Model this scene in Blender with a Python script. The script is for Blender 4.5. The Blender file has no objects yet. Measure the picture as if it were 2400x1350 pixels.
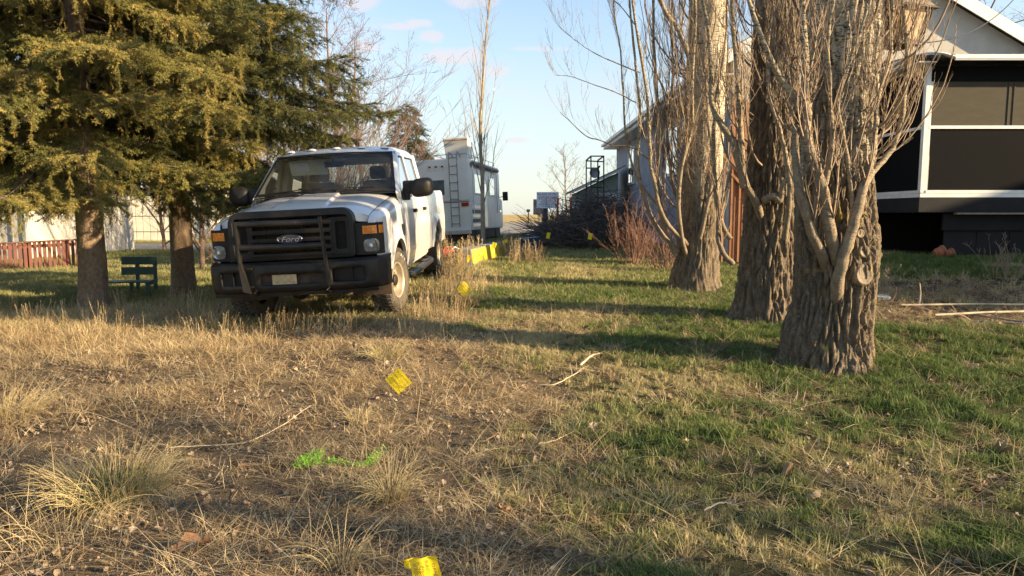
import bpy, bmesh, math, random
import numpy as np
from mathutils import Vector, Matrix, Euler

sc = bpy.context.scene
COL = sc.collection
R = math.radians

# ------------------------------------------------------------------ camera
CAM_Z = 1.55
PITCH = R(5.95)
FPX = 1650.0
cam_d = bpy.data.cameras.new('camera')
cam = bpy.data.objects.new('camera', cam_d)
COL.objects.link(cam)
cam.location = (0, 0, CAM_Z)
cam.rotation_euler = (math.pi / 2 - PITCH, 0, 0)
cam_d.sensor_width = 36
cam_d.lens = 36 * FPX / 2400
cam_d.clip_start = 0.05
cam_d.clip_end = 9000
sc.camera = cam

# ------------------------------------------------------------------ sun and sky
SUN_EL, SUN_AZ = R(17), R(108)          # azimuth clockwise from +Y
sd = Vector((math.sin(SUN_AZ) * math.cos(SUN_EL), math.cos(SUN_AZ) * math.cos(SUN_EL), math.sin(SUN_EL)))
sl = bpy.data.lights.new('sun', 'SUN')
sl.energy = 5.0
sl.angle = R(0.7)
sl.color = (1.0, 0.76, 0.46)
so = bpy.data.objects.new('sun', sl)
COL.objects.link(so)
so.rotation_euler = sd.to_track_quat('Z', 'Y').to_euler()
so.location = (20, -6, 12)

world = bpy.data.worlds.new('World')
sc.world = world
world.use_nodes = True
wn = world.node_tree
wn.nodes.clear()
def W(t, **kw):
    n = wn.nodes.new(t)
    for k, v in kw.items():
        setattr(n, k, v)
    return n
sky = W('ShaderNodeTexSky', sky_type='NISHITA', sun_disc=False)
sky.sun_elevation = SUN_EL
sky.sun_rotation = SUN_AZ
sky.air_density = 1.0
sky.dust_density = 0.6
sky.ozone_density = 1.2
bg = W('ShaderNodeBackground')
bg.inputs[1].default_value = 0.098
wo = W('ShaderNodeOutputWorld')
tc = W('ShaderNodeTexCoord')
sep = W('ShaderNodeSeparateXYZ')
wn.links.new(tc.outputs['Generated'], sep.inputs[0])
def wm(op, a, b=None, c=None):
    n = W('ShaderNodeMath', operation=op)
    for i, v in enumerate((a, b, c)):
        if v is None: continue
        if isinstance(v, (int, float)): n.inputs[i].default_value = v
        else: wn.links.new(v, n.inputs[i])
    return n.outputs[0]
zz = wm('MAXIMUM', sep.outputs[2], 0.0)
den = wm('ADD', zz, 0.09)
cx = wm('DIVIDE', sep.outputs[0], den)
cy = wm('DIVIDE', sep.outputs[1], den)
cmb = W('ShaderNodeCombineXYZ')
wn.links.new(cx, cmb.inputs[0]); wn.links.new(cy, cmb.inputs[1])
cmb.inputs[2].default_value = 7.3
def wnoise(scale, detail, rough, offs):
    m = W('ShaderNodeMapping')
    m.inputs['Location'].default_value = offs
    wn.links.new(cmb.outputs[0], m.inputs[0])
    n = W('ShaderNodeTexNoise')
    n.inputs['Scale'].default_value = scale
    n.inputs['Detail'].default_value = detail
    n.inputs['Roughness'].default_value = rough
    wn.links.new(m.outputs[0], n.inputs['Vector'])
    return n.outputs[0]
def wramp(v, a, b):
    n = W('ShaderNodeMapRange', interpolation_type='SMOOTHSTEP')
    wn.links.new(v, n.inputs[0])
    n.inputs[1].default_value = a; n.inputs[2].default_value = b
    return n.outputs[0]
big = wramp(wnoise(1.15, 6, 0.58, (3.7, 1.2, 0)), 0.55, 0.72)      # puffy patches
thin = wramp(wnoise(0.55, 5, 0.62, (9.1, 4.4, 3)), 0.46, 0.80)     # thin veil
# a few small cumulus with their own places in the sky: (azimuth tangent, elevation tangent, half widths)
ax = wm('DIVIDE', sep.outputs[0], wm('MAXIMUM', sep.outputs[1], 0.05))
az = wm('DIVIDE', sep.outputs[2], wm('MAXIMUM', sep.outputs[1], 0.05))
edge = W('ShaderNodeTexNoise')
edge.inputs['Scale'].default_value = 26; edge.inputs['Detail'].default_value = 5; edge.inputs['Roughness'].default_value = 0.6
wn.links.new(tc.outputs['Generated'], edge.inputs['Vector'])
def puff(px, py, hw, hh):
    u0, v0 = (px - 1200) / FPX, (503 - py) / FPX
    a = wm('DIVIDE', wm('SUBTRACT', ax, u0), hw / FPX)
    b = wm('DIVIDE', wm('SUBTRACT', az, v0), hh / FPX)
    d = wm('ADD', wm('MULTIPLY', a, a), wm('MULTIPLY', b, b))
    d = wm('ADD', d, wm('MULTIPLY', wm('SUBTRACT', edge.outputs[0], 0.5), 4.5))
    return wm('SUBTRACT', 1.0, wramp(d, 0.0, 1.5))
ps = None
for a in [(850, 14, 66, 30), (800, 5, 50, 22), (878, 122, 34, 14), (1015, 100, 30, 14), (1060, 142, 70, 17), (1170, 178, 34, 13), (1215, 332, 55, 7),
          (930, 78, 60, 9), (1270, 128, 60, 8), (1110, 20, 70, 20), (985, 72, 34, 9)]:
    p = puff(*a)
    ps = p if ps is None else wm('MAXIMUM', ps, p)
fac = wm('MINIMUM', wm('ADD', wm('MULTIPLY', big, 0.30), wm('ADD', wm('MULTIPLY', thin, 0.28), wm('MULTIPLY', ps, 0.62))), 0.8)
fac = wm('MULTIPLY', fac, wramp(sep.outputs[2], 0.02, 0.10))
mix = W('ShaderNodeMix', data_type='RGBA')
wn.links.new(fac, mix.inputs[0])
hs = W('ShaderNodeMix', data_type='RGBA')       # the low pale band of spring haze
hz = wm('SUBTRACT', 1.0, wramp(sep.outputs[2], -0.02, 0.42))
wn.links.new(wm('MULTIPLY', hz, 0.70), hs.inputs[0])
wn.links.new(sky.outputs[0], hs.inputs[6])
hs.inputs[7].default_value = (2.5, 2.72, 2.7, 1)
wn.links.new(hs.outputs[2], mix.inputs[6])
mix.inputs[7].default_value = (3.1, 2.85, 2.9, 1)
wn.links.new(mix.outputs[2], bg.inputs[0])
wn.links.new(bg.outputs[0], wo.inputs[0])

vs = sc.view_settings
vs.view_transform = 'Standard'
vs.look = 'None'
vs.exposure = 1.62
vs.gamma = 1.0
vs.use_curve_mapping = False

# ------------------------------------------------------------------ numbers
def sstep(a, b, x):
    t = np.clip((np.asarray(x, float) - a) / (b - a), 0, 1)
    return t * t * (3 - 2 * t)

def _hash(ix, iy, iz, seed):
    h = (ix.astype(np.int64) * 374761393 + iy.astype(np.int64) * 668265263 + iz.astype(np.int64) * 2147483647 + seed * 1274126177) & 0xffffffff
    h = ((h ^ (h >> 13)) * 1274126177) & 0xffffffff
    h = (h ^ (h >> 16)) & 0xffffffff
    h = (h * 2246822519) & 0xffffffff
    return ((h ^ (h >> 15)) & 0xffffff) / float(0xffffff)

def vnoise(x, y, z=0.0, seed=0):
    x, y, z = np.broadcast_arrays(np.asarray(x, float), np.asarray(y, float), np.asarray(z, float))
    ix, iy, iz = np.floor(x), np.floor(y), np.floor(z)
    fx, fy, fz = x - ix, y - iy, z - iz
    fx = fx * fx * (3 - 2 * fx); fy = fy * fy * (3 - 2 * fy); fz = fz * fz * (3 - 2 * fz)
    ix, iy, iz = ix.astype(np.int64), iy.astype(np.int64), iz.astype(np.int64)
    def c(a, b, d): return _hash(ix + a, iy + b, iz + d, seed)
    x00 = c(0,0,0)*(1-fx)+c(1,0,0)*fx; x10 = c(0,1,0)*(1-fx)+c(1,1,0)*fx
    x01 = c(0,0,1)*(1-fx)+c(1,0,1)*fx; x11 = c(0,1,1)*(1-fx)+c(1,1,1)*fx
    y0 = x00*(1-fy)+x10*fy; y1 = x01*(1-fy)+x11*fy
    return y0*(1-fz)+y1*fz

def worley(x, y, z, seed=0):
    """F2-F1 of a jittered lattice"""
    ix, iy, iz = np.floor(x).astype(np.int64), np.floor(y).astype(np.int64), np.floor(z).astype(np.int64)
    f1 = np.full(x.shape, 9.0); f2 = np.full(x.shape, 9.0)
    for a in (-1, 0, 1):
        for b in (-1, 0, 1):
            for c in (-1, 0, 1):
                cx_, cy_, cz_ = ix+a, iy+b, iz+c
                d = (cx_ + _hash(cx_, cy_, cz_, seed) - x)**2 + (cy_ + _hash(cx_, cy_, cz_, seed+1) - y)**2 + (cz_ + _hash(cx_, cy_, cz_, seed+2) - z)**2
                m_ = d < f1
                f2 = np.where(m_, f1, np.minimum(f2, d)); f1 = np.where(m_, d, f1)
    return np.sqrt(f2) - np.sqrt(f1)

def fbm(x, y, z=0.0, oct=4, seed=0, gain=0.5):
    s = 0; a = 1; t = 0
    for i in range(oct):
        s = s + a * vnoise(np.asarray(x)*2**i, np.asarray(y)*2**i, np.asarray(z)*2**i, seed + i*17)
        t += a; a *= gain
    return s / t

def H(x, y):
    """height of the ground"""
    x = np.asarray(x, float); y = np.asarray(y, float)
    z = sstep(2.4, 9.0, y) * 0.30 + sstep(8, 14.5, y) * 0.18 + sstep(15, 40, y) * 0.05
    z = z + sstep(4.5, 8.5, x) * sstep(9, 14, y) * 0.22 * (1 - sstep(60, 100, y))
    z = z - sstep(-3.9, -7.0, x) * sstep(8.2, 13, y) * 0.50 * (1 - sstep(60, 110, y))
    z = z - sstep(-1.2, -4.2, x) * 0.10 * (1 - sstep(12, 20, y))
    nearf = 1 - sstep(14, 30, y)
    z = z + (fbm(x * .9, y * .9, 0, 3, 5) - .5) * .10 * nearf + (fbm(x * 4, y * 4, 0, 2, 9) - .5) * .03 * nearf
    return z

def Hf(x, y): return float(H(x, y))

def pt(px, py, Y):
    """the point at depth Y that projects to pixel (px,py)"""
    a = (px - 1200) / FPX; b = -(py - 675) / FPX
    dy = math.cos(PITCH) + b * math.sin(PITCH)
    dz = -math.sin(PITCH) + b * math.cos(PITCH)
    t = Y / dy
    return Vector((a * t, Y, CAM_Z + dz * t))

def gp(px, py):
    """where the ray of a pixel meets the ground"""
    lo = 2.0
    Y = lo
    while Y < 400:
        p = pt(px, py, Y)
        if p.z < Hf(p.x, p.y):
            break
        Y += max(.02, Y * .004)
    return Vector((p.x, Y, Hf(p.x, Y)))

# ------------------------------------------------------------------ objects
def tag(o, label=None, cat=None, group=None, kind=None):
    if label: o['label'] = label
    if cat: o['category'] = cat
    if group: o['group'] = group
    if kind: o['kind'] = kind
    return o

def empty(name, loc=(0,0,0), rot=(0,0,0), label=None, cat=None, group=None, parent=None):
    o = bpy.data.objects.new(name, None)
    COL.objects.link(o)
    o.location = loc; o.rotation_euler = rot
    o.empty_display_size = .1
    if parent: o.parent = parent
    return tag(o, label, cat, group)

def np_mesh(name, V, F, mat=None, parent=None, smooth=False, attrs=None, quads=None, link=True):
    """V (n,3); F (m,3) triangles and / or quads (k,4)"""
    me = bpy.data.meshes.new(name)
    V = np.asarray(V, np.float32)
    me.vertices.add(len(V)); me.vertices.foreach_set('co', V.ravel())
    Fs = []
    loops = []; starts = []; tot = 0
    if F is not None and len(F):
        F = np.asarray(F, np.int32); loops.append(F.ravel()); starts.append(np.arange(len(F)) * 3); tot = F.size
        Fs.append(np.full(len(F), 3))
    if quads is not None and len(quads):
        Q = np.asarray(quads, np.int32); loops.append(Q.ravel()); starts.append(np.arange(len(Q)) * 4 + tot)
        Fs.append(np.full(len(Q), 4))
    L = np.concatenate(loops); S = np.concatenate(starts)
    me.loops.add(len(L)); me.loops.foreach_set('vertex_index', L)
    me.polygons.add(len(S)); me.polygons.foreach_set('loop_start', S.astype(np.int32))
    me.polygons.foreach_set('loop_total', np.concatenate(Fs).astype(np.int32))
    if smooth: me.polygons.foreach_set('use_smooth', np.ones(len(S), bool))
    me.update(calc_edges=True)
    if attrs:
        for k, a in attrs.items():
            at = me.attributes.new(k, 'FLOAT', 'POINT'); at.data.foreach_set('value', np.asarray(a, np.float32).ravel())
    if mat: me.materials.append(mat)
    o = bpy.data.objects.new(name, me)
    if link: COL.objects.link(o)
    if parent: o.parent = parent
    return o

class MB:
    """collects shapes, links them as one mesh object"""
    def __init__(s): s.v = []; s.q = []; s.n = 0; s.poly = []
    def add(s, V, faces):
        V = np.asarray(V, float).reshape(-1, 3)
        s.v.append(V)
        for f in faces: s.poly.append([i + s.n for i in f])
        s.n += len(V)
        return s
    def box(s, lo, hi, M=None, bev=0):
        x0, y0, z0 = lo; x1, y1, z1 = hi
        if bev:
            b = bev
            me = bmesh.new(); bmesh.ops.create_cube(me, size=1)
            for v in me.verts:
                v.co = Vector(((x0+x1)/2 + v.co.x*(x1-x0), (y0+y1)/2 + v.co.y*(y1-y0), (z0+z1)/2 + v.co.z*(z1-z0)))
            bmesh.ops.bevel(me, geom=me.edges[:], offset=b, segments=2, affect='EDGES', profile=.6)
            me.verts.index_update()
            V = [tuple(M @ v.co) if M else tuple(v.co) for v in me.verts]
            Fc = [[v.index for v in f.verts] for f in me.faces]
            me.free()
            return s.add(V, Fc)
        V = [(x0,y0,z0),(x1,y0,z0),(x1,y1,z0),(x0,y1,z0),(x0,y0,z1),(x1,y0,z1),(x1,y1,z1),(x0,y1,z1)]
        if M: V = [tuple(M @ Vector(p)) for p in V]
        return s.add(V, [(0,3,2,1),(4,5,6,7),(0,1,5,4),(1,2,6,5),(2,3,7,6),(3,0,4,7)])
    def bar(s, a, b, w, h, up=(0,0,1)):
        a = Vector(a); b = Vector(b); d = (b - a); L = d.length; d.normalize()
        u = Vector(up); x = d.cross(u)
        if x.length < 1e-4: x = d.cross(Vector((1,0,0)))
        x.normalize(); z = x.cross(d)
        V = []
        for p in (a, b):
            for sx, sz in ((-1,-1),(1,-1),(1,1),(-1,1)):
                V.append(tuple(p + x*sx*w/2 + z*sz*h/2))
        return s.add(V, [(0,1,2,3),(7,6,5,4),(0,4,5,1),(1,5,6,2),(2,6,7,3),(3,7,4,0)])
    def tube(s, pts, r, k=8, caps=True, squash=None):
        V, F = tube_np(pts, r, k, squash)
        F = [list(f) for f in F]
        n = len(pts)
        if caps:
            F.append(list(range(k))[::-1]); F.append([(n-1)*k + i for i in range(k)])
        return s.add(V, F)
    def prism(s, outline, d):
        """outline: list of 3D points (planar), extruded by vector d"""
        n = len(outline); d = Vector(d)
        V = [tuple(p) for p in outline] + [tuple(Vector(p) + d) for p in outline]
        F = [list(range(n))[::-1], [i + n for i in range(n)]]
        for i in range(n):
            j = (i+1) % n
            F.append([i, j, j+n, i+n])
        return s.add(V, F)
    def grid(s, fn, us, vs, flip=False):
        nu, nv = len(us), len(vs)
        V = [tuple(fn(u, v)) for v in vs for u in us]
        F = []
        for j in range(nv-1):
            for i in range(nu-1):
                q = [j*nu+i, j*nu+i+1, (j+1)*nu+i+1, (j+1)*nu+i]
                F.append(q[::-1] if flip else q)
        return s.add(V, F)
    def lathe(s, prof, k=32, M=None, axis='x'):
        """prof: list of (r, h); revolve about local axis"""
        V = []
        for r, h in prof:
            for i in range(k):
                a = 2*math.pi*i/k
                if axis == 'x': p = Vector((h, r*math.cos(a), r*math.sin(a)))
                elif axis == 'y': p = Vector((r*math.cos(a), h, r*math.sin(a)))
                else: p = Vector((r*math.cos(a), r*math.sin(a), h))
                V.append(tuple(M @ p) if M else tuple(p))
        F = []
        for j in range(len(prof)-1):
            for i in range(k):
                i2 = (i+1) % k
                F.append([j*k+i, j*k+i2, (j+1)*k+i2, (j+1)*k+i])
        return s.add(V, F)
    def build(s, name, mat, parent=None, smooth=False, bevel=0, loc=None, solid=0):
        me = bpy.data.meshes.new(name)
        V = np.concatenate(s.v) if s.v else np.zeros((0,3))
        me.from_pydata([tuple(p) for p in V], [], s.poly)
        if smooth:
            bm = bmesh.new(); bm.from_mesh(me)
            bmesh.ops.remove_doubles(bm, verts=bm.verts, dist=1e-5)
            bmesh.ops.recalc_face_normals(bm, faces=bm.faces)
            ang = smooth if not isinstance(smooth, bool) else R(40)
            for f in bm.faces: f.smooth = True
            for e in bm.edges:
                if len(e.link_faces) == 2 and e.calc_face_angle(0) > ang: e.smooth = False
            bm.to_mesh(me); bm.free()
        else:
            bm = bmesh.new(); bm.from_mesh(me)
            bmesh.ops.recalc_face_normals(bm, faces=bm.faces)
            bm.to_mesh(me); bm.free()
        if mat: me.materials.append(mat)
        o = bpy.data.objects.new(name, me); COL.objects.link(o)
        if parent: o.parent = parent
        if loc is not None: o.location = loc
        if solid:
            m = o.modifiers.new('thick', 'SOLIDIFY'); m.thickness = solid; m.offset = -1
        if bevel:
            m = o.modifiers.new('bevel', 'BEVEL'); m.width = bevel; m.segments = 2; m.limit_method = 'ANGLE'; m.angle_limit = R(40)
            m.harden_normals = False
        return o

def tube_np(pts, r, k=5, squash=None):
    P = np.array([tuple(p) for p in pts], float)
    n = len(P)
    r = np.full(n, r, float) if np.isscalar(r) else np.asarray(r, float)
    T = np.gradient(P, axis=0)
    T /= (np.linalg.norm(T, axis=1, keepdims=True) + 1e-9)
    ref = np.array([0, 0, 1.0]) if abs(T[:, 2]).mean() < .9 else np.array([1.0, 0, 0])
    A = np.cross(T, ref); A /= (np.linalg.norm(A, axis=1, keepdims=True) + 1e-9)
    B = np.cross(T, A)
    a = np.arange(k) * 2 * math.pi / k
    sq = squash or 1.0
    V = P[:, None, :] + r[:, None, None] * (np.cos(a)[None, :, None] * A[:, None, :] + sq * np.sin(a)[None, :, None] * B[:, None, :])
    j = np.arange(n-1)[:, None] * k; i = np.arange(k)[None, :]; i2 = (i + 1) % k
    F = np.stack([j+i, j+i2, j+k+i2, j+k+i], -1).reshape(-1, 4)
    return V.reshape(-1, 3), F

class TB:
    """many tubes into one numpy mesh"""
    def __init__(s): s.V = []; s.F = []; s.n = 0; s.A = []
    def tube(s, pts, r, k=4, a=0.0):
        V, F = tube_np(pts, r, k)
        s.V.append(V); s.F.append(F + s.n); s.n += len(V); s.A.append(np.full(len(V), a))
    def build(s, name, mat, parent=None, smooth=True, off=None):
        V = np.concatenate(s.V)
        if off is not None: V = V - np.array(off)
        return np_mesh(name, V, None, mat, parent, smooth, {'tone': np.concatenate(s.A)}, quads=np.concatenate(s.F))

def text_obj(name, string, size, mat, parent, M, ext=.0015, align='CENTER', shear=0.0, sx=1.0):
    cu = bpy.data.curves.new(name, 'FONT')
    cu.body = string; cu.size = size; cu.extrude = ext; cu.align_x = align; cu.align_y = 'CENTER'; cu.shear = shear
    cu.resolution_u = 3
    t = bpy.data.objects.new(name + '_tmp', cu); COL.objects.link(t)
    dg = bpy.context.evaluated_depsgraph_get()
    me = bpy.data.meshes.new_from_object(t.evaluated_get(dg))
    bpy.data.objects.remove(t); bpy.data.curves.remove(cu)
    me.transform(M @ Matrix.Diagonal((sx, 1, 1, 1)))
    me.name = name
    me.materials.clear(); me.materials.append(mat)
    o = bpy.data.objects.new(name, me); COL.objects.link(o); o.parent = parent
    return o

# ------------------------------------------------------------------ materials
def pm(name, c1, c2=None, scale=4.0, rough=.7, bump=0.0, bscale=30.0, metal=0.0, c3=None, stretch=(1,1,1), detail=5, thr=(.35,.65),
       spec=None, coat=0.0, bdist=.01, c3scale=1.5, c3thr=(.55,.7), trans=0.0, rvar=0.0):
    m = bpy.data.materials.new(name); m.use_nodes = True
    nt = m.node_tree; b = nt.nodes['Principled BSDF']; L = nt.links
    b.inputs['Roughness'].default_value = rough
    b.inputs['Metallic'].default_value = metal
    if spec is not None: b.inputs['Specular IOR Level'].default_value = spec
    if coat: b.inputs['Coat Weight'].default_value = coat; b.inputs['Coat Roughness'].default_value = .06
    tcn = nt.nodes.new('ShaderNodeTexCoord'); mp = nt.nodes.new('ShaderNodeMapping'); L.new(tcn.outputs['Object'], mp.inputs[0])
    mp.inputs['Scale'].default_value = stretch
    def noise(s, d=detail):
        n = nt.nodes.new('ShaderNodeTexNoise'); n.inputs['Scale'].default_value = s; n.inputs['Detail'].default_value = d
        n.inputs['Roughness'].default_value = .6
        L.new(mp.outputs[0], n.inputs['Vector']); return n.outputs[0]
    def rng(v, a, bb):
        n = nt.nodes.new('ShaderNodeMapRange'); L.new(v, n.inputs[0]); n.inputs[1].default_value = a; n.inputs[2].default_value = bb; return n.outputs[0]
    col = None
    if c2 is not None:
        mx = nt.nodes.new('ShaderNodeMix'); mx.data_type = 'RGBA'
        mx.inputs[6].default_value = (*c1, 1); mx.inputs[7].default_value = (*c2, 1)
        L.new(rng(noise(scale), *thr), mx.inputs[0]); col = mx.outputs[2]
        if c3 is not None:
            m2 = nt.nodes.new('ShaderNodeMix'); m2.data_type = 'RGBA'; L.new(col, m2.inputs[6]); m2.inputs[7].default_value = (*c3, 1)
            L.new(rng(noise(c3scale), *c3thr), m2.inputs[0]); col = m2.outputs[2]
        L.new(col, b.inputs['Base Color'])
    else: b.inputs['Base Color'].default_value = (*c1, 1)
    if rvar:
        n = nt.nodes.new('ShaderNodeMapRange'); L.new(noise(scale*.7), n.inputs[0])
        n.inputs[1].default_value = .3; n.inputs[2].default_value = .7
        n.inputs[3].default_value = max(0, rough - rvar); n.inputs[4].default_value = min(1, rough + rvar)
        L.new(n.outputs[0], b.inputs['Roughness'])
    if bump:
        bp = nt.nodes.new('ShaderNodeBump'); bp.inputs['Strength'].default_value = bump; bp.inputs['Distance'].default_value = bdist
        L.new(noise(bscale), bp.inputs['Height']); L.new(bp.outputs[0], b.inputs['Normal'])
    if trans:
        out = nt.nodes['Material Output']; tr = nt.nodes.new('ShaderNodeBsdfTranslucent'); ms = nt.nodes.new('ShaderNodeMixShader')
        ms.inputs[0].default_value = trans
        if col is not None: L.new(col, tr.inputs[0])
        else: tr.inputs[0].default_value = (*c1, 1)
        L.new(b.outputs[0], ms.inputs[1]); L.new(tr.outputs[0], ms.inputs[2]); L.new(ms.outputs[0], out.inputs[0])
    return m

def leafmat(name, ramp, trans=.3, rough=.75, rnd=.35, spec=.25):
    """colour runs through ramp by the instance attribute 'tint' (+ per instance random)"""
    m = bpy.data.materials.new(name); m.use_nodes = True
    nt = m.node_tree; b = nt.nodes['Principled BSDF']; L = nt.links
    b.inputs['Roughness'].default_value = rough; b.inputs['Specular IOR Level'].default_value = spec
    at = nt.nodes.new('ShaderNodeAttribute'); at.attribute_type = 'INSTANCER'; at.attribute_name = 'tint'
    oi = nt.nodes.new('ShaderNodeObjectInfo')
    geo = nt.nodes.new('ShaderNodeNewGeometry')
    a = nt.nodes.new('ShaderNodeMath'); a.operation = 'MULTIPLY_ADD'; L.new(geo.outputs['Random Per Island'], a.inputs[0]); a.inputs[1].default_value = rnd; a.inputs[2].default_value = -rnd/2
    s = nt.nodes.new('ShaderNodeMath'); s.operation = 'ADD'; L.new(at.outputs['Fac'], s.inputs[0]); L.new(a.outputs[0], s.inputs[1])
    r = nt.nodes.new('ShaderNodeValToRGB'); L.new(s.outputs[0], r.inputs[0])
    els = r.color_ramp.elements
    n = len(ramp)
    els[0].position = 0; els[0].color = (*ramp[0], 1); els[1].position = 1; els[1].color = (*ramp[-1], 1)
    for i in range(1, n-1):
        e = els.new(i/(n-1)); e.color = (*ramp[i], 1)
    L.new(r.outputs[0], b.inputs['Base Color'])
    tr = nt.nodes.new('ShaderNodeBsdfTranslucent'); L.new(r.outputs[0], tr.inputs[0])
    ms = nt.nodes.new('ShaderNodeMixShader'); ms.inputs[0].default_value = trans
    L.new(b.outputs[0], ms.inputs[1]); L.new(tr.outputs[0], ms.inputs[2]); L.new(ms.outputs[0], nt.nodes['Material Output'].inputs[0])
    return m

def glassmat(name, tint=(.75,.8,.78), rough=.0, ior=1.5, refl=1.0, dirt=0.0, dirt_sheen_c=(.35,.3,.22)):
    m = bpy.data.materials.new(name); m.use_nodes = True
    nt = m.node_tree; L = nt.links; nt.nodes.remove(nt.nodes['Principled BSDF'])
    t = nt.nodes.new('ShaderNodeBsdfTransparent'); t.inputs[0].default_value = (*tint, 1)
    g = nt.nodes.new('ShaderNodeBsdfGlossy'); g.inputs['Roughness'].default_value = rough; g.inputs[0].default_value = (1,1,1,1)
    f = nt.nodes.new('ShaderNodeFresnel'); f.inputs[0].default_value = ior
    mu = nt.nodes.new('ShaderNodeMath'); mu.operation = 'MULTIPLY'; mu.use_clamp = True; L.new(f.outputs[0], mu.inputs[0]); mu.inputs[1].default_value = refl
    ms = nt.nodes.new('ShaderNodeMixShader'); L.new(mu.outputs[0], ms.inputs[0]); L.new(t.outputs[0], ms.inputs[1]); L.new(g.outputs[0], ms.inputs[2])
    out = ms.outputs[0]
    if dirt:
        d = nt.nodes.new('ShaderNodeBsdfDiffuse'); d.inputs[0].default_value = (*dirt_sheen_c, 1)
        tcn = nt.nodes.new('ShaderNodeTexCoord'); n = nt.nodes.new('ShaderNodeTexNoise'); n.inputs['Scale'].default_value = 3; n.inputs['Detail'].default_value = 6
        L.new(tcn.outputs['Object'], n.inputs['Vector'])
        mr = nt.nodes.new('ShaderNodeMapRange'); L.new(n.outputs[0], mr.inputs[0]); mr.inputs[1].default_value = .3; mr.inputs[2].default_value = .75; mr.inputs[3].default_value = dirt*.3; mr.inputs[4].default_value = dirt
        m2 = nt.nodes.new('ShaderNodeMixShader'); L.new(mr.outputs[0], m2.inputs[0]); L.new(out, m2.inputs[1]); L.new(d.outputs[0], m2.inputs[2]); out = m2.outputs[0]
    L.new(out, nt.nodes['Material Output'].inputs[0])
    return m

# ------------------------------------------------------------------ scatter with geometry nodes (only for stuff nobody can count)
def proto_collection(name, objs):
    c = bpy.data.collections.new(name)
    for o in objs:
        for k in list(o.users_collection): k.objects.unlink(o)
        c.objects.link(o)
    return c

_trees = {}
def scatter(name, protos, P, rot, scl, tint, mat=None, parent=None, label=None, cat=None, seed=0, idx=None, kind='stuff'):
    P = np.asarray(P, np.float32); N = len(P)
    me = bpy.data.meshes.new(name)
    me.vertices.add(N); me.vertices.foreach_set('co', P.ravel())
    rng_ = np.random.default_rng(seed)
    a = me.attributes.new('rot', 'FLOAT_VECTOR', 'POINT'); a.data.foreach_set('vector', np.asarray(rot, np.float32).ravel())
    a = me.attributes.new('scl', 'FLOAT', 'POINT'); a.data.foreach_set('value', np.asarray(scl, np.float32).ravel())
    a = me.attributes.new('tint', 'FLOAT', 'POINT'); a.data.foreach_set('value', np.asarray(tint, np.float32).ravel())
    a = me.attributes.new('idx', 'INT', 'POINT')
    a.data.foreach_set('value', (rng_.integers(0, 1000, N) if idx is None else np.asarray(idx)).astype(np.int32))
    o = bpy.data.objects.new(name, me); COL.objects.link(o)
    if parent: o.parent = parent
    key = protos.name
    if key not in _trees:
        ng = bpy.data.node_groups.new('scatter_' + key, 'GeometryNodeTree')
        ng.interface.new_socket('Geometry', in_out='INPUT', socket_type='NodeSocketGeometry')
        ng.interface.new_socket('Geometry', in_out='OUTPUT', socket_type='NodeSocketGeometry')
        n = ng.nodes; L = ng.links
        gi = n.new('NodeGroupInput'); go = n.new('NodeGroupOutput')
        ci = n.new('GeometryNodeCollectionInfo'); ci.inputs['Collection'].default_value = protos
        ci.inputs['Separate Children'].default_value = True; ci.inputs['Reset Children'].default_value = True
        ip = n.new('GeometryNodeInstanceOnPoints'); ip.inputs['Pick Instance'].default_value = True
        def na(nm, dt):
            k = n.new('GeometryNodeInputNamedAttribute'); k.data_type = dt; k.inputs['Name'].default_value = nm
            return k.outputs['Attribute']
        er = n.new('FunctionNodeEulerToRotation')
        L.new(na('rot', 'FLOAT_VECTOR'), er.inputs[0])
        L.new(gi.outputs[0], ip.inputs['Points']); L.new(ci.outputs[0], ip.inputs['Instance'])
        L.new(na('idx', 'INT'), ip.inputs['Instance Index']); L.new(er.outputs[0], ip.inputs['Rotation']); L.new(na('scl', 'FLOAT'), ip.inputs['Scale'])
        L.new(ip.outputs[0], go.inputs[0])
        _trees[key] = ng
    md = o.modifiers.new('scatter', 'NODES'); md.node_group = _trees[key]
    return tag(o, label, cat, None, kind)
# ================================================================== GROUND
def lawn_mask(x, y):
    """1 on the lawn at the right, 0 on the gravelly track at the left"""
    e = -.15 + .55 * sstep(2.5, 4.5, y) - 1.1 * sstep(5.5, 8.5, y) + (fbm(x*1.3+3, y*1.3, 0, 3, 21) - .5) * 1.7
    return sstep(-.35, .45, x - e)
def bed_mask(x, y):
    """dug garden bed in front of the porch"""
    return sstep(3.9, 4.6, x + (fbm(x, y, 0, 2, 3) - .5)) * sstep(7.6, 8.3, y + (fbm(x*1.4, y*1.4, 0, 3, 31)-.5)*1.2) * (1 - sstep(11.2, 12.2, y + (fbm(x, y, 0, 3, 35)-.5)))
def green_mask(x, y):
    n = fbm(x*.8, y*.8, 0, 3, 77)
    g = sstep(.25, .75, .56 + (n-.5)*2.0 + .30*sstep(.3, 2.2, x) + .18 * sstep(2, 6, x))
    g = g * (1 - .55*sstep(9.5, 13, y)*(1-sstep(3, 6, x)))
    return g * lawn_mask(x, y) * (1 - .9*bed_mask(x, y))

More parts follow.
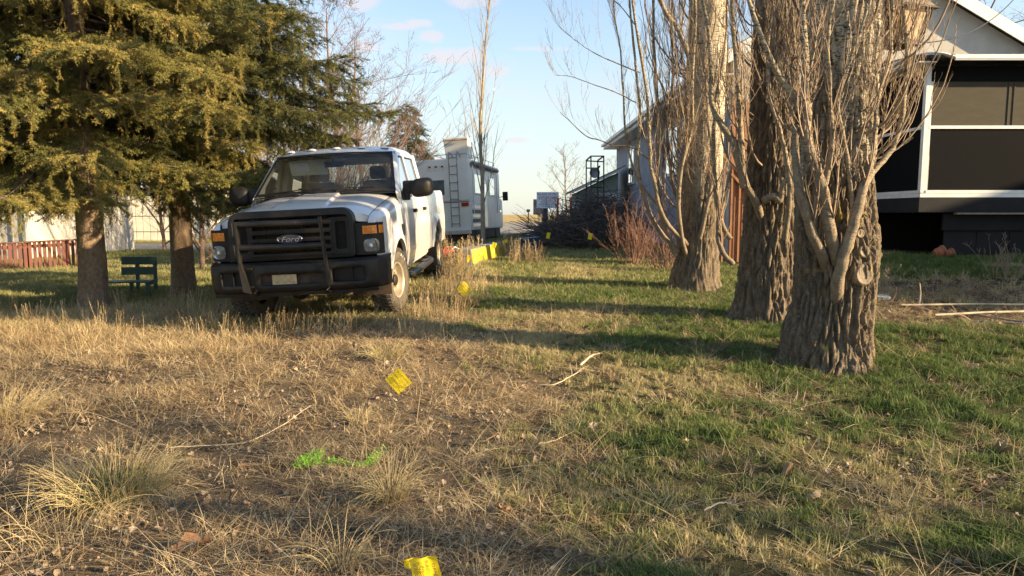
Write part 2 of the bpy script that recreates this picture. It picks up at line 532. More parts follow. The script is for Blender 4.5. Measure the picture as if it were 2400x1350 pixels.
def ground_material():
    m = bpy.data.materials.new('ground_soil'); m.use_nodes = True
    nt = m.node_tree; b = nt.nodes['Principled BSDF']; L = nt.links
    tcn = nt.nodes.new('ShaderNodeTexCoord'); V = tcn.outputs['Object']
    def noise(s, d=6, r=.6):
        n = nt.nodes.new('ShaderNodeTexNoise'); n.inputs['Scale'].default_value = s; n.inputs['Detail'].default_value = d; n.inputs['Roughness'].default_value = r
        L.new(V, n.inputs['Vector']); return n.outputs[0]
    def rng(v, a, c, lo=0, hi=1):
        n = nt.nodes.new('ShaderNodeMapRange'); L.new(v, n.inputs[0]); n.inputs[1].default_value = a; n.inputs[2].default_value = c
        n.inputs[3].default_value = lo; n.inputs[4].default_value = hi; return n.outputs[0]
    def mx(f, a, c):
        n = nt.nodes.new('ShaderNodeMix'); n.data_type = 'RGBA'; L.new(f, n.inputs[0])
        for i, v in ((6, a), (7, c)):
            if isinstance(v, tuple): n.inputs[i].default_value = (*v, 1)
            else: L.new(v, n.inputs[i])
        return n.outputs[2]
    def attr(k):
        n = nt.nodes.new('ShaderNodeAttribute'); n.attribute_name = k; return n.outputs['Fac']
    soil = mx(rng(noise(18), .35, .65), (.075,.052,.034), (.20,.145,.09))
    soil = mx(rng(noise(1.1), .4, .66), soil, (.24,.175,.10))
    soil = mx(rng(noise(90, 3), .58, .68), soil, (.38,.33,.25))
    lawn = mx(rng(noise(25), .3, .7), (.055,.055,.024), (.12,.105,.045))
    c = mx(attr('lawn'), soil, lawn)
    c = mx(attr('bed'), c, mx(rng(noise(14), .35, .65), (.035,.026,.018), (.085,.062,.042)))
    far = mx(rng(noise(.35), .35, .65), (.20,.155,.07), (.15,.13,.05))
    c = mx(attr('far'), c, far)
    road = mx(rng(noise(3), .3, .7), (.22,.205,.18), (.30,.28,.25))
    c = mx(attr('road'), c, road)
    field = mx(rng(noise(.02), .35, .65), (.46,.33,.13), (.36,.27,.11))
    c = mx(attr('field'), c, field)
    L.new(c, b.inputs['Base Color']); b.inputs['Roughness'].default_value = .95; b.inputs['Specular IOR Level'].default_value = .15
    bp = nt.nodes.new('ShaderNodeBump'); bp.inputs['Strength'].default_value = .9; bp.inputs['Distance'].default_value = .03
    ad = nt.nodes.new('ShaderNodeMath'); ad.operation = 'ADD'; L.new(noise(40), ad.inputs[0]); L.new(noise(150, 2), ad.inputs[1])
    L.new(ad.outputs[0], bp.inputs['Height']); L.new(bp.outputs[0], b.inputs['Normal'])
    return m

def build_ground():
    ys = np.concatenate([np.linspace(-14, 1.6, 24)[:-1], np.linspace(1.6, 16, 230)[:-1], np.geomspace(16, 60, 70)[:-1], np.geomspace(60, 6000, 50)])
    t = np.linspace(-1, 1, 211)
    xs = np.sign(t) * (np.abs(t) * 11 + np.maximum(np.abs(t) - .55, 0)**3 * 300 + np.maximum(np.abs(t)-.8, 0)**2 * 130000)
    X, Y = np.meshgrid(xs, ys)
    Z = H(X, Y)
    V = np.stack([X, Y, Z], -1).reshape(-1, 3)
    ny, nx = X.shape
    j = np.arange(ny-1)[:, None]*nx; i = np.arange(nx-1)[None, :]
    Q = np.stack([j+i, j+i+1, j+nx+i+1, j+nx+i], -1).reshape(-1, 4)
    wob = (fbm(X*.3, Y*.3, 0, 3, 8) - .5)
    far = sstep(15, 22, Y)
    road = sstep(34, 36, Y + wob*3 + np.where(X < -4, 6, 0)) * (1 - sstep(92, 100, Y + wob*4))
    road = np.where(X < -4, sstep(30.5, 31.5, Y + wob*1.0)*(1-sstep(37, 38, Y + wob)), road)
    field = sstep(92, 104, Y + wob*6)
    return tag(np_mesh('ground', V, None, ground_material(), None, True,
               {'lawn': lawn_mask(X, Y), 'bed': bed_mask(X, Y), 'far': far, 'road': road, 'field': field}, quads=Q), kind='structure')
build_ground()

# ---- grass prototypes
def blades(n, h, spread, lean, w, seed, curl=.4, hv=.5, segs=2, out=0.0):
    rg = np.random.default_rng(seed)
    V = []; F = []; Q = []; c = 0
    for k in range(n):
        a = rg.uniform(0, 2*math.pi); r = spread*math.sqrt(rg.uniform())
        bx, by = r*math.cos(a), r*math.sin(a)
        la = a + rg.normal(0, .7) if out else rg.uniform(0, 2*math.pi)
        hh = h*(1 - hv*rg.uniform()); ln = abs(rg.normal(0, lean)) + out*r/spread
        fa = rg.uniform(0, math.pi)
        wx, wy = math.cos(fa)*w/2, math.sin(fa)*w/2
        for s in range(segs):
            t = s/segs
            d = hh*(ln*t + curl*ln*t*t*1.5)
            z = hh*t*(1 - .35*min(1, ln)*t)
            ww = 1 - t*.5
            V += [(bx+math.cos(la)*d - wx*ww, by+math.sin(la)*d - wy*ww, z), (bx+math.cos(la)*d + wx*ww, by+math.sin(la)*d + wy*ww, z)]
        d = hh*(ln + curl*ln*1.5)
        V.append((bx+math.cos(la)*d, by+math.sin(la)*d, hh*(1 - .35*min(1.6, ln))))
        for s in range(segs-1):
            Q.append((c+2*s, c+2*s+1, c+2*s+3, c+2*s+2))
        F.append((c+2*segs-2, c+2*segs-1, c+2*segs)); c += 2*segs+1
    return np.array(V), F, Q

def proto(name, VFQ, mat, smooth=False):
    V, F, Q = VFQ
    return np_mesh(name, V, F, mat, None, smooth, quads=Q, link=True)

G_lawn = leafmat('lawn_blades', [(.50,.41,.22), (.28,.28,.11), (.14,.18,.055), (.070,.125,.030)], trans=.30, rnd=.45)
G_dry = leafmat('dry_blades', [(.18,.12,.07), (.38,.275,.155), (.56,.44,.25), (.68,.58,.37)], trans=.3, rnd=.5)
lawn_c = proto_collection('lawn_protos', [proto('lawn_tuft_a', blades(22, .062, .045, .6, .0062, 1), G_lawn),
    proto('lawn_tuft_b', blades(20, .072, .05, .75, .0058, 2), G_lawn), proto('lawn_tuft_c', blades(24, .045, .055, .9, .0062, 3), G_lawn),
    proto('lawn_tuft_d', blades(18, .085, .04, .55, .0060, 4, segs=3), G_lawn), proto('lawn_tuft_e', blades(20, .05, .065, 1.2, .0060, 5), G_lawn)])
far_c = proto_collection('far_protos', [proto('far_tuft_%s' % 'abc'[i], blades(26, .10, .16, .6, .012, 10+i), G_lawn) for i in range(3)])
mat_c = proto_collection('matted_protos', [proto('mat_straw_%s' % 'abcd'[i], blades(16, .12, .09, 2.4, .0042, 20+i, curl=.25), G_dry) for i in range(4)])
dry_c = proto_collection('dry_protos', [proto('dry_tuft_a', blades(34, .15, .05, .45, .0040, 31, out=.5, segs=3), G_dry),
    proto('dry_tuft_b', blades(30, .20, .05, .5, .0040, 32, out=.5, segs=3), G_dry), proto('dry_tuft_c', blades(26, .12, .06, .8, .0045, 33, out=.5, segs=3), G_dry)])

def weed(seed, h=.34, n=7):
    """upright dead stems with short stubby side bits"""
    rg = np.random.default_rng(seed); V = []; F = []; Q = []; c = 0
    for k in range(n):
        bx, by = rg.normal(0, .05, 2); hh = h*rg.uniform(.5, 1); lx, ly = rg.normal(0, .13, 2)
        seg = 5; fa = rg.uniform(0, 3.14)
        P = []
        for s in range(seg+1):
            t = s/seg; P.append(np.array([bx + lx*hh*t + rg.normal(0, .003), by + ly*hh*t + rg.normal(0, .003), hh*t]))
        w = .0021
        d = np.array([math.cos(fa)*w, math.sin(fa)*w, 0]); e = np.array([-d[1], d[0], 0])
        for dd in (d, e):
            for s in range(seg+1):
                V += [P[s]-dd, P[s]+dd]
            for s in range(seg): Q.append((c+2*s, c+2*s+1, c+2*s+3, c+2*s+2))
            c += 2*(seg+1)
        for q in range(14):
            t = rg.uniform(.3, 1); p = P[0]*(1-t)+P[-1]*t; a = rg.uniform(0, 6.28); l = rg.uniform(.008, .026)
            q2 = p + np.array([math.cos(a)*l, math.sin(a)*l, l*rg.uniform(.2, 1.2)]); ww = np.array([-math.sin(a), math.cos(a), 0])*.003
            V += [p-ww*.6, p+ww*.6, q2+ww, q2-ww]; Q.append((c, c+1, c+2, c+3)); c += 4
    return np.array(V), F, Q
weed_c = proto_collection('weed_protos', [proto('weed_%s' % 'abcd'[i], weed(40+i, h=[.34,.28,.40,.24][i]), G_dry) for i in range(4)])

def leaf(seed):
    rg = np.random.default_rng(seed); n = 7; V = []; F = []
    L_, Wd = .05, .038
    rows = []
    for i in range(n):
        t = i/(n-1); w = Wd/2*math.sin(math.pi*min(1, t*.9+.08))**.7*(1+rg.normal(0, .12)); z = .008*math.sin(3*t+seed) + rg.normal(0, .0015)
        for s in (-1, 0, 1):
            V.append((L_*(t-.5) + rg.normal(0, .0015), s*w, z + .4*abs(t-.5)**2*L_*(1 if seed % 2 else -1) + abs(s)*rg.uniform(.0, .020)))
    Q = []
    for i in range(n-1):
        for s in range(2): Q.append((i*3+s, i*3+s+1, i*3+s+4, i*3+s+3))
    return np.array(V), [], Q
M_leaf = leafmat('dead_leaf', [(.14,.095,.06), (.26,.19,.125), (.40,.31,.215), (.38,.34,.28)], trans=.12, rnd=0, rough=.7)
leaf_c = proto_collection('leaf_protos', [proto('dead_leaf_%s' % 'abcde'[i], leaf(50+i), M_leaf, True) for i in range(5)])

def pebble(seed):
    bm = bmesh.new(); bmesh.ops.create_icosphere(bm, subdivisions=1, radius=.010)
    rg = random.Random(seed)
    s = (rg.uniform(.8, 1.4), rg.uniform(.7, 1.1), rg.uniform(.4, .7))
    V = [(v.co.x*s[0]*rg.uniform(.8, 1.2), v.co.y*s[1]*rg.uniform(.8, 1.2), v.co.z*s[2]) for v in bm.verts]
    F = [[v.index for v in f.verts] for f in bm.faces]; bm.free()
    return np.array(V), F, []
M_peb = leafmat('gravel_stone', [(.10,.085,.07), (.24,.20,.16), (.36,.32,.27), (.60,.56,.50)], trans=0, rnd=0, rough=.85)
peb_c = proto_collection('pebble_protos', [proto('pebble_%s' % 'abcd'[i], pebble(60+i), M_peb, False) for i in range(4)])

def twig(seed):
    rg = np.random.default_rng(seed)
    P = [np.array([0, 0, .004])]; d = np.array([1., 0, 0])
    for i in range(5):
        d = d + np.array([0, rg.normal(0, .25), rg.normal(0, .08)]); d /= np.linalg.norm(d); P.append(P[-1] + d*.035)
    V, F = tube_np(P, np.linspace(.0022, .0009, 6), 3)
    return V, [], F
M_twig = leafmat('twig_litter', [(.10,.065,.04), (.22,.15,.09), (.42,.32,.2)], trans=0, rnd=0)
twig_c = proto_collection('twig_protos', [proto('twig_%s' % 'abc'[i], twig(70+i), M_twig, True) for i in range(3)])

rg = np.random.default_rng(7)
def wedge(n, y0, y1, side=1.0, power=1.0, xmin=-1e9, xmax=1e9):
    """n random points over the part of the ground near the camera's field, density constant between y0,y1"""
    u = rg.uniform(size=n)
    y = np.sqrt(y0*y0 + u*(y1*y1 - y0*y0)) if power == 1 else y0*(y1/y0)**u
    n = int(n*1.0); x = rg.uniform(-1, 1.12, n)*(y*.80*side + .9)
    k = (x > xmin) & (x < xmax)
    return x[k], y[k]
TRUNKS = [(2.87, 6.55, .48), (2.98, 8.5, .42), (2.86, 11.2, .40), (-6.4, 10.6, .24), (-6.35, 13.4, .26)]
def clear(x, y):
    k = np.ones(len(x), bool)
    for tx, ty, tr in TRUNKS: k &= (x-tx)**2 + (y-ty)**2 > tr*tr*.8
    # under the porch and house
    k &= ~((x > 8.3) & (y > 14.2) & (y < 40)); k &= ~((x > 5.3) & (y > 17.2) & (y < 40))
    return k
def rots(n, tilt=.15, z=True):
    return np.stack([rg.normal(0, tilt, n), rg.normal(0, tilt, n), rg.uniform(0, 6.283, n)], 1)
def put(name, col, x, y, keep, scl, tint, label, cat, tilt=.15, dz=0.0, seed=0):
    k = keep & clear(x, y)
    x, y = x[k], y[k]; scl = np.broadcast_to(scl, k.shape)[k]; tint = np.broadcast_to(tint, k.shape)[k]
    P = np.stack([x, y, H(x, y)+dz], 1)
    return scatter(name, col, P, rots(len(x), tilt), scl, tint, label=label, cat=cat, seed=seed)

# lawn, near
x, y = wedge(60000, 2.2, 9.5, xmin=-2.5)
lm = lawn_mask(x, y); gm = green_mask(x, y); fine = fbm(x*5, y*5, 0, 3, 88)
put('lawn_grass', lawn_c, x, y, (rg.uniform(size=len(x)) < lm*(.12+.95*sstep(.42,.62,fine))*(1-.92*bed_mask(x,y))), rg.uniform(.6, 1.15, len(x))*(.75+.45*gm), gm*.74 + .13 + rg.normal(0, .13, len(x)),
    'short green and straw coloured lawn grass in front of the three big trunks', 'grass')
x, y = wedge(42000, 9, 17)
gm = green_mask(x, y)
put('lawn_grass_beyond', lawn_c, x, y, (x > -1.6) & (rg.uniform(size=len(x)) < (1-.9*bed_mask(x,y))), rg.uniform(1.0, 1.8, len(x)), gm*.75 + .12 + rg.normal(0, .16, len(x)),
    'patchy lawn grass between the big trunks and the brush pile', 'grass')
# far grass
x, y = wedge(34000, 15, 46, side=1.05)
put('far_grass', far_c, x, y, ~((x < -4) & (y > 30.3) & (y < 38.3)) & ~((x > -4) & (y > 34)), rg.uniform(.6, 1.4, len(x)), .28 + .5*fbm(x*.3, y*.3, 0, 3, 4) + rg.normal(0, .1, len(x)) - .12,
    'dull spring grass growing around the recreational vehicle and along the road', 'grass')
# left bank: soft grass between fence, bench and spruces
x, y = wedge(36000, 8, 20, side=1.1, xmax=-1.0)
put('bank_grass', lawn_c, x, y, np.ones(len(x), bool), rg.uniform(1.0, 2.1, len(x)), .18 + .55*fbm(x*.5, y*.5, 0, 3, 14) + rg.normal(0, .1, len(x)) - .1,
    'soft shaded grass under the spruces and around the bench', 'grass')
# matted straw everywhere on the track
x, y = wedge(34000, 2.2, 11)
lm = lawn_mask(x, y); fine = fbm(x*2.2, y*2.2, 0, 3, 41)
put('matted_straw', mat_c, x, y, rg.uniform(size=len(x)) < (1-.7*lm)*(.20+.85*sstep(.42,.62,fine)+.25*sstep(6,9,y)), rg.uniform(.5, 1.15, len(x)), rg.normal(.50, .20, len(x)),
    'matted dead straw lying over the gravel track', 'straw', tilt=.2)
# dry tufts
x, y = wedge(7000, 2.6, 12, xmax=1.4)
fine = fbm(x*1.6+9, y*1.6, 0, 3, 51)
put('dry_tufts', dry_c, x, y, (rg.uniform(size=len(x)) < .06 + .9*sstep(.60,.74,fine)) & ~((x < -1.0) & (x > -3.6) & (y > 7.7)), rg.uniform(.28, .66, len(x)), rg.normal(.6, .2, len(x)),
    'small dry grass tufts dotted over the gravel track', 'grass')
# left tall bright grass bank in front of the spruce trunks
x, y = wedge(34000, 5.6, 11.0, xmax=-2.6)
edge_ = 6.3 + 1.2*(fbm(x*.8, y*.8, 0, 2, 61)-.5) - .25*(x + 3.5)*-.15
bank = sstep(6.2, 7.6, y + (fbm(x*.9, y*.9, 0, 3, 61)-.5)*2.4)*(1-sstep(9.4, 10.4, y))
k = rg.uniform(size=len(x)) < bank*.62
k &= ~((x > -3.55) & (y > 7.5))
put('tall_straw_grass', dry_c, x, y, k, rg.uniform(.40, 1.05, len(x)), rg.normal(.58, .17, len(x)),
    'tall golden dead grass on the bank before the spruce trunks', 'grass', tilt=.25)
# upright weeds around the truck and the kerb block
x, y = wedge(9000, 6.5, 17, xmax=1.5)
d_truck = np.where((x > -1.35), np.abs(x + .95), np.abs(x + 2.35))
den = np.exp(-((x + .95)/.36)**2)*sstep(7.6, 8.6, y)*(1-sstep(11.5, 13.4, y))*1.0 + .55*np.exp(-((x+2.6)/1.5)**2)*np.exp(-((y-7.75)/.5)**2) + .30*np.exp(-((y-8.5)/1.1)**2)*(x < -3.6)
put('dead_weeds', weed_c, x, y, (rg.uniform(size=len(x)) < den*1.1) & ~((x > -3.4) & (x < -1.32) & (y > 8.05) & (y < 13.9)), rg.uniform(.6, 1.05, len(x)), rg.normal(.52, .2, len(x)),
    'upright dead brown weeds standing beside and under the truck', 'weeds', tilt=.12)
x, y = wedge(5000, 12.2, 18, xmax=2.2, xmin=-1.9)
den = np.exp(-((x-.33)/.22)**2)*np.exp(-((y-15.2)/.7)**2) + np.exp(-((x+.05)/.3)**2)*np.exp(-((y-18)/1.0)**2)+ .9*np.exp(-((x+1.13)/.16)**2)*np.exp(-((y-13.4)/.8)**2) + .6*np.exp(-((x+.9)/.3)**2)*np.exp(-((y-16.5)/1.2)**2)*(x < -.75)
put('tall_dead_weeds', weed_c, x, y, rg.uniform(size=len(x)) < den*1.6, rg.uniform(1.0, 2.0, len(x)), rg.normal(.55, .2, len(x)),
    'tall reddish dead weeds crowding the yellow painted kerb block', 'weeds', tilt=.18)
# gravel, leaves, twigs
x, y = wedge(52000, 2.4, 9)
lm = lawn_mask(x, y)
put('gravel', peb_c, x, y, rg.uniform(size=len(x)) < (1-lm)*(.7-.4*sstep(5,8,y)), rg.lognormal(-1.0, .33, len(x)), rg.uniform(0, .75, len(x)),
    'loose small stones in the bare soil of the track', 'gravel', tilt=.5, dz=.003)
x, y = wedge(26000, 2.4, 9)
lm = lawn_mask(x, y)
pile = np.exp(-(((x-3.05)/.75)**2 + ((y-4.02)/.20)**2))
pf = sstep(.52, .7, fbm(x*1.1, y*1.1, 0, 3, 91))
low = (1-sstep(3.0, 4.2, y))*(1-sstep(-.6, .6, x))
put('leaf_litter', leaf_c, x, y, rg.uniform(size=len(x)) < np.clip((1-lm)*(.30+.6*pf+.6*low) + lm*.07 + pile*3, 0, 1), rg.uniform(.25, .95, len(x)), np.clip(rg.normal(.40, .25, len(x)), 0, 1),
    'curled brown dead leaves scattered over track and lawn', 'leaves', tilt=.45, dz=.012)
x, y = wedge(14000, 2.4, 10)
lm = lawn_mask(x, y)
put('twig_litter', twig_c, x, y, rg.uniform(size=len(x)) < .35+.3*(1-lm)+.3*bed_mask(x,y), rg.uniform(.3, 1.3, len(x)), rg.uniform(0, 1, len(x)),
    'tiny broken twigs strewn over the whole ground', 'twigs', tilt=.12, dz=.006)
x, y = wedge(9000, 7.4, 13.5, xmin=3.6)
put('garden_debris', twig_c, x, y, rg.uniform(size=len(x)) < bed_mask(x, y)*.8, rg.uniform(.6, 2.4, len(x)), rg.uniform(.2, 1, len(x)),
    'dead plant stalks lying on the dug garden bed before the porch', 'stalks', tilt=.3, dz=.02)
# ================================================================== TREES
def bark_material(name, z0, z1, deep=((.078,.060,.043),(.185,.145,.098)), pale=((.50,.44,.33),(.36,.32,.24)), moss=0.0):
    """furrowed brown bark low down, pale skin with dark lens shaped marks above"""
    m = bpy.data.materials.new(name); m.use_nodes = True
    nt = m.node_tree; b = nt.nodes['Principled BSDF']; L = nt.links
    b.inputs['Roughness'].default_value = .9; b.inputs['Specular IOR Level'].default_value = .2
    tcn = nt.nodes.new('ShaderNodeTexCoord')
    def noise(s, st=(1,1,1), d=5, off=(0,0,0), r=.6):
        mp = nt.nodes.new('ShaderNodeMapping'); mp.inputs['Scale'].default_value = st; mp.inputs['Location'].default_value = off
        L.new(tcn.outputs['Object'], mp.inputs[0])
        n = nt.nodes.new('ShaderNodeTexNoise'); n.inputs['Scale'].default_value = s; n.inputs['Detail'].default_value = d; n.inputs['Roughness'].default_value = r
        L.new(mp.outputs[0], n.inputs['Vector']); return n.outputs[0]
    def rng(v, a, c, lo=0, hi=1):
        n = nt.nodes.new('ShaderNodeMapRange'); L.new(v, n.inputs[0]); n.inputs[1].default_value = a; n.inputs[2].default_value = c
        n.inputs[3].default_value = lo; n.inputs[4].default_value = hi; return n.outputs[0]
    def mx(f, a, c):
        n = nt.nodes.new('ShaderNodeMix'); n.data_type = 'RGBA'; L.new(f, n.inputs[0])
        for i, v in ((6, a), (7, c)):
            if isinstance(v, tuple): n.inputs[i].default_value = (*v, 1)
            else: L.new(v, n.inputs[i])
        return n.outputs[2]
    def mth(op, a, c):
        n = nt.nodes.new('ShaderNodeMath'); n.operation = op
        for i, v in enumerate((a, c)):
            if isinstance(v, (int, float)): n.inputs[i].default_value = v
            else: L.new(v, n.inputs[i])
        return n.outputs[0]
    dark = mx(rng(noise(22, (1,1,.35)), .35, .65), deep[0], deep[1])
    dark = mx(rng(noise(70), .56, .74), dark, (.30,.24,.16))
    if moss: dark = mx(rng(noise(5, off=(3,3,3)), .62, .72), dark, (.42,.30,.06))
    pl = mx(rng(noise(6, (1,1,.5)), .35, .65), pale[0], pale[1])
    marks = rng(noise(16, (1,1,4.5), 3, (1,7,2)), .53, .60)
    marks2 = rng(noise(34, (1,1,3.0), 2, (5,2,2)), .60, .66)
    pl = mx(mth('MAXIMUM', marks, marks2), pl, (.095,.075,.055))
    sepn = nt.nodes.new('ShaderNodeSeparateXYZ'); L.new(tcn.outputs['Object'], sepn.inputs[0])
    zz = mth('ADD', sepn.outputs[2], mth('MULTIPLY', mth('SUBTRACT', noise(2.2, (1,1,.5), 4, (9,1,4)), .5), 3.4))
    c = mx(rng(zz, z0, z1), dark, pl)
    L.new(c, b.inputs['Base Color'])
    bp = nt.nodes.new('ShaderNodeBump'); bp.inputs['Strength'].default_value = .8; bp.inputs['Distance'].default_value = .008
    L.new(mth('ADD', noise(60, (1,1,.5)), mth('MULTIPLY', marks, -.6)), bp.inputs['Height']); L.new(bp.outputs[0], b.inputs['Normal'])
    return m

def px_profile(rows, Y, zbot):
    """rows of (py, px_left, px_right) -> arrays z, cx, r at depth Y"""
    z = []; c = []; r = []
    for py, a, b in rows:
        A = pt(a, py, Y); B = pt(b, py, Y)
        z.append(A.z); c.append((A.x+B.x)/2); r.append((B.x-A.x)/2)
    z = np.array(z); o = np.argsort(z)
    return z[o], np.array(c)[o], np.array(r)[o]

def trunk_mesh(name, mat, parent, zs, cxs, rs, Y, seed, na, nz, top, amp0, amp1, zsmooth, plate=.056, lumps=(), flare=.12):
    zb = zs[0] - .12
    z = np.linspace(zb, top, nz)
    cx = np.interp(z, zs, cxs); r = np.interp(z, zs, rs)
    beyond = np.maximum(0, z - zs[-1])
    r = r * (1 - .06*beyond)
    th = np.arange(na)*2*math.pi/na
    TH, Zg = np.meshgrid(th, z)
    Rg = np.repeat(r[:, None], na, 1)
    ct, st = np.cos(TH), np.sin(TH)
    R0 = float(np.median(r))
    # large buttress lumps
    lump = (fbm(ct*1.6+seed, st*1.6, Zg*.55, 3, seed) - .5)*.16*R0*2
    butt = (fbm(ct*2.6+seed, st*2.6, Zg*.2, 2, seed+3) - .42)*np.exp(-np.maximum(0, Zg-zs[0])/.35)*.30
    px_ = ct*R0/plate; py_ = st*R0/plate
    wx = (fbm(px_*.45, py_*.45, Zg*1.5, 3, seed+5) - .5)*1.3
    zz_ = Zg/.36 + (fbm(px_*.8, py_*.8, Zg*1.2, 2, seed+6) - .5)*2.5
    f1 = worley(px_ + wx, py_ - wx, zz_, seed+7)
    crack = 1 - sstep(.02, .30, f1 + (fbm(px_*3, py_*3, Zg*12, 2, seed+8)-.5)*.16)
    f2_ = worley(px_*2.1 + wx, py_*2.1, zz_*2.3, seed+12)
    crack2 = 1 - sstep(.0, .22, f2_)
    rough_ = fbm(px_*4, py_*4, Zg*22, 3, seed+11) - .5
    amp = amp1 + (amp0-amp1)*(1 - sstep(zsmooth[0], zsmooth[1], Zg + (fbm(ct*2, st*2, Zg, 2, seed+4)-.5)*1.6))
    d = lump*.32 + butt*.5 - amp*1.15*crack - amp*.38*crack2 + amp*.55*rough_
    for (lth, lz, lr, la) in lumps:
        dth = (TH - lth + math.pi) % (2*math.pi) - math.pi
        d = d + la*np.exp(-((dth*R0)**2 + (Zg-lz)**2)/(lr*lr))
    RR = Rg + d
    X = cx[:, None] + RR*ct; Yy = Y + RR*st*.95
    V = np.stack([X, Yy, Zg], -1).reshape(-1, 3)
    j = np.arange(nz-1)[:, None]*na; i = np.arange(na)[None, :]; i2 = (i+1) % na
    Q = np.stack([j+i, j+i2, j+na+i2, j+na+i], -1).reshape(-1, 4)
    off = np.array(parent.location)
    return np_mesh(name, V - off, None, mat, parent, True, quads=Q)

rt = random.Random(3)
def path(p, d, L_, n, wig, up=0.0, out=0.0, r=None):
    """a crooked shoot"""
    r = r or rt
    P = [Vector(p)]; d = Vector(d).normalized(); s = L_/n
    for i in range(n):
        d = d + Vector((r.gauss(0, wig), r.gauss(0, wig), r.gauss(0, wig*.6) + up))
        d.normalize(); P.append(P[-1] + d*s)
    return P

def at_path(P, t):
    f = t*(len(P)-1); i = min(int(f), len(P)-2); f -= i
    return P[i].lerp(P[i+1], f), (P[i+1]-P[i]).normalized()

def smooth_path(P, n):
    """catmull-rom through points"""
    P = [Vector(p) for p in P]; Q = [P[0]*2-P[1]] + P + [P[-1]*2-P[-2]]
    out = []
    m = len(P)-1
    for k in range(n+1):
        f = k*m/n; i = min(int(f), m-1); t = f-i
        a, b, c, d = Q[i], Q[i+1], Q[i+2], Q[i+3]
        out.append(.5*((2*b) + (c-a)*t + (2*a-5*b+4*c-d)*t*t + (-a+3*b-3*c+d)*t*t*t))
    return out

RMIN = .0016
def shoots(tb, P, r0, r, depth=1, n=8, Lr=(.3, .9), up=.10, wig=.10, ang=.6, t0=.15, rad=.35, buds=False, k=3, tmax=1.0, off=None):
    """side twigs along a path"""
    for i in range(n):
        t = r.uniform(t0, tmax)
        p, d = at_path(P, t)
        a = r.uniform(0, 6.283)
        side = Vector((math.cos(a), math.sin(a), r.uniform(-.1, .5))).normalized()
        dd = (d + side*ang).normalized()
        L_ = r.uniform(*Lr)*(1-.45*t)
        m = 5 if depth > 0 else 3
        q = path(p, dd, L_, m, wig, up, r=r)
        ra = max(RMIN, r0*rad*(1-.5*t))
        tb.tube(q, np.linspace(ra, max(ra*.30, RMIN*.6), len(q)), k if ra > .006 else 3)
        if depth > 0:
            shoots(tb, q, ra, r, depth-1, max(2, int(n*.55)), (Lr[0]*.35, Lr[1]*.42), up, wig*1.2, ang*1.25, .1, .6, buds, 3)

M_limb = bark_material('limb_bark', 1.2, 2.6, ((.17,.13,.09),(.26,.21,.145)), ((.36,.30,.205),(.29,.24,.165)))
M_twigs = pm('twig_bark', (.26,.19,.125), (.17,.12,.08), 7, .8, c3=(.34,.28,.19), c3scale=1.2)
M_bark1 = bark_material('poplar_bark_near', 1.6, 2.6, moss=1)
M_bark2 = bark_material('poplar_bark_middle', 3.2, 5.0)
M_bark3 = bark_material('poplar_bark_far', .9, 2.1)

def limb(parent, pts, r0, r1, k=9, n=22, wob=.012, seed=1, mat=None):
    P = smooth_path(pts, n)
    r = np.linspace(r0, r1, len(P)); rr = random.Random(seed)
    r = r*np.array([1+rr.uniform(-.10, .12) for _ in P])
    P = [p + Vector((rr.gauss(0, wob), rr.gauss(0, wob), 0))*(.5 if i else 0) for i, p in enumerate(P)]
    V, F = tube_np(P, r, k)
    o = np_mesh('limb', V - np.array(parent.location), None, mat or M_limb, parent, True, quads=F)
    return P

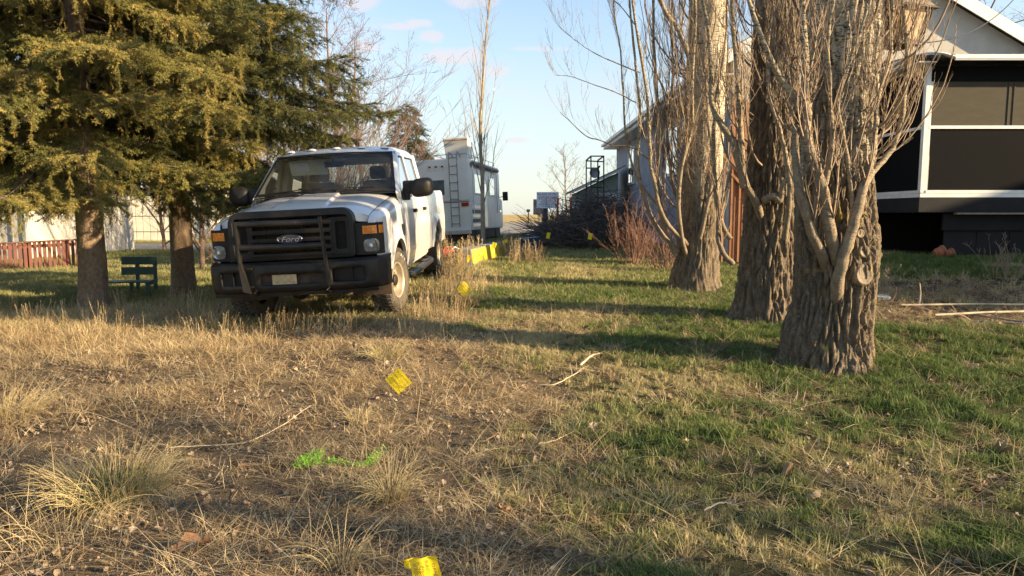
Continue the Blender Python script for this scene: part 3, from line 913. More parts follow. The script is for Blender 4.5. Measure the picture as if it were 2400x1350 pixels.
def big_poplar(label, rows, Y, seed, mat, na, nz, top, amp, zsm, limbs, nshoot, zr, lumps=(), knots=(), side=None, plate=.056, Ltw=(.5, 2.0)):
    zs, cxs, rs = px_profile(rows, Y - .0, 0)
    root = empty('poplar_tree', (float(cxs[0]), Y, float(H(cxs[0], Y))), label=label, cat='tree')
    trunk_mesh('trunk', mat, root, zs, cxs, rs, Y, seed, na, nz, top, amp, .005, zsm, plate, lumps)
    r = random.Random(seed)
    tb = TB()
    off = np.array(root.location)
    for i, L_ in enumerate(limbs):
        pts = [pt(px, py, Y + dy) for px, py, dy in L_['p']]
        P = limb(root, pts, L_['r'][0], L_['r'][1], seed=seed*10+i, wob=L_.get('wob', .008))
        if L_.get('tw', 1):
            shoots(tb, P, L_['r'][1]*1.4, r, 2, int(L_.get('n', 9)*L_.get('m', 1.0)), (.3, 1.3), .30, .09, .6, .12, .5)
    # crooked shoots that leave the trunk and turn upwards
    for i in range(nshoot):
        z = r.uniform(*zr) if r.random() < .75 else r.uniform(zr[0], zr[0] + .5*(zr[1]-zr[0]))
        th = side[0] + r.gauss(0, 1)*side[1] if side and r.random() < side[2] else r.uniform(0, 6.283)
        cx = float(np.interp(z, zs, cxs)); rad = float(np.interp(z, zs, rs))
        p = Vector((cx + math.cos(th)*rad*.9, Y + math.sin(th)*rad*.88, z))
        d = Vector((math.cos(th)*1.0, math.sin(th)*1.0, r.uniform(-.2, .8)))
        L_ = r.uniform(*Ltw)
        q = path(p, d, L_, 11, .12, .42, r=r)
        ra = r.choice((.004, .005, .007, .010, .014))
        tb.tube(q, np.linspace(ra, ra*.25, len(q)), 5)
        shoots(tb, q, ra, r, 1, 7, (.15, .6), .22, .11, .6, .1, .55)
    tag(tb.build('twigs', M_twigs, root, off=off), kind='stuff')
    # sawn-off branch scars
    for (kx, ky, kr) in knots:
        p = pt(kx, ky, Y - .28)
        zc = p.z; cxk = float(np.interp(zc, zs, cxs)); rk = float(np.interp(zc, zs, rs))
        sx = max(-.93, min(.93, (p.x - cxk)/rk)); th = -math.acos(sx)
        n_ = Vector((math.cos(th), math.sin(th), .05)).normalized()
        c = Vector((cxk + math.cos(th)*rk*1.015, Y + math.sin(th)*rk*.97, zc))
        M = Matrix.Translation(c - Vector(off)) @ n_.to_track_quat('Z', 'Y').to_matrix().to_4x4()
        b_ = MB(); b_.lathe([(kr*1.5, -.05), (kr*1.36, kr*.20), (kr*1.15, kr*.38), (kr*.97, kr*.37), (kr*.88, kr*.32), (kr*.5, kr*.30), (.001, kr*.31)], 20, M, 'z')
        b_.build('branch_scar', M_scar, root, smooth=True)
    return root

M_scar = pm('cut_wood', (.26,.205,.14), (.14,.11,.075), 30, .85, .5, 60, stretch=(1,1,1))

# nearest trunk, right of centre
big_poplar('nearest and thickest furrowed poplar trunk on the lawn, with pale limbs and round cut scars',
    [(862,1818,2052),(835,1838,2044),(790,1852,2038),(700,1864,2044),(600,1865,2050),(500,1866,2046),(400,1868,2044),(300,1874,2050),(200,1880,2054),(100,1886,2058),(0,1892,2064),(-300,1902,2060)],
    6.45, 11, M_bark1, 350, 440, 7.5, .040, (2.6, 3.9),
    [dict(p=[(1975,660,-.10),(1958,600,-.34),(1945,540,-.43),(1932,470,-.50),(1915,400,-.52),(1893,330,-.50),(1890,240,-.46),(1886,130,-.42),(1880,20,-.38),(1878,-120,-.3)], r=(.060,.022), n=12),
     dict(p=[(1950,740,-.08),(1958,690,-.30),(1972,620,-.41),(1990,560,-.44),(2008,500,-.44),(2022,440,-.42),(2040,400,-.36)], r=(.062,.034), n=5),
     dict(p=[(2040,410,-.36),(2075,370,-.30),(2100,330,-.25),(2118,240,-.2),(2125,120,-.2),(2115,0,-.2),(2120,-90,-.1)], r=(.026,.010), n=14),
     dict(p=[(2035,420,-.36),(2050,340,-.36),(2055,240,-.36),(2085,140,-.3),(2090,40,-.3),(2100,-90,-.3)], r=(.020,.009), n=12),
     dict(p=[(1945,650,-.12),(1922,590,-.36),(1895,520,-.44),(1872,440,-.46),(1862,350,-.40),(1868,250,-.40),(1822,170,-.40),(1790,100,-.45),(1760,20,-.45),(1740,-80,-.4)], r=(.048,.014), n=12),
     dict(p=[(1898,520,-.44),(1935,420,-.42),(1950,330,-.44),(1945,210,-.44),(1940,90,-.42),(1960,-60,-.4)], r=(.026,.012), n=9),
     dict(p=[(1990,560,-.42),(1998,470,-.42),(1985,360,-.44),(1965,240,-.44),(2000,120,-.42),(2030,20,-.4),(2020,-80,-.4)], r=(.020,.010), n=9)],
    58, (2.0, 4.5), lumps=[(-.30, 1.35, .22, .02), (-1.3, 1.15, .25, .04), (3.3, .45, .25, .08)], knots=[(2014,643,.068),(2016,588,.040),(2008,547,.028)],
    side=(-.2, .7, .6), Ltw=(.6, 1.9))
# second trunk
big_poplar('second poplar trunk, furrowed and leaning slightly, half hidden by the nearest trunk',
    [(762,1690,1880),(735,1708,1872),(700,1722,1866),(600,1736,1862),(500,1744,1860),(400,1750,1860),(300,1756,1866),(200,1760,1870),(100,1766,1872),(0,1772,1876),(-250,1780,1870)],
    8.4, 23, M_bark2, 270, 330, 8.5, .036, (3.0, 4.6),
    [dict(p=[(1790,530,-.10),(1770,470,-.36),(1745,420,-.42),(1738,350,-.44),(1732,260,-.44),(1726,150,-.40),(1718,40,-.4),(1712,-80,-.3)], r=(.042,.020), n=10),
     dict(p=[(1745,440,-.4),(1722,340,-.4),(1690,290,-.42),(1668,240,-.42),(1668,180,-.4),(1662,90,-.4),(1640,-40,-.3)], r=(.045,.016), n=10),
     dict(p=[(1790,470,-.36),(1812,460,-.44),(1830,470,-.47),(1836,430,-.48),(1856,418,-.48)], r=(.045,.026), n=2),
     dict(p=[(1712,560,-.30),(1690,520,-.3),(1676,440,-.3),(1672,340,-.28),(1680,220,-.25),(1700,100,-.25),(1705,-60,-.25)], r=(.030,.010), n=10),
     dict(p=[(1840,560,-.36),(1850,440,-.5),(1835,330,-.5),(1805,230,-.5),(1800,120,-.5),(1812,0,-.5)], r=(.03,.012), n=10),
     dict(p=[(1718,620,-.3),(1688,580,-.3),(1684,520,-.32),(1700,460,-.32),(1712,400,-.3)], r=(.035,.016), n=5)],
    80, (1.9, 5.6), side=(-1.9, 1.0, .6), Ltw=(.6, 2.0))
# third trunk, with many upright stems to its left
T3 = [dict(p=[(1625,590,-.08),(1600,560,-.30),(1560,520,-.36),(1535,440,-.4),(1522,360,-.4),(1518,240,-.4),(1500,120,-.4),(1482,0,-.4),(1475,-80,-.3)], r=(.036,.016), n=12),
      dict(p=[(1590,590,-.2),(1545,540,-.2),(1512,470,-.2),(1495,380,-.2),(1500,270,-.2),(1490,150,-.2),(1478,40,-.2),(1470,-80,-.2)], r=(.036,.012), n=11),
      dict(p=[(1620,620,-.08),(1600,570,-.3),(1590,470,-.38),(1600,380,-.4),(1622,300,-.4),(1622,200,-.4),(1628,90,-.4),(1630,-60,-.4)], r=(.036,.018), n=9),
      dict(p=[(1585,600,-.2),(1560,540,-.1),(1540,440,.0),(1545,330,0),(1538,200,0),(1532,90,0),(1530,-60,0)], r=(.040,.018), n=11),
      dict(p=[(1640,560,-.3),(1660,470,-.35),(1672,380,-.35),(1660,280,-.35),(1655,160,-.35),(1668,40,-.3),(1675,-60,-.3)], r=(.032,.014), n=8),
      dict(p=[(1618,140,-.35),(1590,70,-.4),(1560,30,-.4),(1535,-40,-.4)], r=(.038,.030), n=5),
      dict(p=[(1560,500,.1),(1500,430,.1),(1470,340,.1),(1462,240,.1),(1455,130,.1),(1440,30,.1),(1438,-60,.1)], r=(.022,.008), n=12),
      dict(p=[(1600,520,.1),(1572,400,.2),(1565,300,.2),(1578,170,.2),(1572,60,.2),(1580,-60,.2)], r=(.030,.012), n=10),
      dict(p=[(1530,380,-.2),(1480,345,-.2),(1440,342,-.2),(1405,328,-.2),(1375,320,-.15),(1340,288,-.1),(1312,262,-.1)], r=(.014,.004), n=9),
      dict(p=[(1500,170,-.2),(1450,150,-.2),(1400,128,-.2),(1350,96,-.1),(1310,62,-.1)], r=(.010,.003), n=9),
      dict(p=[(1490,240,-.2),(1440,215,-.2),(1395,200,-.2),(1340,180,-.1),(1300,176,-.1)], r=(.009,.003), n=8),
      dict(p=[(1490,60,-.2),(1450,10,-.2),(1400,-20,-.2),(1360,-30,-.1)], r=(.009,.003), n=8)]
big_poplar('third poplar trunk, shorter and paler with a sheaf of upright stems on its left side',
    [(692,1556,1700),(670,1570,1690),(640,1574,1686),(600,1584,1684),(500,1592,1688),(400,1600,1692),(300,1604,1696),(200,1606,1698),(100,1612,1702),(0,1616,1706),(-200,1622,1702)],
    11.0, 37, M_bark3, 180, 230, 9.5, .022, (1.6, 3.0), T3, 150, (1.3, 6.5), side=(3.2, .8, .7), Ltw=(.8, 2.5))

# ---- two bare trees of the same row beyond the right edge of the frame (they throw the dapples on the lawn)
def bare_tree(name, label, x, y, h, r0, seed, nb=14, spread=.45, up=.05, mat=None, tw=2, nsub=7, lean=(0,0), z_first=.25, group=None, wig=.07, Lb=.5, thin=1.0, trunk_top=.12):
    root = empty(name, (x, y, Hf(x, y)), label=label, cat='tree' if 'tree' in name else 'shrub', group=group)
    r = random.Random(seed); m = mat or M_limb
    P = path((0,0,-.1), (lean[0], lean[1], 1), h, 16, .035, .05, r=r)
    V, F = tube_np(P, r0*np.linspace(1, trunk_top, len(P))**.9, 8)
    np_mesh('trunk', V, None, m, root, True, quads=F)
    tb = TB()
    for i in range(nb):
        t = z_first + (1-z_first)*(i+.5)/nb*.95
        p, d = at_path(P, t); a = i*2.4 + r.uniform(-.4, .4)
        dd = Vector((math.cos(a)*spread, math.sin(a)*spread, 1.0)).normalized()
        L_ = h*Lb*(1-.72*t)*r.uniform(.7, 1.2)
        q = path(p, dd, L_, 10, wig, up, r=r)
        ra = r0*.42*(1-.65*t)*thin
        tb.tube(q, np.linspace(ra, ra*.22, len(q)), 5)
        shoots(tb, q, ra, r, tw, nsub, (L_*.15, L_*.55), up*.5, wig*1.3, .85, .12, .40)
    tag(tb.build('crown', mat or M_twigs, root), kind='stuff')
    return root
# ================================================================== SPRUCES
def needle_spray(seed, L_=.22, n=130, nl=.028, droop=.0):
    rg_ = np.random.default_rng(seed); V = []; Q = []; c = 0; F = []
    # stem with two or three side fingers
    stems = [(np.array([0,0,0.]), np.array([1,0,0.]), L_)]
    for s in (-1, 1):
        for t in (.25, .5, .72):
            if rg_.uniform() < .8:
                d = np.array([.8, s*.6, rg_.normal(0, .15)]); stems.append((np.array([L_*t, 0, 0]), d/np.linalg.norm(d), L_*.45*(1-t*.4)))
    tot = sum(s[2] for s in stems)
    for (p, d, l) in stems:
        m = max(6, int(n*l/tot))
        b1 = np.cross(d, [0,0,1.]); b1 /= np.linalg.norm(b1); b2 = np.cross(d, b1)
        w = b1*.0022
        V += [p-w, p+w, p+d*l]; F.append((c, c+1, c+2)); c += 3
        for k in range(m):
            t = rg_.uniform(0, 1); a = rg_.uniform(0, 6.283)
            o = p + d*l*t; nd = d*.55 + (b1*math.cos(a)+b2*math.sin(a)); nd /= np.linalg.norm(nd)
            wv = np.cross(nd, rg_.normal(size=3)); wv /= np.linalg.norm(wv)+1e-9; wv *= .0030
            ll = nl*rg_.uniform(.7, 1.15)
            V += [o-wv, o+wv, o+nd*ll]; F.append((c, c+1, c+2)); c += 3
    return np.array(V), F, []
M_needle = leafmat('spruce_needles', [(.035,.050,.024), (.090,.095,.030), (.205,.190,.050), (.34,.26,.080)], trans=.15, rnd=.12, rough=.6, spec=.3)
spr_c = proto_collection('needle_protos', [proto('needle_spray_%s' % 'abcd'[i], needle_spray(80+i, [.20,.17,.23,.15][i]), M_needle) for i in range(4)])
M_spbark = pm('spruce_bark', (.27,.19,.12), (.15,.105,.07), 26, .9, 1.0, 45, stretch=(1,1,.6), bdist=.02, c3=(.27,.21,.16), c3scale=9)
M_sptwig = pm('dead_twig', (.17,.12,.08), (.10,.075,.055), 8, .85)

def spruce(label, x, y, h, r0, Rmax, z0, seed, dens=1.0, tints=(.35, .2), toptint=0, group='tall drooping spruces on the left', size=1.0, cut=None):
    root = empty('spruce_tree', (x, y, Hf(x, y)), label=label, cat='tree', group=None)
    r = random.Random(seed); g = np.random.default_rng(seed)
    # trunk
    na, nz = 48, 120
    z = np.linspace(-.1, h, nz); rr = r0*(1-z/h*.93)*(1+.35*np.exp(-np.maximum(z, 0)/.18))
    th = np.arange(na)*2*math.pi/na; TH, Z = np.meshgrid(th, z)
    RR = rr[:, None]*(1 + .10*(fbm(np.cos(TH)*6, np.sin(TH)*6, Z*5, 3, seed)-.5) + .06*(fbm(np.cos(TH)*16, np.sin(TH)*16, Z*18, 2, seed+1)-.5))
    lx = .02*np.sin(Z*1.1+seed)
    V = np.stack([RR*np.cos(TH)+lx, RR*np.sin(TH), Z], -1).reshape(-1, 3)
    j = np.arange(nz-1)[:, None]*na; i = np.arange(na)[None, :]; i2 = (i+1) % na
    np_mesh('trunk', V, None, M_spbark, root, True, quads=np.stack([j+i, j+i2, j+na+i2, j+na+i], -1).reshape(-1, 4))
    tb = TB(); P_ = []; D_ = []; S_ = []; T_ = []
    nl = int(15.5*h*size**.3)
    for k in range(nl):
        t = (k+r.random())/nl
        zz = z0 + (h-z0)*t**1.15
        a = k*2.39996 + r.uniform(-.5, .5)
        Lb = Rmax*(1-(zz-z0)/(h-z0))**.75*r.uniform(.72, 1.1) + .25*size
        if zz < z0+1.1: Lb *= .78
        if cut and cut(a, zz): Lb *= .35
        up = r.uniform(-.05, .35)
        d = Vector((math.cos(a), math.sin(a), up))
        n = 12; pts = [Vector((0, 0, zz))]
        for s in range(n):
            f = s/n
            d = d + Vector((r.gauss(0, .03), r.gauss(0, .03), -.105*(1-f) + .07*f*f*2)); d.normalize(); pts.append(pts[-1] + d*Lb/n)
        rl = (.010 + .006*Lb)*size**.5*(1-.5*t)
        tb.tube(pts, np.linspace(rl, rl*.2, len(pts)), 5)
        # bare inner twigs
        for q in range(int(5)):
            p, dd = at_path(pts, r.uniform(.05, .55)); an = r.uniform(0, 6.28)
            qq = path(p, Vector((math.cos(an), math.sin(an), -.4)), r.uniform(.2, .6)*size, 4, .22, -.08, r=r)
            tb.tube(qq, np.linspace(.004, .0012, 5), 3)
        nb = max(5, int(Lb/(.085*size)*dens))
        for b in range(nb):
            f = .24 + .76*(b+r.random())/nb
            p, dd = at_path(pts, min(f, .999))
            sgn = 1 if b % 2 else -1
            sidev = dd.cross(Vector((0,0,1))).normalized()*sgn
            lb = (.20 + .55*math.sin(math.pi*min(1, f*.85+.1)))*size*r.uniform(.6, 1.15)*min(1, Lb/1.2)
            bd = (dd*.75 + sidev*r.uniform(.5, 1.1) + Vector((0,0,r.uniform(-.25, .2)))).normalized()
            bp = [p]; m = 4
            hang = r.uniform(.02, .14)
            for s in range(m):
                bd = (bd + Vector((0,0,-hang))).normalized(); bp.append(bp[-1] + bd*lb/m)
            tb.tube(bp, np.linspace(.0045*size**.5, .0014, m+1), 3)
            ns = max(2, int(lb/(.075*size)*dens))
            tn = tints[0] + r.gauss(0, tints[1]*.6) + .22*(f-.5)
            for s in range(ns):
                u = (s+.6)/ns
                pp, pd = at_path(bp, min(.999, u))
                P_.append(tuple(pp)); dn = (pd + Vector((r.gauss(0,.35), r.gauss(0,.35), r.gauss(-.15,.3)))).normalized(); D_.append(tuple(dn))
                S_.append(r.uniform(.8, 1.3)*size); T_.append(tn + r.gauss(0, .07))
            # hanging curtain
            if r.random() < .42*dens:
                hl = r.uniform(.12, .55)*size
                pp, pd = at_path(bp, r.uniform(.2, .95))
                ns = max(2, int(hl/(.08*size)))
                wob = Vector((r.gauss(0,.10), r.gauss(0,.10), -1)).normalized()
                for s in range(ns):
                    P_.append(tuple(pp + wob*hl*s/ns)); D_.append(tuple((wob + Vector((r.gauss(0,.15), r.gauss(0,.15), 0))).normalized()))
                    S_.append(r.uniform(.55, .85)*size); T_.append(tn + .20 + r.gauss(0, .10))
        # tip
        for s in range(4):
            P_.append(tuple(pts[-1] - d*s*.06*size)); D_.append(tuple((d + Vector((r.gauss(0,.4), r.gauss(0,.4), r.gauss(.1,.3)))).normalized())); S_.append(size*r.uniform(.8, 1.1)); T_.append(tints[0]+.2)
    tag(tb.build('branches', M_sptwig, root), kind='stuff')
    D = np.array(D_); yaw = np.arctan2(D[:,1], D[:,0]); pitch = -np.arcsin(np.clip(D[:,2], -1, 1))
    rot = np.stack([g.uniform(-.6, .6, len(D)), pitch, yaw], 1)
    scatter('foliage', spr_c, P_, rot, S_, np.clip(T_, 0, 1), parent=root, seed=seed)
    return root

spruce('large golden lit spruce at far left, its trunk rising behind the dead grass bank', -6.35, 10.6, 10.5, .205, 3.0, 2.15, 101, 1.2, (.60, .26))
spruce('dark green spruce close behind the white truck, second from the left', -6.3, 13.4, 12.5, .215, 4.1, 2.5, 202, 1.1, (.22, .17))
spruce('spruce reaching in from the left edge of the photo', -10.2, 9.6, 11, .2, 3.3, 1.7, 303, 1.05, (.64, .22))
spruce('small distant spruce between the truck roof and the camper roof', -5.85, 40.0, 7.5, .16, 1.6, .6, 505, .9, (.06, .12), size=1.5)
# ================================================================== TRUCK
# local axes: x to the right of the picture, y from the nose back, z up; origin on the ground under the front bumper
M_white = pm('truck_white_paint', (.66,.665,.67), (.60,.60,.60), 3, .22, coat=.7, c3=(.52,.47,.38), c3scale=2.2, c3thr=(.60,.85), rvar=.06)
M_black = pm('black_plastic', (.009,.0085,.008), (.018,.016,.014), 9, .55, .15, 300, spec=.32, bdist=.002, rvar=.12)
M_blackm = pm('worn_black_paint', (.008,.0075,.007), (.018,.015,.012), 12, .5, .3, 60, bdist=.003, c3=(.09,.055,.035), c3scale=14, c3thr=(.66,.74))
M_rubber = pm('tyre_rubber', (.045,.040,.034), (.10,.082,.058), 8, .85, .4, 60, bdist=.004)
M_rim = pm('steel_rim_dusty', (.46,.40,.30), (.30,.25,.18), 6, .5, metal=.35)
M_lens = glassmat('clear_lens', (.9,.9,.88), .05, 1.5, 1.6, dirt=.42, dirt_sheen_c=(.50,.49,.45))  # the diffuse grey layer here paints in the bright crystal look of the lens
M_chrome = pm('reflector', (.75,.75,.75), (.5,.5,.5), 14, .16, metal=1.0)
M_amber = pm('amber_lens', (.75,.25,.012), (.50,.13,.008), 34, .25, .4, 120, coat=.5, bdist=.004)
M_redl = pm('red_lens', (.42,.03,.02), (.25,.015,.012), 30, .25, coat=.4)
M_glass = glassmat('windscreen_glass', (.90,.93,.90), .0, 1.45, .9, dirt=.05, dirt_sheen_c=(.40,.38,.32))
M_sglass = glassmat('side_glass', (.20,.22,.22), .0, 1.6, 2.8, dirt=.03)
M_int = pm('cab_trim_grey', (.30,.28,.21), (.22,.21,.17), 5, .8)
M_head = pm('cab_trim_tan', (.75,.71,.53), (.66,.62,.46), 5, .85)
M_seat = pm('seat_vinyl', (.12,.11,.09), (.08,.08,.08), 5, .7)
M_dark = pm('underbody_dark', (.025,.020,.016), (.07,.045,.028), 10, .8, .4, 30)
M_rust = pm('rusty_steel', (.22,.13,.075), (.10,.06,.04), 12, .8, .4, 40)
M_plate = pm('tan_plate', (.42,.34,.20), (.28,.22,.13), 25, .8, .3, 60)
M_let = pm('raised_white', (.78,.77,.72), rough=.6)
M_badge = pm('badge_blue', (.030,.040,.075), (.05,.06,.09), 10, .25, coat=.5)

TX, TY = -2.375, 7.82
truck = empty('pickup_truck', (TX, TY, 0), label='white four door pickup truck with black grille guard parked facing the camera', cat='truck')
def T_place():
    pf = Hf(-2.35, TY+.98); pr = Hf(-2.3, TY+4.75)
    truck.location = (TX, TY, .252)
    truck.rotation_euler = (R(2.2), R(-2.9), R(-1.3))
T_place()

def body_x(y, z):
    """outer half width of the body side"""
    x = np.interp(z, [.40,.50,.62,.72,.80,1.0,1.15,1.28,1.40,1.50], [.925,.950,.975,.985,.992,.997,.992,.984,.974,.955])
    nose = np.interp(y, [.05,.12,.22,.35,.55,.9], [.13,.085,.045,.022,.006,0])
    f = .030*math.exp(-((math.hypot(y-.98, z-.42)-.52)/.10)**2) + .036*math.exp(-((math.hypot(y-4.75, z-.44)-.56)/.10)**2)
    crease = .010*math.exp(-((z-.70)/.035)**2)*(1 if 1.5 < y < 3.7 else 0)
    return x - nose + f*(1 if z < 1.0 else max(0, 1-(z-1.0)/.1)) + crease

def arch(y, yc, r, zc=.42, base=.48):
    d = r*r - (y-yc)**2
    return max(base, zc + math.sqrt(d)) if d > 0 else base

def side_panel(name, parent, y0, y1, zlo, zhi, s, arches=(), mat=None, ny=30, nz=16, extra=()):
    ys = list(np.linspace(y0, y1, ny))
    for (yc, r) in arches:
        for k in range(25):
            a = math.pi*k/24; yy = yc + r*math.cos(a)
            if y0 < yy < y1: ys.append(yy)
        ys += [q for q in (yc-r-.001, yc+r+.001) if y0 < q < y1]
    ys = sorted(set(round(float(q), 5) for q in ys))
    m = MB(); ts = np.linspace(0, 1, nz)
    def lo(y):
        b = zlo(y) if callable(zlo) else zlo
        for (yc, r) in arches: b = arch(y, yc, r, base=b)
        return b
    def hi(y): return zhi(y) if callable(zhi) else zhi
    def fn(y, t):
        z = lo(y) + (hi(y)-lo(y))*t
        return (s*body_x(y, z), y, z)
    m.grid(fn, ys, ts, flip=(s < 0))
    # inward return along the lower edge and both ends
    m.grid(lambda y, t: (s*(body_x(y, lo(y)) - .045*t), y, lo(y) + .004*t), ys, [0, 1], flip=(s > 0))
    for ye in (y0, y1):
        m.grid(lambda t, q: (s*(body_x(ye, lo(ye)+(hi(ye)-lo(ye))*t) - .03*q), ye, lo(ye)+(hi(ye)-lo(ye))*t), ts, [0, 1])
    return m.build(name, mat or M_white, parent, smooth=R(32))

def fender_top(y): return float(np.interp(y, [.10,.3,.8,1.5], [1.185,1.225,1.275,1.315]))
def belt(y): return 1.315 + .0*y

for s in (-1, 1):
    # lower fender, then the rolled shoulder above it
    f = side_panel('fender', truck, .16, 1.50, .60, lambda y: 1.16 + .09*(y/1.5), s, arches=[(.98, .50)], ny=34, nz=18)
    m = MB()
    def shoulder(y, t):
        z0 = 1.16 + .09*(y/1.5); x0 = body_x(y, z0); z1 = hood_z(.84, y) - .004; x1 = .842
        a = t*math.pi/2
        return (s*(x1 + (x0-x1)*math.cos(a)**.85 if math.cos(a) > 0 else s*x1), y, z0 + (z1-z0)*math.sin(a)**.9)
    def hood_z(x, y):
        ax = abs(x)
        z = float(np.interp(y, [.10, .35, .8, 1.5], [1.315, 1.372, 1.440, 1.525]))
        z -= .018*(ax/.84)**2*1.0 + .065*max(0, (ax-.52)/.32)**2
        c = .30 - .10*(y/1.5) if y > .35 else .30
        z += .022*sstep(.05, -.03, ax - (c + .09))*sstep(.25, .6, y)   # raised centre
        return float(z)
    def sh(y, t):
        z0 = 1.16 + .09*(y/1.5); x0 = body_x(y, z0); z1 = hood_z(.84, y) - .004
        a = t*math.pi/2; ca = max(0.0, math.cos(a))
        return (s*(.842 + (x0-.842)*ca**.8), y, z0 + (z1-z0)*math.sin(a)**.95)
    m.grid(sh, np.linspace(.16, 1.50, 30), np.linspace(0, 1, 12), flip=(s < 0))
    # nose of the fender above the lamp
    m.build('fender_shoulder', M_white, truck, smooth=R(35))
    # black vent badge and shut line
    v = MB(); v.box((s*.985 if s > 0 else -1.010, 1.26, .93), (s*1.010 if s > 0 else -.985, 1.42, 1.08), bev=.006)
    v.build('fender_vent', M_black, truck)
# hood
def hood_z(x, y):
    ax = abs(x)
    z = float(np.interp(y, [.10, .35, .8, 1.5], [1.315, 1.372, 1.440, 1.525]))
    z -= .018*(ax/.84)**2*1.0 + .065*max(0, (ax-.52)/.32)**2
    c = .34 - .12*(y/1.5)
    z += .024*float(1-sstep(-.025, .02, ax - c))*float(sstep(.22, .55, y))
    return float(z)
m = MB()
xs = np.unique(np.concatenate([np.linspace(-.836, .836, 45), np.linspace(-.36, -.2, 14), np.linspace(.2, .36, 14)]))
m.grid(lambda x, y: (x, y + .02*abs(x)**2, hood_z(x, y)), xs, np.linspace(.13, 1.46, 40))
# front lip: over the grille it stops high, over the lamps it comes down to the lamp tops
def lip(x, t):
    ax = abs(x); zt = hood_z(x, .13); zb = 1.295 if ax < .60 else float(np.interp(ax, [.60, .70, .836], [1.29, 1.185, 1.174]))
    yb = float(np.interp(ax, [0, .6, .836], [.075, .085, .15]))
    a = t*math.pi/2
    return (x, .13 + .02*ax**2 + (yb - .13)*math.sin(a), zb + (zt-zb)*math.cos(a))
m.grid(lip, xs, np.linspace(0, 1, 9), flip=True)
hood = m.build('hood', M_white, truck, smooth=R(35))
for s in (-1, 1):   # fender nose closing piece down to the lamp
    m = MB()
    def nose(t, q):
        z1 = hood_z(.84, .16) - .004; x0 = body_x(.16, 1.17)
        a = t*math.pi/2; ca = max(0., math.cos(a))
        X = .842 + (x0-.842)*ca**.8; Z = 1.16 + .0096 + (z1-1.1696)*math.sin(a)**.95
        zq = 1.165 if Z > 1.165 else Z
        return (s*(X - .012*q), .16 - .055*math.sin(q*math.pi/2), Z + (zq - Z)*q)
    m.grid(nose, np.linspace(0, 1, 12), np.linspace(0, 1, 6), flip=(s > 0))
    m.build('fender_nose', M_white, truck, smooth=R(40))
for s in (-1, 1):
    nz_ = MB(); nz_.tube([(s*.22 - .1, 1.40, hood_z(.2, 1.4)+.012), (s*.22 - .1, 1.385, hood_z(.2, 1.4)+.022)], .010, 8)
    nz_.build('washer_nozzle', M_black, truck)

# ---- grille
def rrect(x0, x1, z0, z1, r, y, n=6, top_only=False):
    P = []
    for (cx_, cz_, a0) in ((x1-r, z1-r, 0), (x0+r, z1-r, 90), (x0+r*(0.3 if top_only else 1), z0+r*(0.3 if top_only else 1), 180), (x1-r*(0.3 if top_only else 1), z0+r*(0.3 if top_only else 1), 270)):
        rr_ = r*(.3 if (top_only and a0 >= 180) else 1)
        for k in range(n+1):
            a = R(a0 + 90*k/n); P.append((cx_ + rr_*math.cos(a), y, cz_ + rr_*math.sin(a)))
    return P
def frame_ring(m, outer, inner, d):
    """ring between two outlines with the same count"""
    n = len(outer); d = Vector(d)
    V = [tuple(p) for p in outer] + [tuple(p) for p in inner] + [tuple(Vector(p)+d) for p in outer] + [tuple(Vector(p)+d) for p in inner]
    F = []
    for i in range(n):
        j = (i+1) % n
        F += [[i, j, n+j, n+i], [2*n+i, 3*n+i, 3*n+j, 2*n+j], [i, 2*n+i, 2*n+j, j], [n+i, n+j, 3*n+j, 3*n+i]]
    m.add(V, F)
g = MB()
frame_ring(g, rrect(-.695, .695, .805, 1.352, .14, -.020, top_only=True), rrect(-.640, .640, .850, 1.275, .05, -.028, top_only=True), (0, .15, 0))
grille = g.build('grille', M_black, truck, smooth=R(30), bevel=.006)
b = MB(); b.box((-.66, .09, .84), (.66, .11, 1.24)); b.build('grille_backing', M_dark, grille)
for s in (-1, 1):   # side vertical slots with mesh
    m = MB()
    a0, a1 = (.43, .648)
    frame_ring(m, [(s*x_, y_, z_) for x_, y_, z_ in rrect(a0, a1, .85, 1.25, .02, -.022)], [(s*x_, y_, z_) for x_, y_, z_ in rrect(.49, .61, .90, 1.20, .025, -.018)], (0, .08, 0))
    m.build('grille_side_frame', M_black, grille, bevel=.003)
    m = MB()
    for k in range(16):
        zz_ = .905 + k*.0185; m.box((s*.55-.062, .005, zz_), (s*.55+.062, .016, zz_+.005))
    for k in range(7):
        xx_ = s*.55 - .058 + k*.0185; m.box((xx_, .004, .90), (xx_+.0035, .015, 1.19))
    tag(m.build('grille_mesh', M_black, grille), kind='stuff')
for (z_, h_) in ((1.205, .05), (1.115, .052), (1.025, .048), (.935, .05), (.862, .04)):
    m = MB(); m.box((-.45, -.032, z_-h_/2), (.45, .045, z_+h_/2), bev=.012); m.build('grille_bar', M_black, grille, smooth=True)
for x_ in (-.30, -.10, .12, .33):
    m = MB(); m.box((x_-.004, .0, .86), (x_+.004, .05, 1.20)); m.build('grille_rib', M_black, grille)
# oval badge
m = MB(); Mb = Matrix.Translation((0, -.050, 1.035)) @ Matrix.Diagonal((1.0, 1, .40, 1))
m.lathe([(.001, -.026), (.122, -.024), (.136, -.014), (.140, .012)], 40, Mb, 'y'); emb = m.build('oval_badge', M_badge, grille, smooth=True)
m = MB(); m.lathe([(.124, -.026), (.130, -.032), (.142, -.024), (.144, .0), (.138, -.01)], 40, Mb, 'y'); m.build('badge_ring', M_chrome, emb, smooth=True)
Mt = Matrix.Translation((0, -.079, 1.033)) @ Matrix.Rotation(math.pi/2, 4, 'X')
text_obj('badge_lettering', 'Ford', .082, M_chrome, emb, Mt, .0015, shear=.35, sx=1.25)

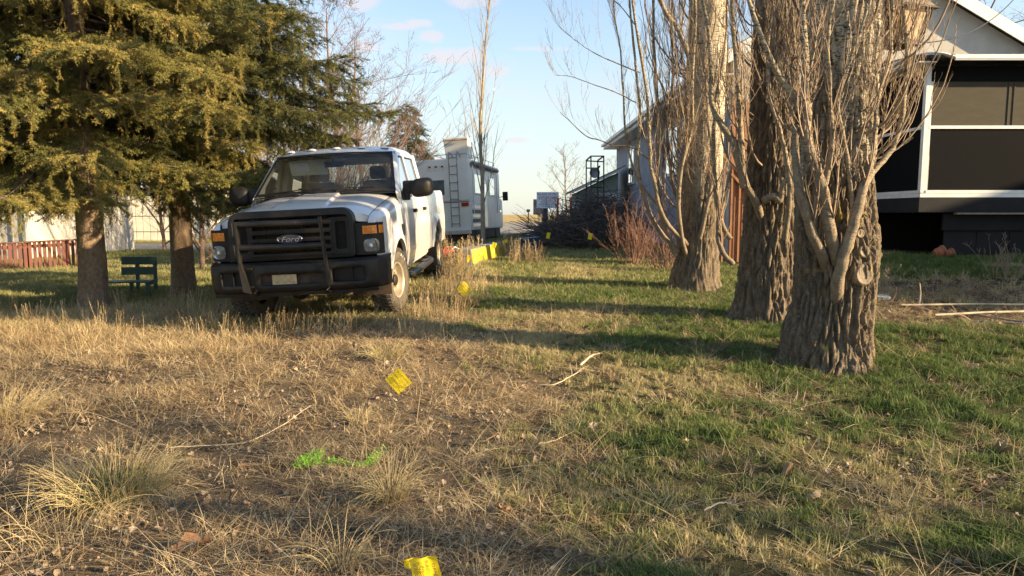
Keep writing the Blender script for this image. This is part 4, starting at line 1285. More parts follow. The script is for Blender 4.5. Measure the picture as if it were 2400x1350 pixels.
# ---- lamps
for s in (-1, 1):
    lamp = empty('headlight', (0,0,0)); lamp.parent = truck
    if s < 0: pass
    m = MB()
    def hl(x, z):   # black bezel wraps round the corner
        ax = abs(x); return (s*ax, float(np.interp(ax, [.70, .74, .88, .95, .985], [.055, .060, .085, .13, .20])), z)
    xs_ = np.linspace(.695, .982, 14)
    m.grid(lambda x, z: hl(x, z), xs_, [.815, 1.165], flip=(s > 0))
    m.grid(lambda x, t: (lambda p: (p[0], p[1]+.06*t, p[2]))(hl(x, 1.165)), xs_, [0, 1])
    m.grid(lambda x, t: (lambda p: (p[0], p[1]+.06*t, p[2]))(hl(x, .815)), xs_, [0, 1])
    m.build('lamp_bezel', M_black, lamp)
    m = MB()
    m.grid(lambda x, z: (lambda p: (p[0], p[1]-.012, p[2]))(hl(x, z)), np.linspace(.775, .925, 8), [1.045, 1.135], flip=(s > 0))
    m.build('turn_signal', M_amber, lamp, solid=.02)
    m = MB()
    m.grid(lambda x, z: (lambda p: (p[0]+s*.004, p[1]-.010, p[2]))(hl(x, z)), np.linspace(.942, .978, 5), [1.045, 1.135], flip=(s > 0))
    m.build('side_marker', M_redl if False else M_amber, lamp, solid=.015)
    m = MB()
    m.add([(s*(.855+.072*math.cos(a)*(abs(math.cos(a))**-.35 if abs(math.cos(a)) > .05 else 1)), .078 + .05, .915+.066*math.sin(a)*(abs(math.sin(a))**-.35 if abs(math.sin(a)) > .05 else 1)) for a in np.linspace(0, 2*math.pi, 25)[:-1]]
          + [(s*(.855+.045*math.cos(a)), .078+.09, .915+.04*math.sin(a)) for a in np.linspace(0, 2*math.pi, 25)[:-1]] + [(s*.855, .078+.10, .915)],
          [[i, (i+1) % 24, 24+(i+1) % 24, 24+i] for i in range(24)] + [[24+i, 24+(i+1) % 24, 48] for i in range(24)])
    m.build('lamp_reflector', M_chrome, lamp, smooth=True, loc=(0, -.065, 0))
    m = MB(); m.lathe([(.022, -.0), (.020, .02), (.010, .03), (.001, .032)], 14, Matrix.Translation((s*.855, .07, .915)) @ Matrix.Rotation(math.pi, 4, 'Z'), 'y'); m.build('lamp_bulb', M_let, lamp, smooth=True)
    m = MB()
    N_ = 24; ring = []
    for a in np.linspace(0, 2*math.pi, N_+1)[:-1]:
        ca, sa = math.cos(a), math.sin(a)
        ex = math.copysign(abs(ca)**.55, ca); ez = math.copysign(abs(sa)**.55, sa)
        X = .858 + .082*ex; ring.append((s*X, float(np.interp(X, [.74,.88,.95,.985], [.060,.085,.13,.20])) - .014, .915 + .074*ez))
    m.add(ring + [(s*.858, .045, .915)], [[i, (i+1) % N_, N_] for i in range(N_)])
    m.build('lamp_lens', M_lens, lamp, smooth=True)

# ---- bumper
def bump(x, z):
    ax = abs(x)
    yb = float(np.interp(ax, [0, .5, .8, .93, 1.0, 1.015], [-.150, -.135, -.085, -.01, .12, .34]))
    yb += float(np.interp(z, [.455, .50, .58, .70, .765, .79], [.05, .012, 0, 0, .012, .06]))
    return (x, yb, z)
BX = sorted(set([round(v, 4) for v in np.concatenate([np.linspace(-1.014, -.85, 14), np.linspace(-.85, .85, 35), np.linspace(.85, 1.014, 14)])]))
BZ = [.455, .47, .50, .545, .60, .66, .70, .74, .765, .78, .79]
m = MB()
nx_ = len(BX); Vv = [bump(x, z) for z in BZ for x in BX]; Ff = []
def recess(x, z):
    return (abs(x+.0) < .345 and .535 < z < .67) or (.44 < abs(x) < .80 and .545 < z < .70)
for j in range(len(BZ)-1):
    for i in range(nx_-1):
        cx_ = (BX[i]+BX[i+1])/2; cz_ = (BZ[j]+BZ[j+1])/2
        if not recess(cx_, cz_): Ff.append([j*nx_+i, j*nx_+i+1, (j+1)*nx_+i+1, (j+1)*nx_+i])
m.add(Vv, Ff)
m.grid(lambda x, t: (lambda p: (p[0]*(1-.05*t), p[1] + .16*t, p[2]+.006*t))(bump(x, .79)), BX, [0, 1])
bumper = m.build('bumper', M_black, truck, smooth=R(35), solid=.02)
m = MB(); m.box((-.36, -.085, .52), (.36, -.075, .69)); m.box((-.355, -.13, .535), (-.345, -.075, .67)); m.box((.345, -.13, .535), (.355, -.075, .67))
m.build('bumper_recess', M_dark, bumper)
m = MB(); m.box((-.215, -.135, .548), (.055, -.125, .658), bev=.004); m.build('plate_blank', M_plate, bumper)
for s in (-1, 1):
    m = MB(); m.box((min(s*.445, s*.795), -.055, .55), (max(s*.445, s*.795), -.045, .695)); m.box((s*.66-.003, -.10, .55), (s*.66+.003, -.045, .695))
    m.build('fog_lamp_blank', M_black, bumper)
    m = MB(); m.tube([(s*.40, .0, .45), (s*.40, -.12, .44), (s*.40, -.17, .47), (s*.40, -.13, .50), (s*.40, -.02, .50)], .016, 8); m.build('tow_hook', M_blackm, bumper, smooth=True)
m = MB()
m.grid(lambda x, z: (x, -.10 + .12*abs(x)**2.5 + (0.455-z)*.25, z + .003*math.sin(x*9)*(z < .43)), np.linspace(-.92, .92, 30), [.415, .44, .46])
m.build('air_dam', M_black, bumper, solid=.008)

# ---- brush guard: two uprights and two cross tubes
gd = empty('brush_guard', (0,0,0)); gd.parent = truck
for (xa, tw) in ((-.52, 1), (.385, 0)):
    m = MB()
    if tw:
        m.box((xa-.012, -.235, .80), (xa+.012, -.165, 1.255), bev=.004)
        m.add([(xa-.012,-.235,.80),(xa+.012,-.235,.80),(xa+.012,-.165,.80),(xa-.012,-.165,.80),(xa+.015,-.24,.50),(xa+.095,-.23,.47),(xa+.095,-.20,.47),(xa+.015,-.20,.50)],
              [(0,1,5,4),(1,2,6,5),(2,3,7,6),(3,0,4,7),(4,5,6,7)])
    else:
        m.bar((xa, -.20, 1.27), (xa+.025, -.20, .80), .022, .07, up=(0,1,0)); m.bar((xa+.025, -.20, .80), (xa+.055, -.20, .53), .022, .07, up=(0,1,0))
    m.build('upright', M_blackm, gd)
for (z_, r_) in ((1.215, .034), (.965, .034)):
    m = MB(); m.tube([(-.515, -.20, z_+.008), (-.2, -.203, z_+.004), (.1, -.203, z_-.002), (.388, -.20, z_)], r_, 14); m.build('cross_tube', M_blackm, gd, smooth=True)
for xa in (-.44, .36):
    for z_ in (.74, .54):
        m = MB(); m.bar((xa, -.19, z_), (xa, -.02, z_), .05, .012); m.build('guard_bracket', M_blackm, gd)

# ---- cab
def roof_side_x(z): return float(np.interp(z, [1.38, 2.03, 2.09], [.968, .838, .800]))
def ws(u, v):
    """windscreen: u -1..1 across, v 0..1 up"""
    x = u*(.925 + (.795-.925)*v)
    y = 1.27 + .72*v + .16*abs(u)**2.2*(1-.4*v)
    z = 1.520 + (2.060-1.520)*v - .014*u*u
    return (x, y, z)
us = np.linspace(-1, 1, 25); vv_ = np.linspace(0, 1, 12)
m = MB(); m.grid(ws, us, vv_); wsc = m.build('windscreen', M_glass, truck, smooth=True)
# black border of the windscreen (just in front of the glass)
def wso(u, v, o=-.006):
    p = ws(u, v); return (p[0], p[1]+o, p[2]-o*.6)
m = MB()
m.grid(lambda u, v: wso(u, v), us, [0, .07]); m.grid(lambda u, v: wso(u, v), us, [.955, 1.0])
m.grid(lambda u, v: wso(u, v), [-1, -.955], vv_); m.grid(lambda u, v: wso(u, v), [.955, 1], vv_)
m.build('windscreen_seal', M_black, wsc, smooth=True)
M_tintband = glassmat('tint_band', (.16,.19,.26), .0, 1.5, 1.3)
m = MB(); m.grid(lambda u, v: wso(u, v, .004), np.linspace(-.955, .955, 20), [.86, .955]); m.build('sun_band', M_tintband, wsc, smooth=True)
# cowl
m = MB(); m.grid(lambda u, t: (u*.925, 1.27 + .16*abs(u)**2.2 - .06*(1-t) + .01, 1.500 + .018*t - .020*u*u), us, [0, 1]); m.build('cowl', M_black, truck, smooth=True)
for (xa, xb, lift) in ((-.62, .02, .03), (.10, .66, .05)):
    def onws(x, v, o=.02):
        lo_, hi_ = -1, 1; u = x/(.925-.13*v); p = ws(u, v); return Vector((p[0], p[1]-o, p[2]+o*.6))
    wip = empty('wiper', (0,0,0)); wip.parent = truck
    m = MB(); m.tube([onws(xa, .05), onws((xa+xb)/2, .085), onws(xb, .06+lift)], .007, 6); m.build('wiper_blade', M_black, wip)
    m = MB(); m.tube([onws(xa+.1 if xa > 0 else xb-.05, .0, .03), onws((xa+xb)/2, .10, .035)], .009, 6); m.build('wiper_arm', M_black, wip)
# roof
def roof(u, t):
    """t 0 at windscreen top to 1 at the rear"""
    y = 1.975 + t*(3.68-1.975) + .16*.6*abs(u)**2.2*(1-t)
    au = abs(u)
    x = u*.822
    z = 2.056 - .014*u*u + .098*(1-math.exp(-t*6.5)) + .022*(1-au**2)*min(1, t*5) - .085*max(0, (au-.80)/.20)**2*min(1, t*7) - .03*max(0, (t-.9)/.1)**2
    return (x, y, z)
m = MB(); m.grid(roof, np.linspace(-1, 1, 33), np.concatenate([[0, .01, .03, .07], np.linspace(.12, 1, 16)])); roof_o = m.build('roof', M_white, truck, smooth=R(50))
for k, u in enumerate((-.80, -.42, 0.0, .42, .80)):
    p = roof(u, .13)
    m = MB(); Ml = Matrix.Translation((p[0], p[1], p[2]-.004)) @ Matrix.Diagonal((1, 1.3, 1, 1)); m.lathe([(.060, 0), (.056, .012), (.040, .024), (.02, .028), (.001, .029)], 16, Ml, 'z')
    m.build('roof_lamp', M_let, roof_o, smooth=True)

def sidept(y, z, s, o=0.0): return (s*(roof_side_x(z)+o), y, z)
def side_poly(name, pts, s, th, mat, parent, o=0.0):
    m = MB(); out_ = [sidept(y, z, s, o) for y, z in pts]; inn = [(p[0]-s*th, p[1], p[2]) for p in out_]
    n = len(pts); F = [list(range(n)), [i+n for i in range(n)][::-1]] + [[i, i+n, (i+1) % n + n, (i+1) % n] for i in range(n)]
    m.add(out_+inn, F); return m.build(name, mat, parent)
def yA(z): return 1.43 + (z-1.51)*(2.09-1.43)/(2.05-1.51)    # windscreen edge line at the side
for s in (-1, 1):
    m = MB()
    def pil(v, t):
        a_ = ws(1, v); z_ = max(a_[2], 1.40) + .0*t
        o_ = (roof_side_x(a_[2]) , a_[1] + .135, a_[2] + .012)
        c_ = .022*math.sin(math.pi*t)
        return (s*(abs(a_[0])*(1-t) + o_[0]*t + c_), a_[1]*(1-t) + o_[1]*t - c_*.6, a_[2]*(1-t) + o_[2]*t)
    m.grid(pil, np.linspace(-.06, 1.0, 16), np.linspace(0, 1, 6), flip=(s < 0))
    m.build('pillar', M_white, truck, smooth=R(50))
    m = MB()
    m.grid(lambda y, t: (s*(.812 + .026*math.cos(t*math.pi/2)), y, 2.02 + .035*math.sin(t*math.pi/2)), np.linspace(2.06, 3.70, 8), np.linspace(-.3, 1, 7), flip=(s < 0))
    m.build('roof_rail', M_white, truck, smooth=R(60))
    side_poly('rear_pillar', [(3.48, 1.38), (3.74, 1.38), (3.70, 2.03), (3.42, 2.03)], s, .05, M_white, truck)
    m = MB(); m.add([(s*(body_x(1.5, 1.3)-.002), 1.36, 1.30), (s*(body_x(1.5, 1.3)-.002), 1.72, 1.30), (s*roof_side_x(1.40), 1.72, 1.44), (s*roof_side_x(1.58), 1.66, 1.60), (s*.925, 1.40, 1.50)], [[0, 1, 2, 3, 4]]); m.build('pillar_foot', M_white, truck)
    # doors
    for di, (y0, y1) in enumerate(((1.515, 2.565), (2.580, 3.480))):
        dname = 'door'
        d = side_panel(dname, truck, y0, y1, .50, 1.395, s, arches=[], ny=16, nz=20)
        if di == 0: glass = [(1.76, 1.415), (2.50, 1.415), (2.50, 1.995), (2.19, 1.995), (1.76, 1.63)]; fr = [(1.62, 1.395), (2.565, 1.395), (2.565, 2.035), (2.13, 2.035), (1.62, 1.60)]
        else: glass = [(2.65, 1.415), (3.40, 1.415), (3.36, 1.995), (2.65, 1.995), (2.65, 1.7)]; fr = [(2.580, 1.395), (3.480, 1.395), (3.42, 2.035), (2.580, 2.035), (2.580, 1.7)]
        m = MB(); n5 = 5
        def ring(o): return [sidept(y, z, s, o) for y, z in fr], [sidept(y, z, s, o) for y, z in glass]
        a_, b_ = ring(.002); a2, b2 = ring(-.03)
        V = a_+b_+a2+b2; F = []
        for i in range(5):
            j = (i+1) % 5
            F += [[i, j, 5+j, 5+i], [10+i, 15+i, 15+j, 10+j], [i, 10+i, 10+j, j], [5+i, 5+j, 15+j, 15+i]]
        m.add(V, F); m.build('window_frame', M_white, d)
        m = MB(); m.add([sidept(y, z, s, -.012) for y, z in glass], [[0,1,2,3,4]]); m.build('window', M_sglass, d)
        # dark weather strip round the glass
        m = MB(); gs = [sidept(y, z, s, .004) for y, z in glass]
        cen = Vector((0,0,0))
        for p in gs: cen += Vector(p)/5
        gi = [tuple(Vector(p) + (cen-Vector(p)).normalized()*.022) for p in gs]
        m.add(gs+gi, [[i, (i+1) % 5, 5+(i+1) % 5, 5+i] for i in range(5)]); m.build('window_seal', M_black, d)
        hy = y1 - .16
        m = MB(); bx_ = body_x(hy, 1.12); m.box((min(s*(bx_-.01), s*(bx_+.03)), hy-.075, 1.195), (max(s*(bx_-.01), s*(bx_+.035)), hy+.08, 1.245), bev=.01); m.build('door_handle', M_black, d, smooth=True)
        m = MB(); bx_ = body_x(hy, 1.2); 
    # cab corner below the rear pillar
    side_panel('cab_corner', truck, 3.495, 3.72, .50, 1.395, s, ny=5, nz=16)
    # front lower door skin piece between fender and sill
    m = MB(); m.box((min(s*.86, s*.93), 1.5, .47), (max(s*.86, s*.93), 3.72, .56), bev=.01); m.build('sill', M_white, truck)
    # bed
    side_panel('bed_side', truck, 3.76, 5.98, .55, 1.470, s, arches=[(4.75, .54)], ny=44, nz=20)
    m = MB(); m.box((min(s*.86, s*.935), 3.76, 1.460), (max(s*.86, s*.950), 5.98, 1.490), bev=.01); m.build('bed_rail', M_white, truck)
    m = MB(); m.box((min(s*.93, s*.985), 5.93, .98), (max(s*.93, s*.985), 6.02, 1.36), bev=.015); m.build('tail_lamp', M_redl, truck)
    # arch liners
    for (yc, r_) in ((.98, .49), (4.75, .53)):
        m = MB(); m.grid(lambda a, x: (s*x, yc + r_*math.cos(a), .42 + r_*math.sin(a)), np.linspace(-.25, math.pi+.25, 20), [.50, .965]); m.build('wheel_arch_liner', M_dark, truck, smooth=True)
    # running board
    rbp = [(s*.90, 1.60, .41), (s*.995, 1.68, .385), (s*1.0, 2.4, .38), (s*1.0, 3.1, .38), (s*.995, 3.60, .385), (s*.90, 3.70, .41)]
    m = MB(); m.tube(smooth_path(rbp, 24), .062, 14, squash=.75); rb = m.build('running_board', M_blackm, truck, smooth=True)
    for yy in (1.95, 3.15):
        m = MB(); m.box((min(s*.985-.045, s*.985+.045), yy-.2, .425), (max(s*.985-.045, s*.985+.045), yy+.2, .434), bev=.003); m.build('step_pad', M_black, rb)
    for yy in (1.9, 3.3):
        m = MB(); m.bar((s*.6, yy, .50), (s*.96, yy, .42), .04, .02); m.build('step_bracket', M_dark, rb)
# rear wall, back window, tailgate, bed floor
m = MB()
m.add([(-.90,3.72,.5),(.90,3.72,.5),(.90,3.72,1.41),(-.90,3.72,1.41)], [[0,1,2,3]])
o_ = [(-.96,3.73,1.36),(.96,3.73,1.36),(.83,3.69,2.06),(-.83,3.69,2.06)]; i_ = [(-.82,3.725,1.42),(.82,3.725,1.42),(.74,3.70,1.96),(-.74,3.70,1.96)]
m.add(o_+i_, [[i, (i+1) % 4, 4+(i+1) % 4, 4+i] for i in range(4)])
m.build('cab_back', M_white, truck)
m = MB(); m.add(i_, [[0,1,2,3]]); m.build('rear_window', glassmat('rear_glass', (.55,.6,.58), 0, 1.5, 1.0, dirt=.16, dirt_sheen_c=(.4,.4,.38)), truck)
m = MB(); m.box((-.93, 5.90, .60), (.93, 5.97, 1.46), bev=.015); m.build('tailgate', M_white, truck)
m = MB(); m.box((-.88, 3.78, .72), (.88, 5.90, .76)); m.box((-.9, 3.74, .6), (.9, 3.77, 1.45)); m.build('bed_floor', M_dark, truck)
m = MB(); m.box((-.95, 6.02, .48), (.95, 6.16, .62), bev=.02); m.build('rear_bumper', M_blackm, truck)
# interior
m = MB()
m.grid(lambda u, t: (u*.87, 1.34 + .16*abs(u)**2.2 + .46*t, 1.505 - .035*t - .05*max(0,t-.7) + .040*math.exp(-((u-.45)/.28)**2)*math.sin(min(1,t*1.3)*math.pi)), np.linspace(-1, 1, 21), np.linspace(0, 1, 8))
m.box((-.84, 1.83, 1.0), (.84, 1.88, 1.45)); m.build('dashboard', M_int, truck, smooth=R(40))
m = MB(); Mw = Matrix.Translation((.45, 1.98, 1.41)) @ Matrix.Rotation(R(-62), 4, 'X')
ring = [tuple(Mw @ Vector((.195*math.cos(a), .195*math.sin(a), 0))) for a in np.linspace(0, 2*math.pi, 29)]
m.tube(ring, .016, 8, caps=False)
for a in (R(200), R(340), R(90)): m.bar(Mw @ Vector((0,0,0)), Mw @ Vector((.19*math.cos(a), .19*math.sin(a), 0)), .035, .015)
m.build('steering_wheel', M_black, truck, smooth=True)
for xs_c in (-.45, .45):
    st = empty('seat', (0,0,0)); st.parent = truck
    m = MB(); m.box((xs_c-.25, 2.15, .97), (xs_c+.25, 2.68, 1.12), bev=.05); m.build('seat_cushion', M_seat, st, smooth=True)
    m = MB(); m.box((xs_c-.25, -.07, 0), (xs_c+.25, .07, .62), Matrix.Translation((0, 2.62, 1.08)) @ Matrix.Rotation(R(-14), 4, 'X'), bev=.05); m.build('seat_back', M_seat, st, smooth=True)
    m = MB(); m.box((xs_c-.145, 2.76, 1.70), (xs_c+.145, 2.87, 1.89), bev=.045); m.build('headrest', M_seat, st, smooth=True)
    for o_ in (-.06, .06):
        m = MB(); m.tube([(xs_c+o_, 2.80, 1.62), (xs_c+o_, 2.81, 1.75)], .007, 6); m.build('headrest_post', M_chrome, st)
m = MB(); m.box((-.8, 3.1, .9), (.8, 3.55, 1.45), bev=.05); m.build('rear_seat', M_seat, truck, smooth=True)
m = MB(); m.box((-.88, 1.5, .55), (.88, 3.7, .62)); m.build('cab_floor', M_seat, truck)
m = MB(); m.grid(lambda u, t: (u*.78, 2.06+1.6*t, 2.045-.01*abs(u)), np.linspace(-1, 1, 5), [0, .5, 1]); m.build('headliner', M_head, truck)
for s in (-1, 1):
    m = MB(); m.box((min(s*.86, s*.90), 1.9, .7), (max(s*.86, s*.90), 3.5, 1.39)); m.build('door_trim', M_int, truck)
    side_poly('pillar_trim', [(2.42, 1.40), (2.68, 1.40), (2.66, 2.02), (2.46, 2.02)], s, .05, M_head, truck, -.04)
# sun visors: the one at the left of the picture is folded down
m = MB(); m.box((-.60, -.012, -.235), (-.08, .012, 0), Matrix.Translation((-.04, 2.04, 2.00)) @ Matrix.Rotation(R(24), 4, 'X'), bev=.011); sv = m.build('sun_visor', M_head, truck, smooth=True)
m = MB(); m.box((-.52, -.020, -.165), (-.33, -.014, -.04), Matrix.Translation((-.04, 2.04, 2.00)) @ Matrix.Rotation(R(24), 4, 'X')); m.build('visor_label', M_let, sv)
m = MB(); m.box((.10, -.012, -.085), (.62, .012, 0), Matrix.Translation((.05, 2.06, 2.01)) @ Matrix.Rotation(R(60), 4, 'X'), bev=.011); m.build('sun_visor', M_head, truck, smooth=True)
m = MB(); m.box((-.13, 1.97, 1.87), (.13, 2.00, 1.94), bev=.012); m.box((-.01, 1.95, 1.93), (.01, 1.98, 2.01)); m.build('rear_view_mirror', M_black, truck, smooth=True)

# ---- door mirrors
for s in (-1, 1):
    mr = empty('mirror', (0,0,0)); mr.parent = truck
    m = MB()
    Vr = []; 
    prof = [(-.115, .0), (-.10, .070), (-.02, .092), (.05, .086), (.075, .0)]
    def shell(a, t):
        # a around the outline, t from the front cap to the rim
        ca, sa = math.cos(a), math.sin(a); ex = math.copysign(abs(ca)**.6, ca); ez = math.copysign(abs(sa)**.6, sa)
        k = [.0, .55, .82, .95, 1.0, .985][t]; yy = [-.085, -.078, -.055, -.02, .03, .075][t]
        return (s*(1.225 + .145*ex*k), 1.70 + yy + .03*(ex*k), 1.535 + .125*ez*k + .012*ex)
    m.grid(shell, np.linspace(0, 2*math.pi, 33), range(6)); m.build('mirror_shell', M_black, mr, smooth=R(60))
    m = MB(); m.add([shell(a, 5) for a in np.linspace(0, 2*math.pi, 33)[:-1]], [list(range(32))]); m.build('mirror_glass', M_chrome, mr)
    m = MB(); m.box((min(s*.97, s*1.13), 1.67, 1.455), (max(s*.97, s*1.13), 1.75, 1.635), bev=.03); m.box((min(s*.95, s*1.06), 1.66, 1.375), (max(s*.95, s*1.06), 1.74, 1.50), bev=.02)
    m.build('mirror_arm', M_black, mr, smooth=True)
    m = MB(); m.add([(s*.985,1.56,1.390),(s*.985,1.80,1.390),(s*.958,1.80,1.58),(s*.965,1.64,1.50)], [[0,1,2,3]]); m.build('mirror_foot', M_black, mr, solid=.01)

# ---- wheels
def wheel(s, yc, steer, front):
    w = empty('wheel', (s*(.855 if front else .875), yc, .405)); w.parent = truck
    w.rotation_euler = (0, 0, steer)
    hw = .128; Rt = .402
    # tyre carcass
    m = MB()
    prof = [(.215, -hw*.72), (.24, -hw*.86), (.30, -hw*1.0), (.355, -hw*.97), (.382, -hw*.86), (.388, -hw*.5), (.390, 0), (.388, hw*.5), (.382, hw*.86), (.355, hw*.97), (.30, hw*1.0), (.24, hw*.86), (.215, hw*.72)]
    m.lathe(prof, 64, None, 'x')
    # tread blocks and shoulder lugs
    rr_ = random.Random(5)
    for k in range(44):
        a = 2*math.pi*k/44
        for (c0, c1, ph) in ((-.118, -.066, 0), (-.058, -.008, .5), (.0, .052, .1), (.062, .118, .55)):
            aa = a + ph*2*math.pi/44
            for side_ in (1,):
                da = .052; r0_, r1_ = .380, Rt+.006
                V = []
                for (x, an) in ((c0, aa-da), (c1, aa-da+.03), (c1, aa+da+.03-.02), (c0, aa+da-.02)):
                    for r_ in (r0_, r1_):
                        k_ = .965 if r_ == r1_ else 1
                        V.append((x, (r_ if abs(x) < .1 else r_-.008)*math.cos(an), (r_ if abs(x) < .1 else r_-.008)*math.sin(an)))
                m.add(V, [(1,3,5,7), (0,2,3,1), (2,4,5,3), (4,6,7,5), (6,0,1,7)])
        for sg in (-1, 1):
            V = []
            for an in (a-.035, a+.035):
                for (x, r_) in ((.122, .384), (.136, .358), (.128, .352), (.118, .37)): V.append((sg*x, r_*math.cos(an), r_*math.sin(an)))
            m.add(V, [(0,1,5,4), (1,2,6,5), (0,4,7,3), (0,3,2,1), (4,5,6,7)])
    m.build('tyre', M_rubber, w, smooth=R(28))
    # rim with hand holes
    m = MB(); S = s
    m.lathe([(.222, -.105), (.222, S*.0), (.214, S*.06), (.226, S*.098), (.220, S*.110), (.206, S*.098), (.198, S*.060), (.186, S*.030)], 48, None, 'x')
    NH = 8; pv = []; F = []
    n48 = 48
    for (r_, x_) in ((.186, .030), (.172, .035), (.135, .052), (.110, .050), (.080, .020), (.072, .032), (.055, .050), (.001, .052)):
        for i in range(n48):
            a = 2*math.pi*i/n48; pv.append((S*x_, r_*math.cos(a), r_*math.sin(a)))
    for j in range(7):
        for i in range(n48):
            if j == 1 and (i % 6) in (2, 3): continue
            F.append([j*n48+i, j*n48+(i+1) % n48, (j+1)*n48+(i+1) % n48, (j+1)*n48+i])
    m.add(pv, F); m.build('rim', M_rim, w, smooth=R(35))
    m = MB(); m.lathe([(.070, 0), (.070, S*.075), (.052, S*.085), (.001, S*.087)], 24, None, 'x'); m.build('hub', M_blackm if front else M_rim, w, smooth=R(40))
    for k in range(8):
        a = 2*math.pi*(k+.5)/8; m = MB(); m.tube([(S*.03, .092*math.cos(a), .092*math.sin(a)), (S*.062, .092*math.cos(a), .092*math.sin(a))], .011, 6); m.build('wheel_nut', M_rim, w)
    m = MB(); m.lathe([(.001, 0), (.19, 0)], 24, None, 'x'); m.build('brake_disc', M_rust, w)
    # raised white letters on the sidewall
    word = 'TRAIL GRIP' if False else 'A/T'
    for k, ch in enumerate('A/T'):
        an = R(52 - 11*k)*1.0
        Ml = Matrix.Rotation(0, 4, 'X')
        c = Vector((S*(hw*1.0+.002), .322*math.sin(R(20 + 12*k))*1.0*(-S)*-1, .322*math.cos(R(20+12*k))))
        ang_ = R(20+12*k)
        Mx = Matrix.Translation((S*(hw+.001), S*.318*math.sin(ang_), .318*math.cos(ang_))) @ Matrix.Rotation(-S*ang_, 4, 'X') @ Matrix.Rotation(S*math.pi/2, 4, 'Z') @ Matrix.Rotation(math.pi/2, 4, 'X')
        text_obj('tyre_letter', ch, .052, M_let, w, Mx, .0015)
    return w
wheel(1, .98, R(-8), True); wheel(-1, .98, R(-8), True)
wheel(1, 4.75, 0, False); wheel(-1, 4.75, 0, False)
# ---- underbody
m = MB()
m.tube([(-.72, .98, .40), (-.25, .98, .38), (.25, .98, .38), (.72, .98, .40)], .045, 10)
m.lathe([(.001, -.14), (.10, -.11), (.15, 0), (.10, .11), (.001, .14)], 14, Matrix.Translation((-.28, .96, .37)), 'y'); m.build('axle', M_dark, truck, smooth=True)
m = MB(); m.tube([(-.72, 4.75, .40), (.72, 4.75, .40)], .05, 10); m.lathe([(.001, -.16), (.12, -.12), (.17, 0), (.12, .12), (.001, .16)], 14, Matrix.Translation((0, 4.75, .40)), 'y')
m.build('axle', M_dark, truck, smooth=True)
m = MB()
for s in (-1, 1): m.box((min(s*.42, s*.50), .0, .50), (max(s*.42, s*.50), 5.9, .64))
m.box((-.5, .30, .47), (.5, .42, .58)); m.box((-.45, 1.3, .42), (.45, 2.6, .62)); m.box((-.9, .2, .64), (.9, 1.5, .70)); m.box((-.5, 3.6, .42), (.5, 4.3, .62)); m.box((-.44, 5.2, .40), (.44, 5.8, .6))
m.build('chassis', M_dark, truck)
m = MB(); m.tube([(-.6, .62, .34), (.1, .66, .36), (.62, .72, .40)], .022, 8); m.tube([(.15, .75, .41), (.5, .80, .43)], .035, 8); m.build('steering_rod', M_rust, truck, smooth=True)
m = MB()
m.box((-.93, 1.30, .60), (-.55, 1.34, 1.1)); m.box((.55, 1.30, .60), (.93, 1.34, 1.1)); m.build('engine_bay_wall', M_dark, truck)
# ================================================================== BUILDINGS
M_stucco = pm('pale_stucco', (.50,.475,.42), (.42,.40,.355), 3, .9, 1.0, 55, bdist=.02)
M_stucco2 = pm('blue_grey_stucco', (.30,.31,.34), (.25,.26,.29), 2, .9, 1.0, 30, bdist=.02)
M_wpaint = pm('white_painted_metal', (.74,.73,.69), (.64,.62,.57), 5, .5, rvar=.1)
M_screen = pm('dark_screen', (.007,.007,.008), (.010,.010,.010), 40, .8, spec=.05)
M_blackboard = pm('near_black_board', (.006,.006,.007), (.011,.010,.010), 3, .9, .3, 40)
M_shingle = pm('grey_shingles', (.17,.15,.13), (.25,.23,.20), 9, .9, .8, 50)
M_tinroof = pm('corrugated_tin', (.30,.31,.33), (.20,.20,.22), 4, .35, metal=.6)
M_cedar = pm('orange_cedar_board', (.36,.165,.075), (.22,.105,.052), 5, .75, .4, 50, stretch=(3,3,.4))
M_winglass = glassmat('window_glass', (.06,.065,.07), .02, 1.5, 3.0, dirt=.05)
M_lit_tan = pm('lit_screen_tan', (.062,.052,.034), (.050,.042,.027), 3, .9, .2, 80, stretch=(1,1,4))  # tan puts the sunlight on the upper porch screen into its colour

GZ = .60
# ---- main house: gable end faces the camera
HX0, HX1, HY0, HY1 = 5.20, 12.4, 17.0, 35.5
EZ = 5.25; AX = (HX0+HX1)/2; SL = .56; AZ = EZ + (AX-HX0)*SL
house = empty('house', (AX, HY0, GZ), label='pale stuccoed gable house at the right, with blue grey side wall behind the poplars', cat='house')
def hs(v): return (v[0]-AX, v[1]-HY0, v[2]-GZ)
m = MB(); m.prism([hs((HX0, HY0, .2)), hs((HX1, HY0, .2)), hs((HX1, HY0, EZ)), hs((AX, HY0, AZ)), hs((HX0, HY0, EZ))], (0, .2, 0)); m.build('gable_wall', M_stucco, house)
m = MB(); m.box(hs((HX0, HY0+.201, .2)), hs((HX0+.2, HY1, EZ))); m.build('side_wall', M_stucco2, house)
m = MB(); m.box(hs((HX1-.2, HY0+.201, .2)), hs((HX1, HY1, EZ))); m.box(hs((HX0+.2, HY1-.2, .2)), hs((HX1-.2, HY1, EZ))); m.build('rear_wall', M_stucco2, house)
OV = .62; FO = .26     # eave and rake overhang
